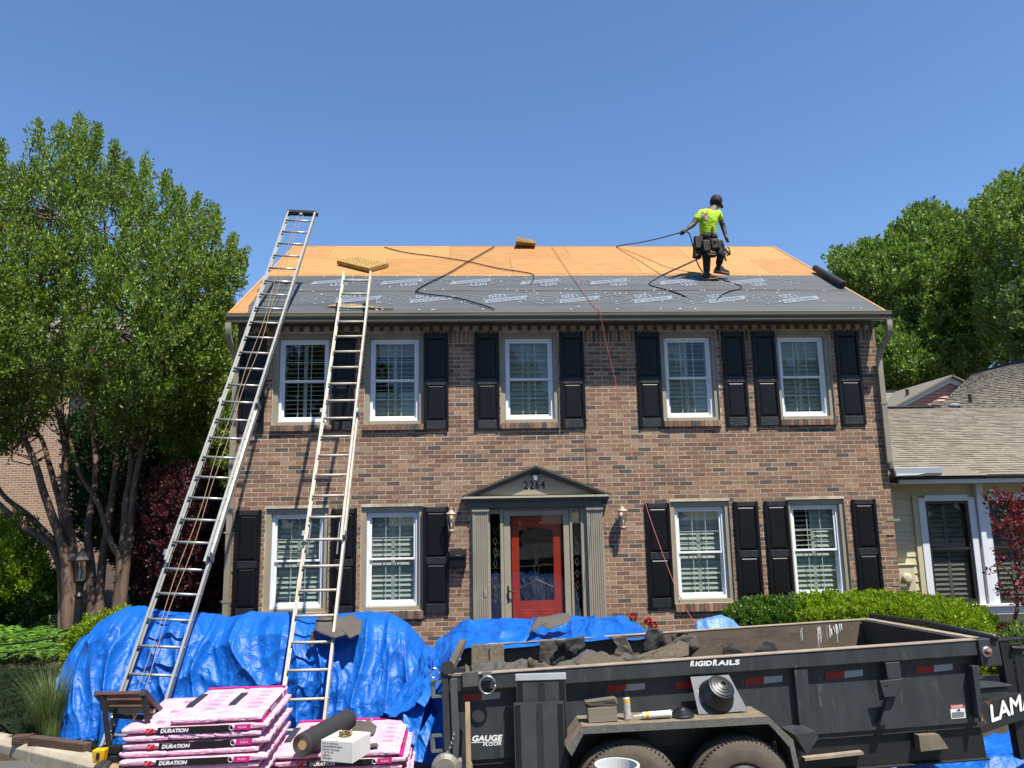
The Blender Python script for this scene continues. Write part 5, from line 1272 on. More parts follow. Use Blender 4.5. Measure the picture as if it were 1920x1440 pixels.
def pallet(o, yaw, z, label):
    t = thing('pallet', (o[0], o[1], 0), label, 'pallet', 'wooden pallets under the bundles', rot=(0, 0, yaw)); mp = mat('pallet_wood', '8d734f', .85, var=(6, .3), stretch=(.4, 4, 4))
    for i in range(6): m = MB(); m.box(0, 1.0, .02+i*.165, .12+i*.165, z-.02, z-.002); m.build('deck_board', mp, t, local=True)
    for i in range(3): m = MB(); m.box(.02+i*.44, .1+i*.44, 0, .98, .02, z-.02); m.build('bearer', mp, t, local=True)
pallet((s1o.x, s1o.y), y1, PT+.955-NL*PT, 'wooden pallet beneath the left stack of pink bundles')
s2o = atz(518, 1412, .64); s2r = atz(742, 1424, .64); y2 = .02
def nm2(L, i, e):
    if L == 0: return ['pink bundle under the black felt roll, top left of the right stack', 'pink bundle carrying the white nail box, top middle of the right stack', 'pink bundle with a grey scrap on it, top right of the right stack'][i]
    if L < 3 and not e and i == 0: return 'front pink bundle of the lengthwise layer below the nail box, %s' % ['', 'upper', 'lower'][L]
    return 'pink wrapped shingle bundle hidden inside or low in the right stack'
stack((s2o.x, s2o.y), y2, .64, 9, (0, 1, 2), nm2, G2, 0)
pallet((s2o.x, s2o.y), y2, .64-9*PT, 'wooden pallet beneath the right stack of pink bundles')

# ---- things lying on the right stack
zt = .645
fr = thing('felt_roll', (0, 0, 0), 'black roll of roofing felt lying across the right pink stack', 'felt roll'); a = atz(567, 1397, zt+.085); b = atz(652, 1349, zt+.085); b = a+(b-a).normalized()*min(1.0, (b-a).length)
fr.location = a; Mr = Matrix.Translation(a) @ (b-a).to_track_quat('Z', 'Y').to_matrix().to_4x4(); fr.rotation_euler = Mr.to_euler(); LR = (b-a).length; ROOTLOC[fr.name] = V(0, 0, 0)
M_feltb = mat('black_felt_roll', '252424', .7, var=(6, .25), bump=(40, .3, .003), stretch=(1, 1, .5))
m = MB(); m.lathe([(.078, 0), (.083, .004), (.0835, LR*.5), (.082, LR-.004), (.078, LR)], 40, 0); m.build('roll', M_feltb, fr, local=True, smooth=False)
m = MB()
for r_ in (.074, .066, .058, .049, .041): m.tube([V(r_*math.cos(t), r_*math.sin(t), -.001) for t in [i*PI/14 for i in range(29)]], .0022, 4)
m.build('wound_edge', mat('felt_edge', '4a4744', .8), fr, local=True)['kind'] = 'stuff'
m = MB(); m.lathe([(.030, -.003), (.034, -.003), (.034, .01), (.030, .01)], 24, 0); m.build('core', mat('cardboard_core', 'a8895c', .8), fr, local=True)
m = MB(); m.lathe([(.0, -.0025), (.029, -.0025)], 24, 0); m.build('bore', M_dark, fr, local=True)
nb_ = thing('nail_box', (0, 0, 0), 'white carton of coil roofing nails on the right pink stack', 'carton'); a = atz(601, 1427, zt); b = atz(661, 1432, zt); X = b-a; X.z = 0
yaw = math.atan2(X.y, X.x); nb_.location = V(a.x, a.y, zt); nb_.rotation_euler = (0, 0, yaw); WX = X.length; HZ = .145; ROOTLOC[nb_.name] = V(0, 0, 0)
M_card = mat('white_carton', 'c9c7c1', .6, var=(6, .08))
m = MB(); m.box(0, WX, 0, .27, 0, HZ); m.build('carton', M_card, nb_, local=True, bevel=.003)
m = MB(); Mf = frame_mat((.012, -.0015, 0), (1, 0, 0), (0, 0, 1))
for s, z, w_ in (('P.O. # 13473316', .120, .13), ('COIL ROOFING NAILS', .100, .16), ('Galv-Zinc Chromate', .080, .14), ('1 1/4" X .120', .060, .09), ('7,200 Pcs', .040, .065), ('01960-60311', .020, .085)): add_text(m, s, Mf @ Matrix.Translation((0, z, 0)), .0105, w_, 0, .0003)
m.build('lettering', mat('black_ink', '2a2a2c', .6), nb_, local=True, fix=False)
m = MB()
for i in range(4):
    for j in range(5): m.add([(.03+j*.012+(i > 1)*.11, .05+(i % 2)*.1+k*0, HZ+.001) for k in (0,)]+[(.036+j*.012+(i > 1)*.11, .05+(i % 2)*.1, HZ+.001), (.036+j*.012+(i > 1)*.11, .11+(i % 2)*.1, HZ+.001), (.03+j*.012+(i > 1)*.11, .11+(i % 2)*.1, HZ+.001)], [(0, 1, 2, 3)])
m.build('top_print', mat('grey_ink', '8c8a86', .6), nb_, local=True, fix=False)['kind'] = 'stuff'
m = MB(); m.box(WX*.44, WX*.52, .0, .27, HZ+.0005, HZ+.0015); m.build('packing_tape', mat('tan_tape', 'b7a87e', .4), nb_, local=True)
cn = thing('nail_coil', V(a.x, a.y, zt)+V(math.cos(yaw), math.sin(yaw), 0)*WX*.5+V(-math.sin(yaw), math.cos(yaw), 0)*.12+V(0, 0, HZ), 'coil of tan collated nails lying on the white nail box', 'nail coil')
nl = MB(); nl.tube([(0, 0, 0), (0, 0, .03)], .0022, 5); nl.lathe([(.006, .03), (.006, .032)], 6, 0); nlm = nl.mesh('nail', mat('brassy_nail', '7d6a3c', .5, metal=.4))
c0 = Vector(cn.location)
for i in range(46):
    r_ = .02+.0006*i; t = i*.42; o = bpy.data.objects.new('nail', nlm); COL.objects.link(o); o.parent = cn; o.location = (r_*math.cos(t), r_*math.sin(t), random.uniform(.0, .004)); o.rotation_euler = (random.uniform(-.2, .2), random.uniform(-.2, .2), 0)
scp = thing('shingle_sample', (0, 0, 0), 'small flat grey-brown shingle offcut on the right-hand pink bundle', 'shingle offcut'); a = atz(690, 1399, zt+.01); scp.location = a; scp.rotation_euler = (0, 0, y2+.25); ROOTLOC[scp.name] = V(0, 0, 0)
m = MB(); m.box(-.075, .075, -.045, .045, 0, .006); m.build('offcut', M_shingg, scp, local=True)
rc = thing('bottle_cap', atz(586, 1376, zt), 'small red plastic cap peeking out behind the black felt roll', 'plastic cap'); m = MB(); c = Vector(rc.location); m.lathe([(.03, 0), (.032, .02), (.028, .05), (.012, .062)], 16, 0, None, tuple(c)); m.build('cap', mat('red_plastic', 'c01818', .35), rc, smooth=True)
m = MB()
def bag(u, v):
    a = u*2*PI; r_ = .16*math.sin(v*PI*.5)**.6*(1+.18*fbm(math.cos(a)*2, math.sin(a)*2, v*3)); return V(-.62+r_*math.cos(a), -6.05+r_*math.sin(a), .42*(1-v**2.2)+.03*fbm(math.cos(a)*3, v*4, 3)+.01)
m.grid(bag, 40, 18); tag(m.build('plastic_bag', mat('dark_clear_bag', '3a4148', .2, var=(9, .4), bump=(18, .9, .02), spec=.8), None, smooth=True), 'dark crumpled plastic bag between the right pink stack and the trailer', 'plastic bag')
# ================================================================= cushions, hoses and ropes on the roof
M_foam = mat('tan_foam', 'a88748', .85, var=(14, .35, '7d6534'), bump=(45, .8, .008)); M_foam2 = mat('pale_foam', 'a3936a', .85, var=(9, .3), bump=(40, .6, .006))
def rpx(px, py, h=0): x, s = roofpt(px, py, h); return rp(x, s, h)
def slab(label, pts, th, material, lift=.015, name='foam_pad', ridge_=False):
    b = [rpx(x, y, lift) for x, y in pts]; n = RN; c = sum(b, V(0, 0, 0))/4
    m = MB(); N_ = 10; 
    def top(u, v): p = b[0].lerp(b[1], u).lerp(b[3].lerp(b[2], u), v); return p+n*(th+.010*math.sin(u*60)*math.sin(v*46)*(0 < u < 1)*(0 < v < 1))
    m.grid(top, 40, 30); vs = [p for p in b]; k = len(m.v)
    m.v += [tuple(p) for p in b]+[tuple(p+n*th) for p in b]; m.f += [(k, k+1, k+2, k+3)]+[(k+i, k+4+i, k+4+(i+1) % 4, k+(i+1) % 4) for i in range(4)]; m.m += [0]*5
    return tag(m.build(name, material, None, fix=True), label, 'foam pad', 'roofing foam pads')
slab('tan foam pad lying diagonally on the bare plywood above the shorter ladder', [(632, 497), (692, 512), (729, 502), (672, 490)], .075, M_foam)
slab('flat tan foam wedge on the underlayment behind the shorter ladder', [(614, 578), (664, 580), (738, 583), (640, 572)], .02, M_foam2, .02)
c = at(983, 459, 3.8)
m = MB(); Mx = Matrix.Translation((c.x, 3.72, c.z-.09)) @ Matrix.Rotation(.12, 4, 'Y') @ Matrix.Rotation(-.1, 4, 'X'); m.box(-.20, .22, -.25, .25, 0, .06, 0, Mx); m.box(-.20, .10, -.2, .2, .0605, .11, 0, Mx @ Matrix.Rotation(.08, 4, 'Y'))
tag(m.build('foam_pad', M_foam, None, bevel=.006), 'foam pad perched on the ridge against the sky', 'foam pad', 'roofing foam pads')
def roll_on():
    a = rpx(1527, 511, .09); b = rpx(1580, 543, .09); m = MB(); L = (b-a).length; MM = Matrix.Translation(a) @ (b-a).to_track_quat('Z', 'Y').to_matrix().to_4x4(); m.lathe([(.05, 0), (.062, .01), (.062, L-.01), (.05, L)], 20, 0, MM)
    t = tag(m.build('underlayment_roll', mat('black_roll', '1d1c1b', .6, var=(8, .3)), None), 'black roll of underlayment lying along the right rake of the roof', 'underlayment roll')
roll_on()
M_hose = mat('black_hose', '121214', .4); M_hosel = mat('sunlit_hose', '2a2520', .5)
def hose(name, pts, r, material, label, cat, group=None, n=8):
    m = MB(); m.tube(spline(pts, n), r, 7); return tag(m.build(name, material, None, smooth=True), label, cat, group)
GH = 'black air hoses lying on the roof'
h_ = .02
hose('air_hose', [rpx(x, y, h_) for x, y in ((721, 465), (760, 475), (820, 483), (877, 492), (930, 504), (975, 511), (996, 515), (1001, 521), (995, 536))], .010, M_hose, 'thin black air hose crossing the plywood from upper left to the middle of the roof', 'air hose', GH)
hose('air_hose', [rpx(x, y, h_+.014) for x, y in ((927, 465), (880, 492), (840, 516), (800, 536), (782, 547), (782, 551), (800, 555), (850, 561), (890, 571), (927, 583))], .012, M_hose, 'black air hose from the ridge turning sharply and ending over the gutter', 'air hose', GH)
hose('air_hose', [rpx(x, y, h_) for x, y in ((1315, 484), (1280, 500), (1245, 516), (1222, 530), (1217, 535), (1228, 540), (1262, 549), (1287, 559))], .012, M_hose, 'black air hose looping on the roof left of the worker', 'air hose', GH)
hose('air_hose', [rpx(x, y, h_) for x, y in ((1318, 514), (1340, 522), (1365, 530), (1387, 538), (1388, 544), (1372, 547), (1355, 554), (1344, 564))], .011, M_hose, 'black air hose curling on the roof right of the worker', 'air hose', GH)
hd_ = at(1282, 433, 2.0)
# measured cords and the red line
M_cord = mat('chalk_cord', '6b5434', .7)
hose('cord', [rpx(x, y, .012) for x, y in ((1157, 464), (1200, 480), (1252, 502), (1300, 512))], .0045, M_cord, 'thin tan cord lying on the plywood left of the worker', 'cord', None)
M_redline = mat('red_cord', '8f453c', .6, var=(40, .2))
r0 = [rpx(x, y, .03) for x, y in ((1034, 464), (1075, 525), (1112, 575), (1122, 582))]
e_ = at(1124, 587, -.43)+V(0, -.02, .03)
r1 = [at(1137, 645, -.47), at(1160, 740, -.6), at(1185, 850, -.95), at(1212, 950, -1.45), at(1245, 1045, -2.1), at(1275, 1120, -2.7), at(1303, 1168, -3.15), at(1327, 1190, -3.4)]
hose('safety_line', r0+[e_]+r1, .0045, M_redline, 'thin red line running from the ridge over the gutter down to the small tarp', 'cord', None, 6)

# ================================================================= the roofer
foot = rpx(1330, 527, .0)
def B2(px, py, dy=0): return at(px, py, foot.y+dy)
sc = 1.0
J = {}
J['pel'] = B2(1328, 452); J['spine'] = B2(1327, 436, -.02); J['chest'] = B2(1328, 412, -.04); J['neckb'] = B2(1336, 394, -.04); J['neck'] = B2(1340, 388, -.03); J['head'] = B2(1343, 380, -.01); J['crown'] = B2(1342, 375, 0)
J['shL'] = B2(1313, 401, -.05); J['elL'] = B2(1300, 421, -.08); J['wrL'] = B2(1286, 431, -.15)
J['shR'] = B2(1347, 402, .0); J['elR'] = B2(1356, 425, .06); J['wrR'] = B2(1361, 444, .0)
J['hipL'] = B2(1322, 457, -.02); J['knL'] = B2(1325, 484, -.06); J['anL'] = B2(1325, 516, .02)
J['hipR'] = B2(1336, 457, .0); J['knR'] = B2(1352, 477, -.16); J['anR'] = B2(1346, 503, .08)
PR = V(0, 0, 0)
person = thing('person', foot, 'roofer in a yellow-green shirt, black cap and tool belt pulling a hose on the roof', 'person')
M_skin = mat('brown_skin', '452c20', .6, var=(20, .2)); M_sleeve = mat('tattooed_dark_sleeve', '3d2c28', .6, var=(60, .5)); M_shirt = mat('hi_vis_shirt', '9dc210', .75, var=(9, .12), bump=(9, .9, .04)); M_trou = mat('dark_trousers', '14161f', .85, var=(12, .3)); M_capm = mat('black_cap', '101110', .8); M_belt = mat('black_leather', '0c0b0b', .7, var=(20, .4), spots=(30, .68, '544636')); M_shoe = mat('dark_shoe', '23201d', .7, var=(30, .4)); M_sole = mat('tan_sole', '8b6a48', .7)
def skin(name, verts, edges, mats, root, levels=2, parent=person):
    me = bpy.data.meshes.new(name); me.from_pydata([tuple(v-PR-foot) for v, r in verts], edges, []); me.materials.append(mats)
    o = bpy.data.objects.new(name, me); COL.objects.link(o); o.parent = parent
    s = o.modifiers.new('skin', 'SKIN'); s.use_smooth_shade = True; lay = me.skin_vertices[0] if me.skin_vertices else None
    if lay is None:
        bm = bmesh.new(); bm.from_mesh(me); bm.verts.layers.skin.verify(); bm.to_mesh(me); bm.free(); lay = me.skin_vertices[0]
    for i, (v, r) in enumerate(verts):
        lay.data[i].radius = r if isinstance(r, tuple) else (r, r)
    lay.data[root].use_root = True
    u = o.modifiers.new('sub', 'SUBSURF'); u.levels = levels; u.render_levels = levels
    return o
def L_(a, b, t): return J[a].lerp(J[b], t)
vb = [(J['pel'], (.145, .11)), (J['spine'], (.135, .10)), (J['chest'], (.165, .115)), (J['neckb'], (.085, .07)), (J['neck'], .055), (J['head'], (.082, .095)), (J['crown'], (.07, .085)),
      (J['shL'], .062), (J['elL'], .045), (J['wrL'], .03), (J['shR'], .062), (J['elR'], .046), (J['wrR'], .031),
      (J['hipL'], .095), (J['knL'], .06), (J['anL'], .042), (J['hipR'], .095), (J['knR'], .062), (J['anR'], .042)]
eb = [(0, 1), (1, 2), (2, 3), (3, 4), (4, 5), (5, 6), (3, 7), (7, 8), (8, 9), (3, 10), (10, 11), (11, 12), (0, 13), (13, 14), (14, 15), (0, 16), (16, 17), (17, 18)]
# hands: palm and five fingers each, on the same body
def hand(vb, eb, wi, W, dirv, side, curl):
    d = dirv.normalized(); s = side.normalized(); n = d.cross(s).normalized()
    p = W+d*.045; vb.append((p, (.034, .016))); pi = len(vb)-1; eb.append((wi, pi))
    for k, (off, ln) in enumerate(((-.027, .062), (-.009, .074), (.010, .070), (.027, .055))):
        a = W+d*.088+s*off; b = a+(d*.7+n*curl)*ln*.5; c_ = b+(d*.15+n*curl*1.3)*ln*.5; i0 = len(vb); vb += [(a, .0105), (b, .0095), (c_, .008)]; eb += [(pi, i0), (i0, i0+1), (i0+1, i0+2)]
    a = W+d*.04-s*.036; b = a+(d*.7-s*.4+n*curl*.5)*.035; c_ = b+(d*.7+n*curl*.8)*.03; i0 = len(vb); vb += [(a, .012), (b, .0105), (c_, .009)]; eb += [(pi, i0), (i0, i0+1), (i0+1, i0+2)]
hand(vb, eb, 9, J['wrL'], J['wrL']-J['elL'], V(0, 0, 1), .8); hand(vb, eb, 12, J['wrR'], J['wrR']-J['elR'], V(0, 1, 0), .5)
body = skin('body', vb, eb, M_skin, 0, 1)
shirt = skin('shirt', [(J['spine'].lerp(J['pel'], .55), (.165, .135)), (J['spine'], (.160, .13)), (J['chest'], (.192, .145)), (J['neckb'].lerp(J['chest'], .25), (.125, .10)), (J['shL'].lerp(J['neckb'], .1), .085), (L_('shL', 'elL', .72), .082), (J['shR'].lerp(J['neckb'], .1), .085), (L_('shR', 'elR', .6), .078), (J['neckb'], .07)], [(0, 1), (1, 2), (2, 3), (3, 4), (4, 5), (3, 6), (6, 7), (3, 8)], M_shirt, 0)
for k, (a, b) in enumerate((('elL', 'wrL'), ('elR', 'wrR'))):
    s0 = 'shL' if k == 0 else 'shR'
    skin('arm_sleeve', [(L_(s0, a, .55), .056), (J[a], .052), (L_(a, b, .85), .037)], [(0, 1), (1, 2)], M_sleeve, 0)
trou = skin('trousers', [(J['spine'].lerp(J['pel'], .45), (.15, .12)), (J['pel'], (.165, .13)), (J['hipL'], .112), (J['knL'], .078), (L_('knL', 'anL', .92), .062), (J['hipR'], .112), (J['knR'], .080), (L_('knR', 'anR', .85), .062)], [(0, 1), (1, 2), (2, 3), (3, 4), (1, 5), (5, 6), (6, 7)], M_trou, 1)
hd = J['head']; MH = Matrix.Translation(hd+V(0, 0, .035)) @ Matrix.Rotation(.28, 4, 'Y')
m = MB(); m.lathe([(.107, -.055), (.112, -.02), (.108, .04), (.085, .085), (.045, .108), (.008, .114)], 24, 0, MH); cap = m.build('cap', M_capm, person, smooth=True)
m = MB(); vz = MH @ V(.10, .02, -.04); bp_ = []
for i in range(9):
    a = -PI/2+PI*i/8; bp_.append((MH @ V(.07+.095*math.cos(a), .03+.08*math.sin(a), -.035-.05*math.cos(a))))
m.add([MH @ V(.05, .03, -.03)]+bp_+[p+V(0, 0, .006) for p in bp_], [(0, i+1, i+2) for i in range(8)]+[(i+1, i+10, i+11, i+2) for i in range(8)]+[tuple(range(10, 19))]); m.build('visor', M_capm, cap)
m = MB(); m.lathe([(.088, -.11), (.1, -.06), (.1, -.04)], 20, 0, MH); m.build('hair', mat('black_hair', '0d0b0a', .8), person, smooth=True)
m = MB()
for sx in (-1, 1): m.lathe([(.004, -.02), (.016, 0), (.004, .02)], 10, 0, Matrix.Translation(hd+V(sx*.0+.02, -.09*sx, -.01)))
m.build('ear', M_skin, person, smooth=True)
f = MB(); f.lathe([(.006, 0), (.014, .015), (.006, .035)], 8, 0, Matrix.Translation(hd+V(.085, .05, -.03)) @ Matrix.Rotation(PI/2, 4, 'Y')); f.build('nose', M_skin, person, smooth=True)
for yy in (.02, .07): f = MB(); f.lathe([(.004, -.006), (.009, 0), (.004, .006)], 8, 0, Matrix.Translation(hd+V(.082, yy, .01))); f.build('eye', M_dark, person, smooth=True)
f = MB(); f.box(-.004, .004, -.022, .022, -.004, .004, 0, Matrix.Translation(hd+V(.083, .045, -.055))); f.build('mouth', mat('lips', '4a2520', .5), person)
pc = J['pel']
m = MB(); m.lathe([(.172, -.03), (.178, 0), (.172, .035)], 26, 0, Matrix.Translation(J['spine'].lerp(J['pel'], .62)) @ Matrix.Scale(.82, 4, V(0, 1, 0))); m.build('tool_belt', M_belt, person)
def pouch(px, py, w, h, d, dy, rot=0):
    c = B2(px, py, dy); m = MB(); M = Matrix.Translation(c) @ Matrix.Rotation(rot, 4, 'Y'); m.box(-w/2, w/2, -d/2, d/2, -h/2, h/2, 0, M, taper=.12); o = m.build('pouch', M_belt, person, bevel=.02)
    m = MB(); m.tube([M @ V(-w*.35, -d/2-.012, h*.3), M @ V(-w*.3, -d/2-.014, -h*.3), M @ V(w*.3, -d/2-.014, -h*.3), M @ V(w*.35, -d/2-.012, h*.3)], .006, 5); m.build('stitching', mat('tan_stitch', '5c4a32', .7), o)
for a in ((1309, 456, .17, .26, .12, -.08, .05), (1307, 474, .15, .20, .12, -.05, .08), (1324, 462, .15, .22, .10, -.19, 0), (1340, 458, .17, .20, .10, -.17, -.1), (1350, 462, .15, .22, .12, -.02, -.25), (1332, 477, .20, .10, .12, -.16, 0)): pouch(*a)
m = MB(); m.bar(B2(1353, 460, -.1), B2(1361, 489, -.16), .03, .02); m.tube([B2(1358, 466, -.14), B2(1366, 464, -.14), B2(1369, 473, -.14), B2(1364, 480, -.14), B2(1359, 474, -.14)], .012, 6); m.bar(B2(1359, 468, -.13), B2(1369, 478, -.13), .035, .035); m.build('hammer', M_blackp, person)
m = MB(); m.bar(B2(1336, 425, -.16), B2(1338, 440, -.19), .03, .015); m.tube([B2(1329, 446, -.2), B2(1336, 451, -.21), B2(1344, 450, -.2)], .008, 5); m.build('tool_handle', M_belt, person)
m = MB(); m.box(-.02, .02, -.01, .01, -.01, .01, 0, Matrix.Translation(B2(1341, 450, -.235))); m.build('red_tool', mat('red_tool_grip', 'b03020', .5), person)
def shoe(an, yawdir, pitch):
    M = Matrix.Translation(an) @ Matrix.Rotation(yawdir, 4, 'Z') @ Matrix.Rotation(pitch, 4, 'Y')
    m = MB(); pr = [(-.075, -.065), (.19, -.065), (.20, -.045), (.17, -.015), (.09, .01), (.05, .055), (-.05, .055), (-.085, -.02)]; m.prism(pr, -.045, .045, 'y', 0, M); o = m.build('shoe', M_shoe, person, bevel=.014)
    m = MB(); m.prism([(-.085, -.068), (.2, -.068), (.205, -.048), (-.085, -.044)], -.05, .05, 'y', 0, M @ Matrix.Translation((0, 0, -.012))); m.build('sole', M_sole, o, bevel=.005)
J['anL'].z = max(J['anL'].z, foot.z+.05)
shoe(V(J['anL'].x, J['anL'].y, foot.z+.10), -.35, .02); shoe(J['anR']+V(.02, 0, -.01), -.15, .22)
# print on the back of the shirt (a small multicolour script and heart-like blaze)
bk = B2(1322, 405, -.235); MB_ = frame_mat(bk, V(.95, .12, .35), V(-.3, 0, 1))
for col, pts, wd in (('c83a8c', [(-.03, .03), (.0, -.04), (.04, .05), (.02, .0), (.06, .06)], .022), ('d98a1a', [(-.06, .06), (-.03, .10), (.02, .09), (.04, .10)], .014), ('5a2a78', [(-.07, .07), (-.06, -.02), (-.01, -.09), (.03, -.05)], .012), ('e0dfe6', [(-.045, .05), (-.02, .0), (.0, -.06), (.02, -.02)], .010), ('5a2a78', [(.06, .02), (.08, .1), (.10, .08)], .012)):
    m = MB(); stroke(m, pts, MB_ @ Matrix.Translation((0, 0, .002)), wd); m.build('back_print', mat('shirt_ink', col, .6), shirt, fix=False)
hl = J['wrL']+(J['wrL']-J['elL']).normalized()*.10
g0 = rpx(1157, 464, .02)
hose('air_hose', [g0+V(0, .3, -.1), g0, g0.lerp(hl, .35)+V(0, 0, -.02), g0.lerp(hl, .7)+V(0, 0, -.02), hl, B2(1292, 438, -.12), B2(1299, 460, -.15), B2(1303, 480, -.12), B2(1311, 500, -.05), rpx(1320, 516, .02)], .012, M_hose, 'black hose held taut from the ridge in the roofer\'s left hand', 'air hose', None)
# ================================================================= neighbouring houses
M_cream = mat('cream_siding', 'b3ab8c', .6, var=(2, .08)); M_wtrim = mat('white_trim_paint', 'c9ccd0', .5, var=(3, .05)); M_shroof = mat('tan_roof_shingles', '7d7566', .95, var=(30, .3), spots=(60, .6, '6d6455'), bump=(90, .6, .006))
M_shroof2 = mat('grey_roof_shingles', '6f685c', .95, var=(30, .3), spots=(60, .6, '57514a'), bump=(90, .6, .006)); M_bronze = mat('bronze_frame', '23201d', .4); M_gut = mat('white_gutter', 'c5c8ca', .4, var=(2, .06)); M_ridge = mat('dark_ridge_cap', '2a2725', .8)
M_pinks = mat('dusty_pink_siding', 'b58c7c', .7, var=(3, .1))
nh = thing('neighbour_house', (9.5, .7, .2), 'low cream-sided house with tan shingle roof adjoining the brick house on the right', 'house')
wy = .62
m = MB()
for a, b, c, d in ((6.6, 7.57, .1, 2.78), (8.31, 8.66, .1, 2.78), (7.57, 8.31, 2.5, 2.78), (7.57, 8.31, .1, .86), (8.66, 9.4, 2.5, 2.78), (8.66, 9.4, .1, .86), (9.4, 16, .1, 2.78)): m.box(a, b, wy+.02, wy+.2, c, d)
m.box(15.8, 16, wy+.2, 9, .1, 2.78); m.box(6.7, 16, 8.8, 9, .1, 2.78); m.build('wall', M_cream, nh)
cb = MB(); cb.box(-.5, .5, -.009, .009, 0, .135)
for i in range(20):
    z = .12+i*.135; x1 = 7.36 if z < 2.7 else 16
    if z > 2.7: break
    o = MB(); o.add([(6.69, wy-.003, z), (7.36, wy-.003, z), (7.36, wy+.012, z+.132), (6.69, wy+.012, z+.132), (6.69, wy+.03, z), (7.36, wy+.03, z)], [(0, 1, 2, 3), (0, 4, 5, 1)]); o.build('clapboard', M_cream, nh)
for i in range(5):
    z = .12+i*.145; o = MB(); o.add([(7.44, wy-.003, z), (16, wy-.003, z), (16, wy+.012, z+.142), (7.44, wy+.012, z+.142), (7.44, wy+.03, z), (16, wy+.03, z)], [(0, 1, 2, 3), (0, 4, 5, 1)]); o.build('clapboard', mat('cream_siding_lower', 'c2b88e', .6), nh)
m = MB(); m.box(7.36, 7.45, wy-.03, wy+.02, .1, 2.6); m.build('corner_board', M_cream, nh)
for k, (a, b) in enumerate(((7.57, 8.31), (8.66, 9.40), (10.6, 11.34))):
    m = MB(); z0, z1 = .86, 2.5; yy = wy-.02
    if k < 2: m.box(a, a+.045, yy, wy+.06, z0, z1); m.box(b-.045, b, yy, wy+.06, z0, z1); m.box(a+.045, b-.045, yy, wy+.06, z1-.045, z1); m.box(a+.045, b-.045, yy, wy+.06, z0, z0+.05); m.box(a+.045, b-.045, yy+.01, wy+.06, 1.70, 1.74)
    else: continue
    w_ = m.build('window', M_bronze, nh, bevel=.003)
    m = MB(); m.box(a+.04, b-.04, wy+.035, wy+.039, z0+.04, z1-.04); m.build('pane', glass_mat('tinted_glass', (.75, .77, .75), 1.1), w_)
    m = MB(); c = (a+b)/2; m.box(c-.025, c+.025, wy+.075, wy+.09, z0, z1)
    for i in range(20):
        zz = z0+.06+i*.079
        for u0, u1 in ((a+.06, c-.03), (c+.03, b-.06)): m.box(u0, u1, -.003, .003, -.036, .036, 0, Matrix.Translation((0, wy+.09, zz)) @ Matrix.Rotation(-.5, 4, 'X'))
    m.build('blind', mat('grey_blind', '86837a', .6), w_)
    m = MB(); m.box(a-.12, a-.002, wy-.045, wy+.02, z0-.05, z1+.06); m.box(b+.002, b+.12, wy-.045, wy+.02, z0-.05, z1+.06); m.box(a-.002, b+.002, wy-.045, wy+.02, z1+.002, z1+.10); m.build('window_casing', M_wtrim, nh, bevel=.004)
m = MB(); m.box(8.44, 8.53, wy-.09, wy-.046, .8, 2.6); m.build('pilaster', M_wtrim, nh, bevel=.004)
m = MB(); m.box(8.05, 9.7, wy-.12, wy-.046, .79, .83); m.box(7.45, 9.7, wy-.07, wy-.046, .66, .785); m.build('sill_board', M_wtrim, nh, bevel=.004)
m = MB(); m.box(8.45, 8.57, wy-.08, wy+.02, 2.60, 2.78); m.build('eave_bracket', M_wtrim, nh)
m = MB(); m.box(6.72, 16.2, .25, wy+.2, 2.78, 2.80); m.build('soffit', M_cream, nh)
gy = .2; m = MB(); m.prism([(gy+.07, 2.78), (gy+.02, 2.78), (gy, 2.84), (gy-.01, 2.90), (gy+.07, 2.90)], 6.95, 8.7, 'x'); m.build('gutter', M_gut, nh, bevel=.003)
m = MB(); m.prism([(gy+.07, 2.78), (gy+.02, 2.78), (gy, 2.84), (gy-.01, 2.90), (gy+.07, 2.90)], 8.703, 16.3, 'x'); m.build('gutter', M_gut, nh, bevel=.003)
m = MB(); m.prism([(.04, 2.90), (-.0, 2.94), (-.02, 3.03), (.12, 3.04), (.12, 2.90)], 6.66, 7.56, 'x'); m.prism([(7.56, 3.03), (7.56, 2.99), (7.15, 2.91), (6.66, 2.9), (6.66, 3.03)], .0, .10, 'y'); m.build('gutter', M_gut, nh, bevel=.003)
S0 = V(0, .18, 2.90); S1 = at(1700, 766, 5.4); S1 = V(0, 5.4, S1.z); SU = (S1-S0); SL_ = SU.length; SU.normalize(); SNn = V(0, -SU.z, SU.y)
def np_(x, s, h): return V(x, 0, 0)+S0+SU*s+SNn*h
def nbox(mb, x0, x1, s0, s1, h0, h1, hh=None, m=0):
    vs = [np_(x, s, h) for h, (s_, ) in ((h0, (0,)), (h1, (0,))) for x, s in ((x0, s0), (x1, s0), (x1, s1), (x0, s1))]
    if hh is not None: vs[6] = np_(x1, s1, hh); vs[7] = np_(x0, s1, hh)
    mb.add(vs, [(4, 5, 6, 7), (0, 1, 5, 4), (1, 2, 6, 5), (3, 0, 4, 7)], m)
m = MB(); nbox(m, 6.70, 16.4, -.02, SL_, -.05, .0); m.build('roof', M_ridge, nh)
m = MB(); nr = int(SL_/.14)
for r_ in range(nr):
    x = 6.70-(r_ % 2)*.1-random.random()*.1
    while x < 13.2:
        wd = random.choice((.12, .17, .2, .25)); 
        if x+wd > 6.71: nbox(m, max(x, 6.70), x+wd-.004, r_*.14, r_*.14+.15, .001, .012+random.choice((0, .006)), .002, random.choice((0, 0, 0, 1)))
        x += wd
m.build('roof_shingles', [M_shroof, mat('tan_roof_shingles_dark', '71695a', .95, var=(30, .3), bump=(90, .6, .006))], nh)['kind'] = 'stuff'
m = MB(); nbox(m, 6.7, 10.9, SL_-.02, SL_+.05, -.01, .05); m.build('ridge_cap', M_ridge, nh)
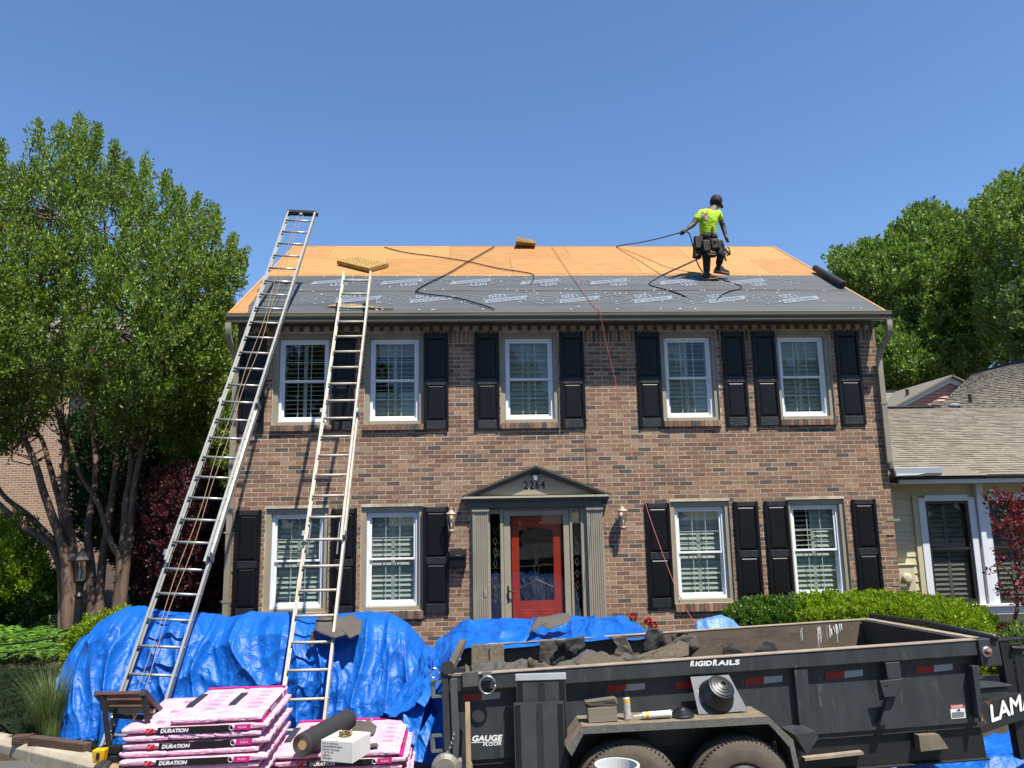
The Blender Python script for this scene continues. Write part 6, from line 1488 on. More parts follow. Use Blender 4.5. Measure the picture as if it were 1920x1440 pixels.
m = MB(); m.add([np_(6.7, SL_, 0), np_(16.4, SL_, 0), V(16.4, 11, 2.9), V(6.7, 11, 2.9)], [(0, 1, 2, 3)]); m.build('rear_roof', M_shroof2, nh)
m = MB(); c = at(1790, 898, .18)
m.add([V(c.x-.55, .12, 2.90), V(c.x+.55, .14, 2.90), np_(c.x+.28, .36, .06), np_(c.x-.15, .38, .06)], [(0, 1, 2, 3)]); m.build('roof_saddle', M_shroof2, nh, fix=False)
# meter on the wall
mt = thing('electric_meter', (7.08, wy, 1.2), 'cream electric meter box on the siding just above the bright hedge', 'electric meter')
m = MB(); m.box(6.95, 7.22, wy-.12, wy-.004, .75, 1.48); m.build('box', M_cream, mt, bevel=.008)
m = MB(); m.box(6.93, 7.24, wy-.14, wy-.004, 1.481, 1.50); m.build('lid', mat('pale_lid', 'c7bd94', .4), mt)
m = MB(); m.lathe([(.085, 0), (.085, .03), (.075, .06), (.05, .07), (.0, .072)][:4], 24, 0, frame_mat((7.07, wy-.12, 1.27), (1, 0, 0), (0, 0, 1))); m.build('dial_cover', mat('meter_glass', 'b7ad8a', .2, spec=.8), mt, smooth=True)
# taller roof behind
ho = thing('neighbour_house', at(1840, 766, 6.3)*1.0, 'farther house whose big grey shingle roof rises to the right edge', 'house')
A = at(1757, 768, 6.2); B = at(1822, 703, 9.5); Cc = atz(2050, 640, B.z); D = atz(2060, 768, A.z)
rn = (B-A).cross(D-A).normalized(); rn = rn if rn.z > 0 else -rn
m = MB(); m.add([A, D, Cc, B], [(0, 1, 2, 3)]); m.add([B, Cc, Cc+V(-2, 6, -3), B+V(-1, 6, -3)], [(0, 1, 2, 3)]); m.add([A, B, B+V(-1, 6, -3)], [(0, 1, 2)]); m.build('roof', M_shroof2, ho, fix=False)
m = MB(); R_ = 26
for r_ in range(R_):
    l0, l1 = A.lerp(B, r_/R_), A.lerp(B, (r_+1.12)/R_); q0, q1 = D.lerp(Cc, r_/R_), D.lerp(Cc, (r_+1.12)/R_); n = 44
    for i in range(n):
        u0, u1 = i/n+(.5*(r_ % 2))/n, (i+.96)/n+(.5*(r_ % 2))/n
        if u1 > 1: continue
        h = .028+random.choice((0, .01)); m.add([l0.lerp(q0, u0)+rn*h, l0.lerp(q0, u1)+rn*h, l1.lerp(q1, u1)+rn*.008, l1.lerp(q1, u0)+rn*.008, l0.lerp(q0, u0), l0.lerp(q0, u1)], [(0, 1, 2, 3), (4, 5, 1, 0)], random.choice((0, 0, 1)))
m.build('roof_shingles', [M_shroof2, mat('grey_roof_shingles_dark', '645e54', .95, var=(30, .3))], ho, fix=False)['kind'] = 'stuff'
m = MB(); m.bar(B, Cc, .12, .10); m.build('ridge_cap', M_ridge, ho)
m = MB(); bz = .3; m.add([V(A.x, A.y+.3, bz), V(D.x, D.y+.3, bz), D, A], [(0, 1, 2, 3)]); m.build('wall', M_cream, ho, fix=False)
def pipe(px, py0, py1, Y, r_, label, name='vent_pipe'):
    b = at(px, py1, Y); t_ = at(px, py0, Y); m = MB(); m.lathe([(r_*2.4, -.1), (r_*1.1, .03), (r_, .04), (r_, t_.z-b.z)], 12, 0, None, tuple(b)); return tag(m.build(name, M_ridge, None, smooth=False), label, 'roof vent', 'vents on the neighbouring roofs')
pipe(1821, 739, 762, 6.6, .045, 'black vent pipe standing on the big grey roof at far right'); pipe(1702, 730, 742, 10.5, .05, 'short black vent pipe on the roof left of the pink gable')
b = at(1788, 765, 6.4); m = MB(); m.lathe([(.10, -.05), (.1, .03), (.17, .04), (.165, .07), (.12, .10), (.01, .11)], 20, 0, None, tuple(b)); tag(m.build('mushroom_vent', mat('grey_vent', '8f9190', .4, metal=.4), None), 'flat grey mushroom vent on the roof below the pink gable', 'roof vent', 'vents on the neighbouring roofs')
b = at(1756, 766, 6.0); m = MB(); m.box(b.x-.07, b.x+.07, b.y-.07, b.y+.07, b.z-.1, b.z+.1); m.prism([(b.x-.13, b.z+.08), (b.x-.02, b.z+.19), (b.x+.13, b.z+.10), (b.x+.1, b.z+.06)], b.y-.09, b.y+.09, 'y'); tag(m.build('exhaust_vent', mat('rusty_vent', '6f6258', .6, var=(20, .3)), None), 'small capped exhaust vent left of the mushroom vent', 'roof vent', 'vents on the neighbouring roofs')
# pink gable
pg = thing('neighbour_house', at(1740, 768, 10), 'distant house with a dusty pink sided gable and white rake boards', 'house'); GY = 10.0
a = at(1660, 772, GY); pk_ = at(1779, 708, GY); c = V(2*pk_.x-a.x, GY, a.z)
m = MB(); m.prism([(a.x+.1, a.z), (pk_.x, pk_.z-.08), (c.x-.1, c.z)], GY+.05, GY+.1, 'y'); m.box(a.x+.3, c.x-.3, GY+.05, GY+7, .3, a.z); m.build('wall', M_pinks, pg)
nS = 9
for i in range(nS):
    z0 = a.z+(pk_.z-.1-a.z)*i/nS; z1 = a.z+(pk_.z-.1-a.z)*(i+.93)/nS; f0 = i/nS; f1 = (i+.93)/nS
    x0 = a.x+.15+(pk_.x-a.x-.15)*f0; x1 = c.x-.15-(c.x-pk_.x-.15)*f0; x2 = c.x-.15-(c.x-pk_.x-.15)*f1; x3 = a.x+.15+(pk_.x-a.x-.15)*f1
    o = MB(); o.add([(x0, GY+.005, z0), (x1, GY+.005, z0), (x2, GY+.04, z1), (x3, GY+.04, z1), (x0, GY+.05, z0), (x1, GY+.05, z0)], [(0, 1, 2, 3), (0, 4, 5, 1)]); o.build('clapboard', M_pinks, pg, fix=False)
for s in (-1, 1):
    e = a if s < 0 else c; m = MB(); m.prism([(e.x-s*-.0, e.z), (pk_.x, pk_.z), (pk_.x, pk_.z-.16), (e.x-s*.28, e.z)] if s < 0 else [(pk_.x, pk_.z), (e.x, e.z), (e.x-.28, e.z), (pk_.x, pk_.z-.16)], GY-.06, GY+.0, 'y'); m.build('rake_board', M_wtrim, pg)
    m = MB(); m.add([(e.x+s*.1, GY-.2, e.z), (pk_.x, GY-.2, pk_.z+.06), (pk_.x-.0, GY+7, pk_.z+.06), (e.x+s*.1, GY+7, e.z)], [(0, 1, 2, 3)]); o = m.build('roof', M_shroof2, pg); sd_ = o.modifiers.new('t', 'SOLIDIFY'); sd_.thickness = .05
a2 = at(1655, 742, GY+1.5); m = MB(); m.add([at(1640, 772, GY+.3), at(1690, 772, GY+.3), V(pk_.x, GY+3.0, pk_.z+.04), V(at(1645, 745, GY+3).x, GY+3.0, pk_.z+.04)], [(0, 1, 2, 3)]); 
m.build('roof', M_shroof2, pg, fix=False); m = MB(); m.bar(V(at(1640, 745, GY+3).x, GY+3.0, pk_.z+.06), V(pk_.x, GY+3.0, pk_.z+.08), .1, .06); m.build('ridge_cap', M_ridge, pg)
# brick house far left, behind the trees
M_bwall = mat('far_brick', '9a7c66', .9, var=(3, .12)); nt = M_bwall.node_tree; bt = nt.nodes.new('ShaderNodeTexBrick'); bt.inputs['Scale'].default_value = 1; bt.inputs['Brick Width'].default_value = .22; bt.inputs['Row Height'].default_value = .075; bt.inputs['Mortar Size'].default_value = .008
bt.inputs['Color1'].default_value = (*srgb('96765f'), 1); bt.inputs['Color2'].default_value = (*srgb('7b6050'), 1); bt.inputs['Mortar'].default_value = (*srgb('b7a58e'), 1)
tcc = nt.nodes.new('ShaderNodeTexCoord'); mpp = nt.nodes.new('ShaderNodeMapping'); mpp.inputs['Rotation'].default_value = (PI/2, 0, 0); nt.links.new(tcc.outputs['Object'], mpp.inputs[0]); nt.links.new(mpp.outputs[0], bt.inputs['Vector']); nt.links.new(bt.outputs[0], nt.nodes['Principled BSDF'].inputs['Base Color'])
lh = thing('neighbour_house', (-19, 14, .3), 'pale brick house wall glimpsed behind the crape myrtle trunks at far left', 'house'); X1 = at(118, 900, 14).x
m = MB(); m.box(-30, X1, 14, 22, .2, 7.6); m.build('wall', M_bwall, lh)
m = MB(); m.prism([(13.6, 7.55), (18, 10.4), (22.4, 7.55)], -30.4, X1+.4, 'x'); m.build('roof', M_shroof2, lh)
m = MB(); m.box(-24, -22.8, 13.93, 14.05, 1.2, 2.9); w_ = m.build('window', M_wtrim, lh); m = MB(); m.box(-23.9, -22.9, 13.92, 13.93, 1.3, 2.8); m.build('pane', M_dark, w_)
# ================================================================= vegetation
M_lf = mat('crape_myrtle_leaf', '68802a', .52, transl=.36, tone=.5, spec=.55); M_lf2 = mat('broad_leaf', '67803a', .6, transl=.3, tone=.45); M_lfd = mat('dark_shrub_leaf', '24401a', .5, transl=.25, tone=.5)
M_lfy = mat('yellow_green_leaf', '7d961c', .45, transl=.4, tone=.35); M_lfb = mat('boxwood_leaf', '4d6e22', .45, transl=.3, tone=.45); M_pur = mat('purple_maple_leaf', '4a2226', .5, transl=.25, tone=.5); M_redl = mat('red_maple_leaf', '6b1f2a', .55, transl=.35, tone=.45)
M_fern = mat('fern_leaf', '5f8a2a', .5, transl=.35, tone=.35); M_bark = mat('smooth_tan_bark', '6b5442', .8, var=(6, .4, '43352a'), spots=(3.5, .6, '84705a'), stretch=(1.5, 1.5, .35), bump=(8, .6, .02)); M_barkd = mat('grey_bark', '4d443a', .9, var=(8, .35), bump=(12, .8, .02), stretch=(1, 1, .3))
M_blade = mat('grass_blade', '5f6e3c', .6, transl=.3, tone=.4); M_lfg = mat('mid_green_leaf', '6d843c', .6, transl=.3, tone=.45); M_pine = mat('pine_needle', '5a6f3a', .6, transl=.2, tone=.4)
def in_poly(x, y, poly):
    ins = np.zeros(len(x), bool); n = len(poly); j = n-1
    for i in range(n):
        xi, yi = poly[i]; xj, yj = poly[j]
        c = ((yi > y) != (yj > y)) & (x < (xj-xi)*(y-yi)/((yj-yi) if yj != yi else 1e-9)+xi); ins ^= c; j = i
    return ins
def edge_d(x, y, poly):
    d = np.full(len(x), 1e9)
    for (x0, y0), (x1, y1) in zip(poly, poly[1:]+poly[:1]):
        L2 = (x1-x0)**2+(y1-y0)**2+1e-9; t = np.clip(((x-x0)*(x1-x0)+(y-y0)*(y1-y0))/L2, 0, 1); d = np.minimum(d, np.hypot(x-(x0+t*(x1-x0)), y-(y0+t*(y1-y0))))
    return d
_R = np.array([_rt, _up, _fw]); _C = np.array(CAMP)
def at_np(px, py, Y):
    d = np.outer((px-960)/F_PX, _R[0])-np.outer((py-720)/F_PX, _R[1])+_R[2]; return _C+d*((Y-_C[1])/d[:, 1])[:, None]
def crown_points(poly, Yc, thick, n, full_px=90, clump=0):
    """points through a crown whose outline is seen as poly; the crown is as deep as it is wide, rounded towards its outline"""
    xs0 = [p[0] for p in poly]; ys0 = [p[1] for p in poly]; out = []
    x = rng.uniform(min(xs0), max(xs0), n*8); y = rng.uniform(min(ys0), max(ys0), n*8); k = in_poly(x, y, poly)
    if clump:
        cx = rng.uniform(min(xs0), max(xs0), clump); cy = rng.uniform(min(ys0), max(ys0), clump); rr = rng.uniform(18, 46, clump)
        d = np.min(np.hypot(x[:, None]-cx, (y[:, None]-cy)*1.2)/rr, axis=1); k &= (d < 1.0) | (rng.random(len(x)) < .18)
    x, y = x[k][:n], y[k][:n]
    e = np.sqrt(np.clip(edge_d(x, y, poly)/full_px, .02, 1)); q = rng.uniform(-1, 1, len(x)); q = np.sign(q)*np.abs(q)**.6
    return at_np(x, y, Yc+q*thick*e), q, x, y
def foliage(parent, name, poly, Yc, thick, n, per, rad, length, lsize, material, up=.4, wide=.5, full_px=90, updir=.9, clump=0, extra=None, kind=None):
    P, q, x, y = crown_points(poly, Yc, thick, n, full_px, clump); n = len(P); cen = P.mean(0)
    out = P-cen; out /= (np.linalg.norm(out, axis=1)[:, None]+.01); out[:, 1] += q*.5*-1*-1
    D = out*.6+rng.normal(size=(n, 3))*.35+np.array([0, 0, updir]); D /= np.linalg.norm(D, axis=1)[:, None]; L = length*rng.uniform(.6, 1.3, n)
    S = P-D*L[:, None]*.5
    if extra is not None: S = np.vstack([S, extra[0]]); D = np.vstack([D, extra[1]]); L = np.concatenate([L, extra[2]])
    c, d, s = sprays(S, D, L, per, rad, lsize, up); n2 = len(c)
    me = leaf_mesh(name, c, d, s, material, wide=wide); return mesh_obj(name, me, parent, kind), S, D, L
def stems_mesh(parent, name, paths, material):
    for pts, r0, r1 in paths:
        m = MB(); sp = spline(pts, 5); n = len(sp); m.tube([p+V(.012*math.sin(i*.9), .012*math.cos(i*1.1), 0) for i, p in enumerate(sp)], [r0+(r1-r0)*(i/(n-1))**.8 for i in range(n)], 9); m.build(name, material, parent, smooth=True)
def twigs(parent, name, S, D, L, material, k, r=.008, join=None):
    m = MB(); idx = rng.choice(len(S), min(k, len(S)), replace=False)
    for i in idx:
        a = Vector(S[i]); b = a+Vector(D[i])*L[i]*.9
        if join is not None: 
            jn = min(join, key=lambda q: (q-a).length); mid = jn.lerp(a, .5)+V(0, 0, -.12); m.tube([jn, mid, a, b], [r*2.2, r*1.7, r*1.2, r*.4], 4, caps=False)
        else: m.tube([a, b], [r, r*.4], 4, caps=False)
    o = m.build(name, material, parent, smooth=True, fix=False); o['kind'] = 'stuff'; return o
# ---- crape myrtle
GZ = .5
def tree_poly_top(): return [(-260, 420), (-200, 300), (-90, 330), (-30, 290), (0, 272), (18, 330), (40, 300), (52, 250), (78, 226), (100, 235), (128, 232), (150, 222), (158, 262), (178, 238), (188, 262), (180, 300), (214, 268), (214, 300), (238, 318), (268, 292), (284, 300), (282, 335), (314, 330), (312, 356), (340, 352), (352, 372), (372, 372), (392, 396), (404, 400), (404, 430), (438, 452), (438, 480), (456, 482), (450, 512), (432, 540), (424, 570), (434, 610), (430, 660), (410, 700), (380, 730), (360, 780), (310, 800), (290, 850), (240, 840), (190, 850), (150, 800), (110, 810), (60, 800), (20, 850), (-60, 830), (-240, 760)]
cm_ = thing('crape_myrtle', at(170, 1180, 1.0)*1.0, 'big multi-stemmed green crape myrtle left of the house, reaching above the eave', 'tree'); cm_.location.z = GZ; ROOTLOC[cm_.name] = Vector(cm_.location)
peaks = [(6, 262, 60), (72, 224, 70), (112, 230, 60), (150, 212, 80), (184, 232, 70), (214, 262, 60), (242, 300, 40), (275, 287, 60), (314, 322, 60), (338, 348, 50), (368, 362, 50), (405, 385, 60), (436, 440, 50), (457, 468, 50), (452, 500, 50), (430, 560, 40)]
ES, ED, EL = [], [], []
for (x, y, h) in peaks:
    for k in range(8):
        Y = 2+rng.uniform(-.8, .8); t_ = at(x+rng.uniform(-9, 9)*(k > 0), y+rng.uniform(0, 12)*k/2, Y); b = at(x-8+rng.uniform(-14, 14), y+h*rng.uniform(.7, 1.3), Y); ES.append(np.array(b)); dd = np.array(t_-b); l = np.linalg.norm(dd); ED.append(dd/l); EL.append(l)
cr, S, D, L = foliage(cm_, 'crown', [(x, y+(24 if y < 470 and x > -20 else 0)) for x, y in tree_poly_top()], 1.75, 2.3, 3700, 60, .125, .66, .060, M_lf, up=.5, wide=.46, full_px=150, updir=1.0, clump=230, extra=(np.array(ES), np.array(ED), np.array(EL)))
stem_px = [[(138, 1200), (118, 1085), (92, 1020), (40, 985), (-10, 935), (-60, 880), (-120, 780)], [(142, 1200), (128, 1100), (112, 1030), (62, 975), (5, 925), (-40, 850), (-60, 740)], [(146, 1200), (124, 1060), (96, 965), (72, 890), (42, 800), (40, 700), (70, 560)], [(150, 1200), (120, 1000), (100, 900), (84, 840), (60, 790), (20, 700)], [(154, 1200), (138, 1050), (122, 950), (122, 850), (112, 750), (120, 600), (150, 420)],
           [(200, 1185), (172, 1085), (164, 1000), (178, 900), (172, 760), (160, 600), (80, 330)], [(205, 1185), (226, 1065), (210, 1022), (188, 955), (150, 885), (120, 800)], [(212, 1185), (230, 1050), (236, 950), (246, 880), (240, 780), (250, 640), (270, 400)], [(205, 1185), (192, 1060), (214, 900), (226, 780), (214, 620), (190, 360)], [(214, 1185), (238, 1045), (244, 1000), (262, 860), (300, 740), (340, 620), (390, 480)]]
paths = []; joins = []
for i, px_ in enumerate(stem_px):
    yo = [.0, .3, -.3, .5, .1, .4, -.2, .1, .6, -.1][i]; pts = [at(x, y, 1.0+yo*k/3*1.0+k*.18) for k, (x, y) in enumerate(px_)]; pts[0] = V(pts[1].x*.5+pts[0].x*.5, 1.0, GZ-.25)
    paths.append((pts, [.095, .085, .10, .075, .10, .09, .08, .10, .085, .09][i], .022)); joins += spline(pts, 4)[8:]
stems_mesh(cm_, 'trunk', paths, M_bark); twigs(cm_, 'branches', S, D, L, M_bark, 900, .008, joins)
# ---- shrubs and trees behind the left tarp
def shrub(name, label, cat, poly, Yc, thick, n, per, rad, length, lsize, material, group=None, zb=.4, full=60, up=.4, updir=.7, bark=M_barkd, wide=.5, ntr=5, clump=0, trunkpx=None, trunkr=.03):
    x0 = sum(p[0] for p in poly)/len(poly); y0 = max(p[1] for p in poly); b = at(x0, y0, Yc); t = thing(name, (b.x, Yc, zb), label, cat, group)
    o, S, D, L = foliage(t, 'foliage' if cat != 'tree' else 'crown', poly, Yc, thick, n, per, rad, length, lsize, material, up=up, full_px=full, updir=updir, wide=wide, clump=clump)
    ps = []
    for k in range(ntr):
        j = rng.integers(len(S)); e = Vector(S[j]); base = V(b.x+rng.uniform(-.15, .15)*ntr/3, Yc+rng.uniform(-.1, .1), zb-.1); ps.append(([base, base.lerp(e, .5)+V(0, 0, .15), e], trunkr, trunkr*.35))
    if trunkpx: ps = [([at(x, y, Yc) for x, y in tp_], r0, r1) for tp_, r0, r1 in trunkpx]
    stems_mesh(t, 'stem' if cat != 'tree' else 'trunk', ps, bark); return t
shrub('evergreen_tree', 'tall mid-green tree between the crape myrtle and the left corner of the house', 'tree', [(330, 640), (380, 590), (425, 600), (440, 640), (438, 720), (436, 900), (430, 960), (380, 960), (330, 900), (300, 760)], 5.0, 1.6, 1500, 50, .22, .5, .085, M_lfg, zb=.6, clump=60, trunkr=.10, ntr=6)
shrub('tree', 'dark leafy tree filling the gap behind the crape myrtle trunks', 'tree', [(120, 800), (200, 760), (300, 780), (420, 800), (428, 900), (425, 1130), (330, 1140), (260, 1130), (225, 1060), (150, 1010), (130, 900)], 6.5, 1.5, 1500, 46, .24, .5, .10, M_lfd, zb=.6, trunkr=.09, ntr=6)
shrub('purple_maple', 'dark purple Japanese maple beside the left corner of the house', 'tree', [(268, 930), (300, 890), (350, 872), (410, 890), (424, 950), (420, 1060), (418, 1135), (330, 1145), (280, 1130), (255, 1050)], 1.6, 1.0, 800, 60, .14, .34, .055, M_pur, zb=.45, updir=.2, ntr=7, trunkr=.035)
shrub('viburnum', 'loose yellow-green shrub at the far left edge behind the ferns', 'shrub', [(-120, 1000), (-30, 985), (30, 975), (60, 1000), (84, 1060), (100, 1090), (98, 1140), (40, 1160), (-120, 1165)], 1.9, .8, 620, 50, .15, .4, .06, M_lfy, zb=.5, ntr=8, trunkr=.015)
shrub('boxwood', 'rounded dark green shrub just left of the lamp post', 'shrub', [(52, 1100), (80, 1078), (112, 1085), (126, 1110), (124, 1150), (60, 1165), (44, 1140)], 1.7, .5, 420, 40, .09, .2, .035, M_lfb, zb=.45, ntr=4, trunkr=.015)
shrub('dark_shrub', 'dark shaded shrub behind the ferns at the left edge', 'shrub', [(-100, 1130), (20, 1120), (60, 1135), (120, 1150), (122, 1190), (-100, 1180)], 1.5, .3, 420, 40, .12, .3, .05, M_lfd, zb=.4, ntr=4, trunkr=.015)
shrub('azalea', 'fresh green low shrub between the lamp post and the left edge of the tarp', 'shrub', [(128, 1235), (140, 1195), (160, 1172), (196, 1160), (235, 1150), (240, 1175), (180, 1230), (150, 1290), (124, 1270)], -1.7, .35, 520, 40, .08, .2, .035, M_lfy, zb=.2, ntr=5, trunkr=.012)
# far hedge line so that no bare horizon shows on the left
shrub('background_trees', 'distant belt of trees seen through gaps at the left', 'tree', [(-500, 560), (-300, 500), (0, 560), (200, 560), (440, 600), (450, 700), (440, 1080), (-500, 1100)], 24, 3, 1500, 40, .7, 1.2, .26, M_lf2, zb=.8, ntr=8, trunkr=.15)
# ---- ferns
def fern(px, py, sc, label):
    b = atz(px, py, .47); b.z = gz(b.x, b.y); t = thing('fern', b, label, 'fern', 'ferns at the left edge'); C_, D_, S_ = [], [], []; ps = []
    for k in range(15):
        a = 2*PI*k/15+random.uniform(-.2, .2); Lf = sc*random.uniform(.6, .85); pts = []
        for i in range(9): q = i/8; pts.append(b+V(math.cos(a)*Lf*q, math.sin(a)*Lf*q, Lf*(.95*q-.75*q*q)))
        ps.append(pts)
        for i in range(26):
            q = .12+.86*i/26; j = min(7, int(q*8)); p = pts[j].lerp(pts[j+1], q*8-j); tan = (pts[j+1]-pts[j]).normalized(); side = tan.cross(V(0, 0, 1)).normalized()
            for s in (-1, 1): C_.append(p); D_.append(side*s+tan*.35+V(0, 0, -.1)); S_.append(.14*sc*(1-q)**.7*(1 if q > .2 else .6)+.01)
    me = leaf_mesh('frond', np.array([tuple(c) for c in C_]), np.array([tuple(c) for c in D_]), np.array(S_), M_fern, wide=.28, fold=.02); mesh_obj('frond', me, t)
    m = MB()
    for pts in ps: m.tube(pts, [.004]*9, 4, caps=False)
    m.build('stalk', M_fern, t, fix=False)
FP = [(8, 1185, 1.2, 'leftmost fern of the back row, at the picture edge'), (50, 1188, 1.1, 'second fern of the back row from the left'), (92, 1186, 1.1, 'fern behind the tree trunk foot, right end of the back row'), (22, 1222, 1.15, 'front-row fern at the left, above the dry strip'), (66, 1226, 1.15, 'middle fern of the front row'), (104, 1218, 1.0, 'right-hand fern of the front row beside the lamp post'), (-20, 1200, 1.2, 'fern cut by the left picture edge'), (36, 1243, .9, 'small fern nearest the dry strip, left of centre of the fern bed'), (84, 1245, .85, 'small fern nearest the dry strip, towards the lamp post'), (2, 1246, .9, 'small low fern at the left picture edge beside the dry strip')]
for f in FP: fern(*f)
# ---- ornamental grass at the kerb
def tuft(px, py, h, n, label, mt=M_blade, spread=.5, zb=.1):
    b = atz(px, py, zb); t = thing('grass_tuft', b, label, 'grass tuft', 'ornamental grasses by the kerb'); m = MB(); tone = []
    for k in range(n):
        a = random.uniform(0, 2*PI); l = h*random.uniform(.55, 1.1); r_ = random.uniform(.0, .12); sp = random.uniform(.05, spread)*l; o = b+V(math.cos(a)*r_, math.sin(a)*r_, 0); w_ = V(-math.sin(a), math.cos(a), 0)*.0028; pts = [o+V(math.cos(a)*sp*q*q, math.sin(a)*sp*q*q, l*(q-.22*q*q*(sp/l))) for q in (0, .35, .7, 1)]
        bb = len(m.v); m.v += [tuple(p+w_*s*(1-q)) for p, q in zip(pts, (0, .2, .5, .95)) for s in (-1, 1)]; m.f += [(bb+2*i, bb+2*i+1, bb+2*i+3, bb+2*i+2) for i in range(3)]; m.m += [0]*3
    me = m.mesh('blades', mt, rootloc(t)); at_ = me.attributes.new('tone', 'FLOAT', 'FACE'); at_.data.foreach_set('value', np.repeat(rng.random(n), 3).astype(np.float32)); o = bpy.data.objects.new('blades', me); COL.objects.link(o); o.parent = t
tuft(92, 1392, .78, 900, 'tall wispy grey-green grass tuft behind the kerb', spread=.55); tuft(128, 1370, .6, 350, 'smaller shaded grass tuft behind the tall one', spread=.4); tuft(40, 1330, .5, 260, 'sparse dark grass at the far left by the kerb', spread=.6)
gp = MB()
for k in range(9000):     # sparse lawn and litter in the bed
    x = random.uniform(-9.5, -3.9); y = random.uniform(-1.7, 1.6)
    if y < -2.6+(-4.75-x)*.5*(-1)*-.9 and x < -4.2 and y < -3.22+(x+4.75)*-.64+.25: continue
    z = gz(x, y)
    if z < .02: continue
    a = random.uniform(0, PI); l = random.uniform(.02, .06); d = V(math.cos(a), math.sin(a), 0)*.006; gp.add([V(x, y, z-.005)-d, V(x, y, z-.005)+d, V(x+random.uniform(-.02, .02), y+random.uniform(-.02, .02), z+l)], [(0, 1, 2)])
dk = MB(); kk = 0
while kk < 26000:     # dark mondo grass between the ferns and the kerb
    x = random.uniform(-8.5, -3.95); y = random.uniform(-3.4, -1.5)
    if (y < -3.22-(x+4.75)*.66+.28 and x < -4.0) or gz(x, y) < -.01: kk += 1; continue
    z = gz(x, y); a = random.uniform(0, 2*PI); l = random.uniform(.10, .26); d = V(-math.sin(a), math.cos(a), 0)*.004; o = V(x, y, z-.01); e = V(math.cos(a), math.sin(a), 0)
    dk.add([o-d, o+d, o+e*l*.35+V(0, 0, l*.75), o+e*l*.8+V(0, 0, l*.7)], [(0, 1, 2), (1, 3, 2)]); kk += 1
tag(mesh_obj('mondo_grass', dk.mesh('mondo_grass', mat('mondo_blade', '1f3016', .6, transl=.1))), 'dark mondo grass covering the bed between the ferns and the kerb', 'grass', kind='stuff')
gme = gp.mesh('lawn_grass', mat('lawn_blade', '5c6a34', .7, transl=.2)); tag(mesh_obj('lawn_grass', gme), 'thin grass and litter in the shaded planting bed at the left', 'grass', kind='stuff')
# ---- edging, cables, lamp, utility box
tb = thing('timber_edging', V(-4.6, -2.9, .12), 'dark rotting timber edging behind the kerb by the grass tuft', 'edging'); e0, e1, e2 = atz(15, 1392, .18), atz(60, 1388, .18), atz(165, 1402, .18)
for a, b in ((e0+V(0, .1, 0), e1+V(-.02, .06, 0)), (e1, e2)): m = MB(); m.bar(a, b, .10, .09); m.build('timber', mat('rotten_timber', '4a382c', .9, var=(9, .4), stretch=(.5, 3, 3), bump=(20, .8, .01)), tb, bevel=.01)
for (y0, y1, r_, lb) in ((1206, 1193, .012, 'upper of two black cables strung across the ferns'), (1220, 1209, .008, 'lower, thinner black cable strung across the ferns')):
    a, b = at(-60, y0+6, -.9), at(118, y1, -.9); m = MB(); m.tube([a.lerp(b, i/12)+V(0, 0, -.03*math.sin(i/12*PI)) for i in range(13)], r_, 6); tag(m.build('cable', M_blackp, None, smooth=True), lb, 'cable', 'cables across the ferns')
lp = thing('lamp_post', at(150, 1190, .3)*1.0, 'black lantern-topped post in front of the crape myrtle trunks', 'lamp post'); c = at(152, 1065, .3); lp.location = V(c.x, .3, .45); ROOTLOC[lp.name] = Vector(lp.location); zt_ = at(152, 1089, .3).z
m = MB(); m.lathe([(.06, .4), (.055, 1.0), (.05, zt_-.25), (.07, zt_-.22), (.045, zt_-.17), (.06, zt_-.05), (.09, zt_)], 14, 0, None, (c.x, .3, 0)); m.build('post', M_blackp, lp, smooth=False)
zl = at(152, 1052, .3).z; m = MB()
for k in range(6):
    a = k*PI/3; m.bar((c.x+.085*math.cos(a), .3+.085*math.sin(a), zt_), (c.x+.135*math.cos(a), .3+.135*math.sin(a), zl), .014, .014)
m.build('lantern_cage', M_blackp, lp)
m = MB(); m.lathe([(.078, zt_+.005), (.125, zl-.003)], 6, 0, None, (c.x, .3, 0)); m.build('lantern_glass', glass_mat('old_lantern_glass', (.75, .73, .68), 1.5), lp)
m = MB(); m.lathe([(.165, zl), (.17, zl+.02), (.13, zl+.07), (.06, zl+.13), (.03, zl+.15), (.028, zl+.18), (.005, zl+.2)], 12, 0, None, (c.x, .3, 0)); m.build('lantern_roof', M_blackp, lp)
m = MB(); m.lathe([(.03, zt_), (.03, zt_+.1), (.035, zt_+.14), (.01, zt_+.18)], 10, 0, None, (c.x, .3, 0)); m.build('bulb', M_vinyl, lp)
c = at(112, 1165, 1.4); m = MB(); m.box(c.x-.14, c.x+.14, 1.3, 1.55, .4, at(112, 1153, 1.3).z, taper=.06); ub = tag(m.build('utility_box', mat('pale_green_box', '8a9a72', .6, var=(6, .15)), None, bevel=.012), 'pale green utility box among the ferns beside the trunk', 'utility box')
# ---- clipped hedges on the right
def hedge(poly, Yc, label, material, n, zb=.2, ls=.034, thick=.75, full=22):
    return shrub('hedge', label, 'hedge', poly, Yc, thick, n, 44, .075, .15, ls, material, 'clipped hedges before the house', zb=zb, full=full, updir=.75, ntr=8, trunkr=.014, wide=.6)
hedge([(1362, 1190), (1366, 1146), (1400, 1132), (1450, 1127), (1500, 1126), (1520, 1140), (1525, 1200), (1480, 1240), (1370, 1240)], -1.35, 'dark green clipped hedge, left of the brighter one', M_lfb, 1600, thick=.6)
hedge([(1490, 1140), (1500, 1122), (1560, 1117), (1640, 1117), (1720, 1122), (1800, 1133), (1850, 1150), (1874, 1180), (1880, 1215), (1876, 1290), (1840, 1300), (1600, 1260), (1480, 1220)], -1.5, 'bright lime-green clipped hedge behind the front of the trailer', M_lfy, 4200, thick=.75, full=26)
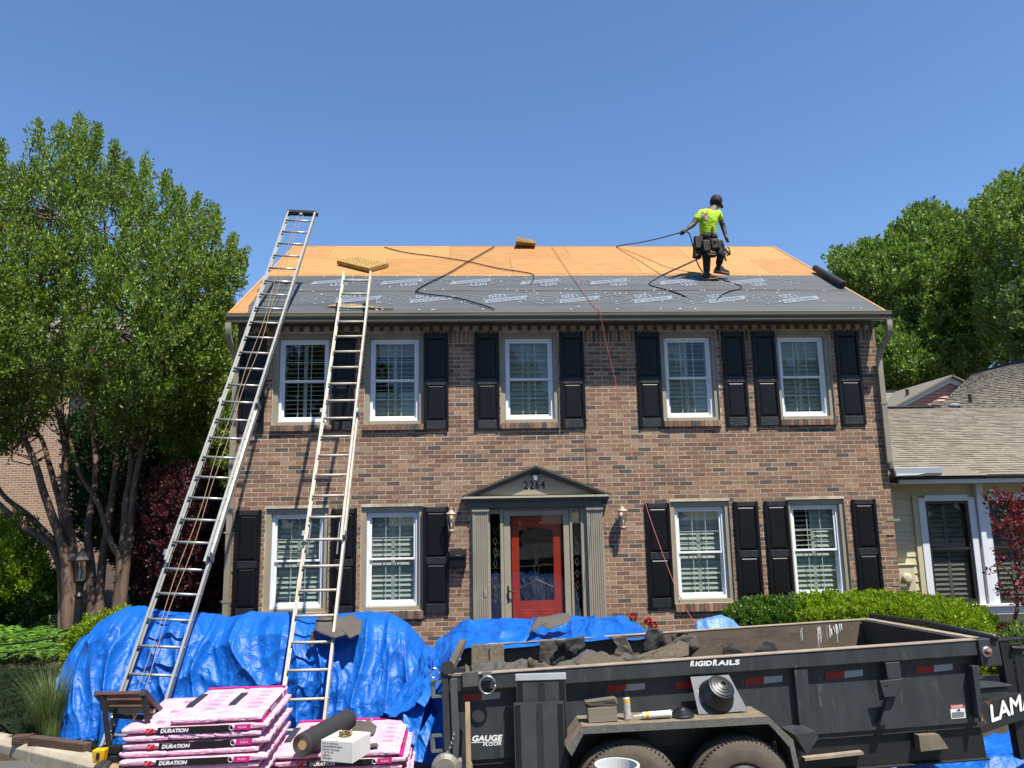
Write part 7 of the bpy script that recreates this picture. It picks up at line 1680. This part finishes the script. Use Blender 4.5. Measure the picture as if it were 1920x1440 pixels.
scrap('felt_scrap', 'grey felt scrap lying on top of the bright hedge under the right window', 'roofing scrap', [(1472, 1126), (1488, 1113), (1505, 1112), (1512, 1120), (1498, 1126)], -1.5, M_felt, -.01, .04, GF, 31)
scrap('felt_scrap', 'dark felt scrap on the hedge beside the far-right shutter', 'roofing scrap', [(1575, 1118), (1585, 1110), (1600, 1108), (1606, 1116), (1590, 1119)], -1.1, M_feltd, -.01, .04, GF, 32)
scrap('felt_scrap', 'small grey felt scrap at the middle of the hedge top', 'roofing scrap', [(1622, 1118), (1634, 1108), (1648, 1112), (1652, 1120)], -1.3, M_felt, -.01, .03, GF, 33)
# ---- small red maple at the right edge and what grows below it
rm = shrub('red_maple', 'small crimson-leaved Japanese maple at the right picture edge', 'tree', [(1852, 945), (1870, 925), (1900, 935), (1940, 925), (2010, 960), (2030, 1060), (1990, 1130), (1925, 1140), (1895, 1130), (1868, 1110), (1876, 1080), (1850, 1065), (1872, 1040), (1885, 1010), (1868, 990), (1880, 970)], -1.8, .5, 150, 38, .10, .26, .042, M_redl, zb=.2, updir=.1, wide=.7, full=40, clump=34, bark=M_bark, trunkpx=[([(1898, 1245), (1903, 1180), (1906, 1120), (1915, 1050), (1925, 980)], .035, .012), ([(1906, 1120), (1890, 1070), (1868, 1062), (1852, 1066)], .014, .005), ([(1912, 1060), (1900, 1000), (1880, 960), (1862, 945)], .014, .005), ([(1906, 1110), (1940, 1070), (1970, 1030)], .014, .006)])
shrub('border_plant', 'mixed green and reddish border plant at the foot of the red maple', 'plant', [(1884, 1240), (1886, 1200), (1905, 1185), (1960, 1180), (2000, 1240)], -2.2, .3, 120, 30, .10, .2, .07, M_lfg, zb=.2, wide=.25, ntr=4, trunkr=.008)
shrub('border_plant', 'dark red spiky plant left of the maple trunk', 'plant', [(1878, 1215), (1880, 1190), (1892, 1180), (1900, 1200), (1896, 1220)], -2.0, .15, 60, 30, .07, .18, .05, M_redl, zb=.2, wide=.25, ntr=3, trunkr=.006)
# ---- red geraniums behind the centre tarp
M_petal = mat('geranium_petal', 'b3142a', .5, transl=.3, tone=.3)
for i, (px, py, lb) in enumerate(((1187, 1157, 'red geranium head furthest left, above the centre tarp'), (1215, 1165, 'red geranium head in the middle, above the upright felt'), (1226, 1173, 'lowest red geranium head, touching the upright felt'))):
    c = at(px, py, -3.05); t = thing('geranium', (c.x, -3.05, .45), lb, 'flower', 'red geraniums behind the centre tarp'); n = 60; d = rng.normal(size=(n, 3)); d /= np.linalg.norm(d, axis=1)[:, None]
    mesh_obj('flower_head', leaf_mesh('flower_head', np.array(c)+d*.022, d, np.full(n, .03), M_petal, wide=.9), t); m = MB(); m.tube([(c.x, -3.05, .45), (c.x+.01, -3.06, c.z-.1), tuple(c)], .004, 5); m.build('stem', M_fern, t)
    d = rng.normal(size=(30, 3)); mesh_obj('leaves', leaf_mesh('leaves', np.array(c)+np.array([0, 0, -.1])+d*.03, d, np.full(30, .05), M_lfg, wide=.9), t)
# ---- trees behind the houses on the right
def bigtree(label, poly, Yc, thick, n, per, rad, length, ls, material, trunk, clump, name='deciduous_tree'):
    return shrub(name, label, 'tree', poly, Yc, thick, n, per, rad, length, ls, material, 'tall trees behind the houses at right', zb=.5, full=130, updir=.7, clump=clump, trunkpx=trunk, wide=.6)
bigtree('tall green tree whose rounded crown rises behind the right end of the brick roof', [(1562, 500), (1572, 480), (1592, 490), (1600, 470), (1612, 478), (1630, 468), (1650, 470), (1668, 448), (1690, 440), (1700, 410), (1722, 402), (1742, 398), (1770, 404), (1800, 420), (1830, 470), (1850, 560), (1850, 650), (1830, 720), (1780, 750), (1700, 745), (1655, 720), (1640, 600), (1590, 540)], 21, 4.5, 2600, 44, .42, 1.1, .17, M_lf2, [([(1742, 790), (1740, 640), (1750, 520)], .35, .1), ([(1742, 700), (1700, 600), (1680, 520)], .15, .05), ([(1742, 680), (1790, 580), (1800, 500)], .15, .05)], 120)
bigtree('taller tree at the right edge, standing nearer than the rounded one', [(1815, 420), (1830, 395), (1850, 372), (1872, 360), (1890, 340), (1915, 335), (1960, 300), (2100, 320), (2180, 480), (2150, 640), (2040, 700), (1900, 700), (1850, 660), (1836, 560), (1842, 480)], 16, 4, 2000, 44, .36, .9, .14, M_lfg, [([(1960, 760), (1955, 600), (1970, 420)], .3, .08), ([(1958, 650), (1900, 540), (1880, 450)], .14, .05)], 100)
bigtree('lower green tree between the brick house corner and the pink gable', [(1640, 640), (1680, 610), (1720, 640), (1760, 650), (1830, 640), (1850, 680), (1800, 740), (1720, 748), (1655, 756)], 18, 2.5, 700, 40, .34, .8, .15, M_lf2, [([(1700, 780), (1700, 700)], .2, .1)], 0)
bigtree('pale pine branches hanging in from the right picture edge', [(1885, 560), (1905, 540), (1960, 520), (2000, 640), (1940, 700), (1895, 650), (1880, 600)], 13, 1.2, 420, 60, .22, .6, .11, M_pine, [([(1990, 760), (1985, 560)], .18, .1), ([(1985, 620), (1930, 600), (1895, 590)], .05, .02)], 30, 'pine_tree')
bigtree('tree crown just visible over the brick roof corner at far left', [(360, 640), (400, 600), (440, 610), (470, 700), (470, 900), (380, 900)], 12, 1.5, 300, 40, .3, .8, .13, M_lf2, [([(420, 1000), (420, 800)], .15, .08)], 0)
# ---- street trees on the photographer's side, which the windows reflect
for k, (x, y, h, w_) in enumerate(((-17, -31, 10, 6), (-8, -34, 12, 6.5), (1, -32, 11, 6.5), (10, -35, 12, 7), (19, -31, 10, 6), (-27, -28, 11, 6.5), (28, -28, 11, 6.5))):
    t = thing('street_tree', (x, y, 0), 'leafy tree across the street behind the viewer, number %s from the left' % ['three', 'four', 'five', 'six', 'seven', 'one', 'two'][k], 'tree', 'trees across the street'); n = 420; P = rng.normal(size=(n, 3)); P /= np.linalg.norm(P, axis=1)[:, None]; P *= rng.uniform(.5, 1, n)[:, None]**.5; D = P*.6+np.array([0, 0, .5]); D /= np.linalg.norm(D, axis=1)[:, None]
    S = P*np.array([w_*.5, w_*.5, h*.45])+np.array([x, y, h*.56]); c, d, s = sprays(S, D, np.full(n, 1.3), 26, .7, .42, .3); mesh_obj('crown', leaf_mesh('crown', c, d, s, M_lf2, wide=.7), t); m = MB(); m.tube([(x, y, -.1), (x+.2, y, h*.4), (x, y, h*.7)], [.3, .2, .08], 8); m.build('trunk', M_barkd, t, smooth=True)
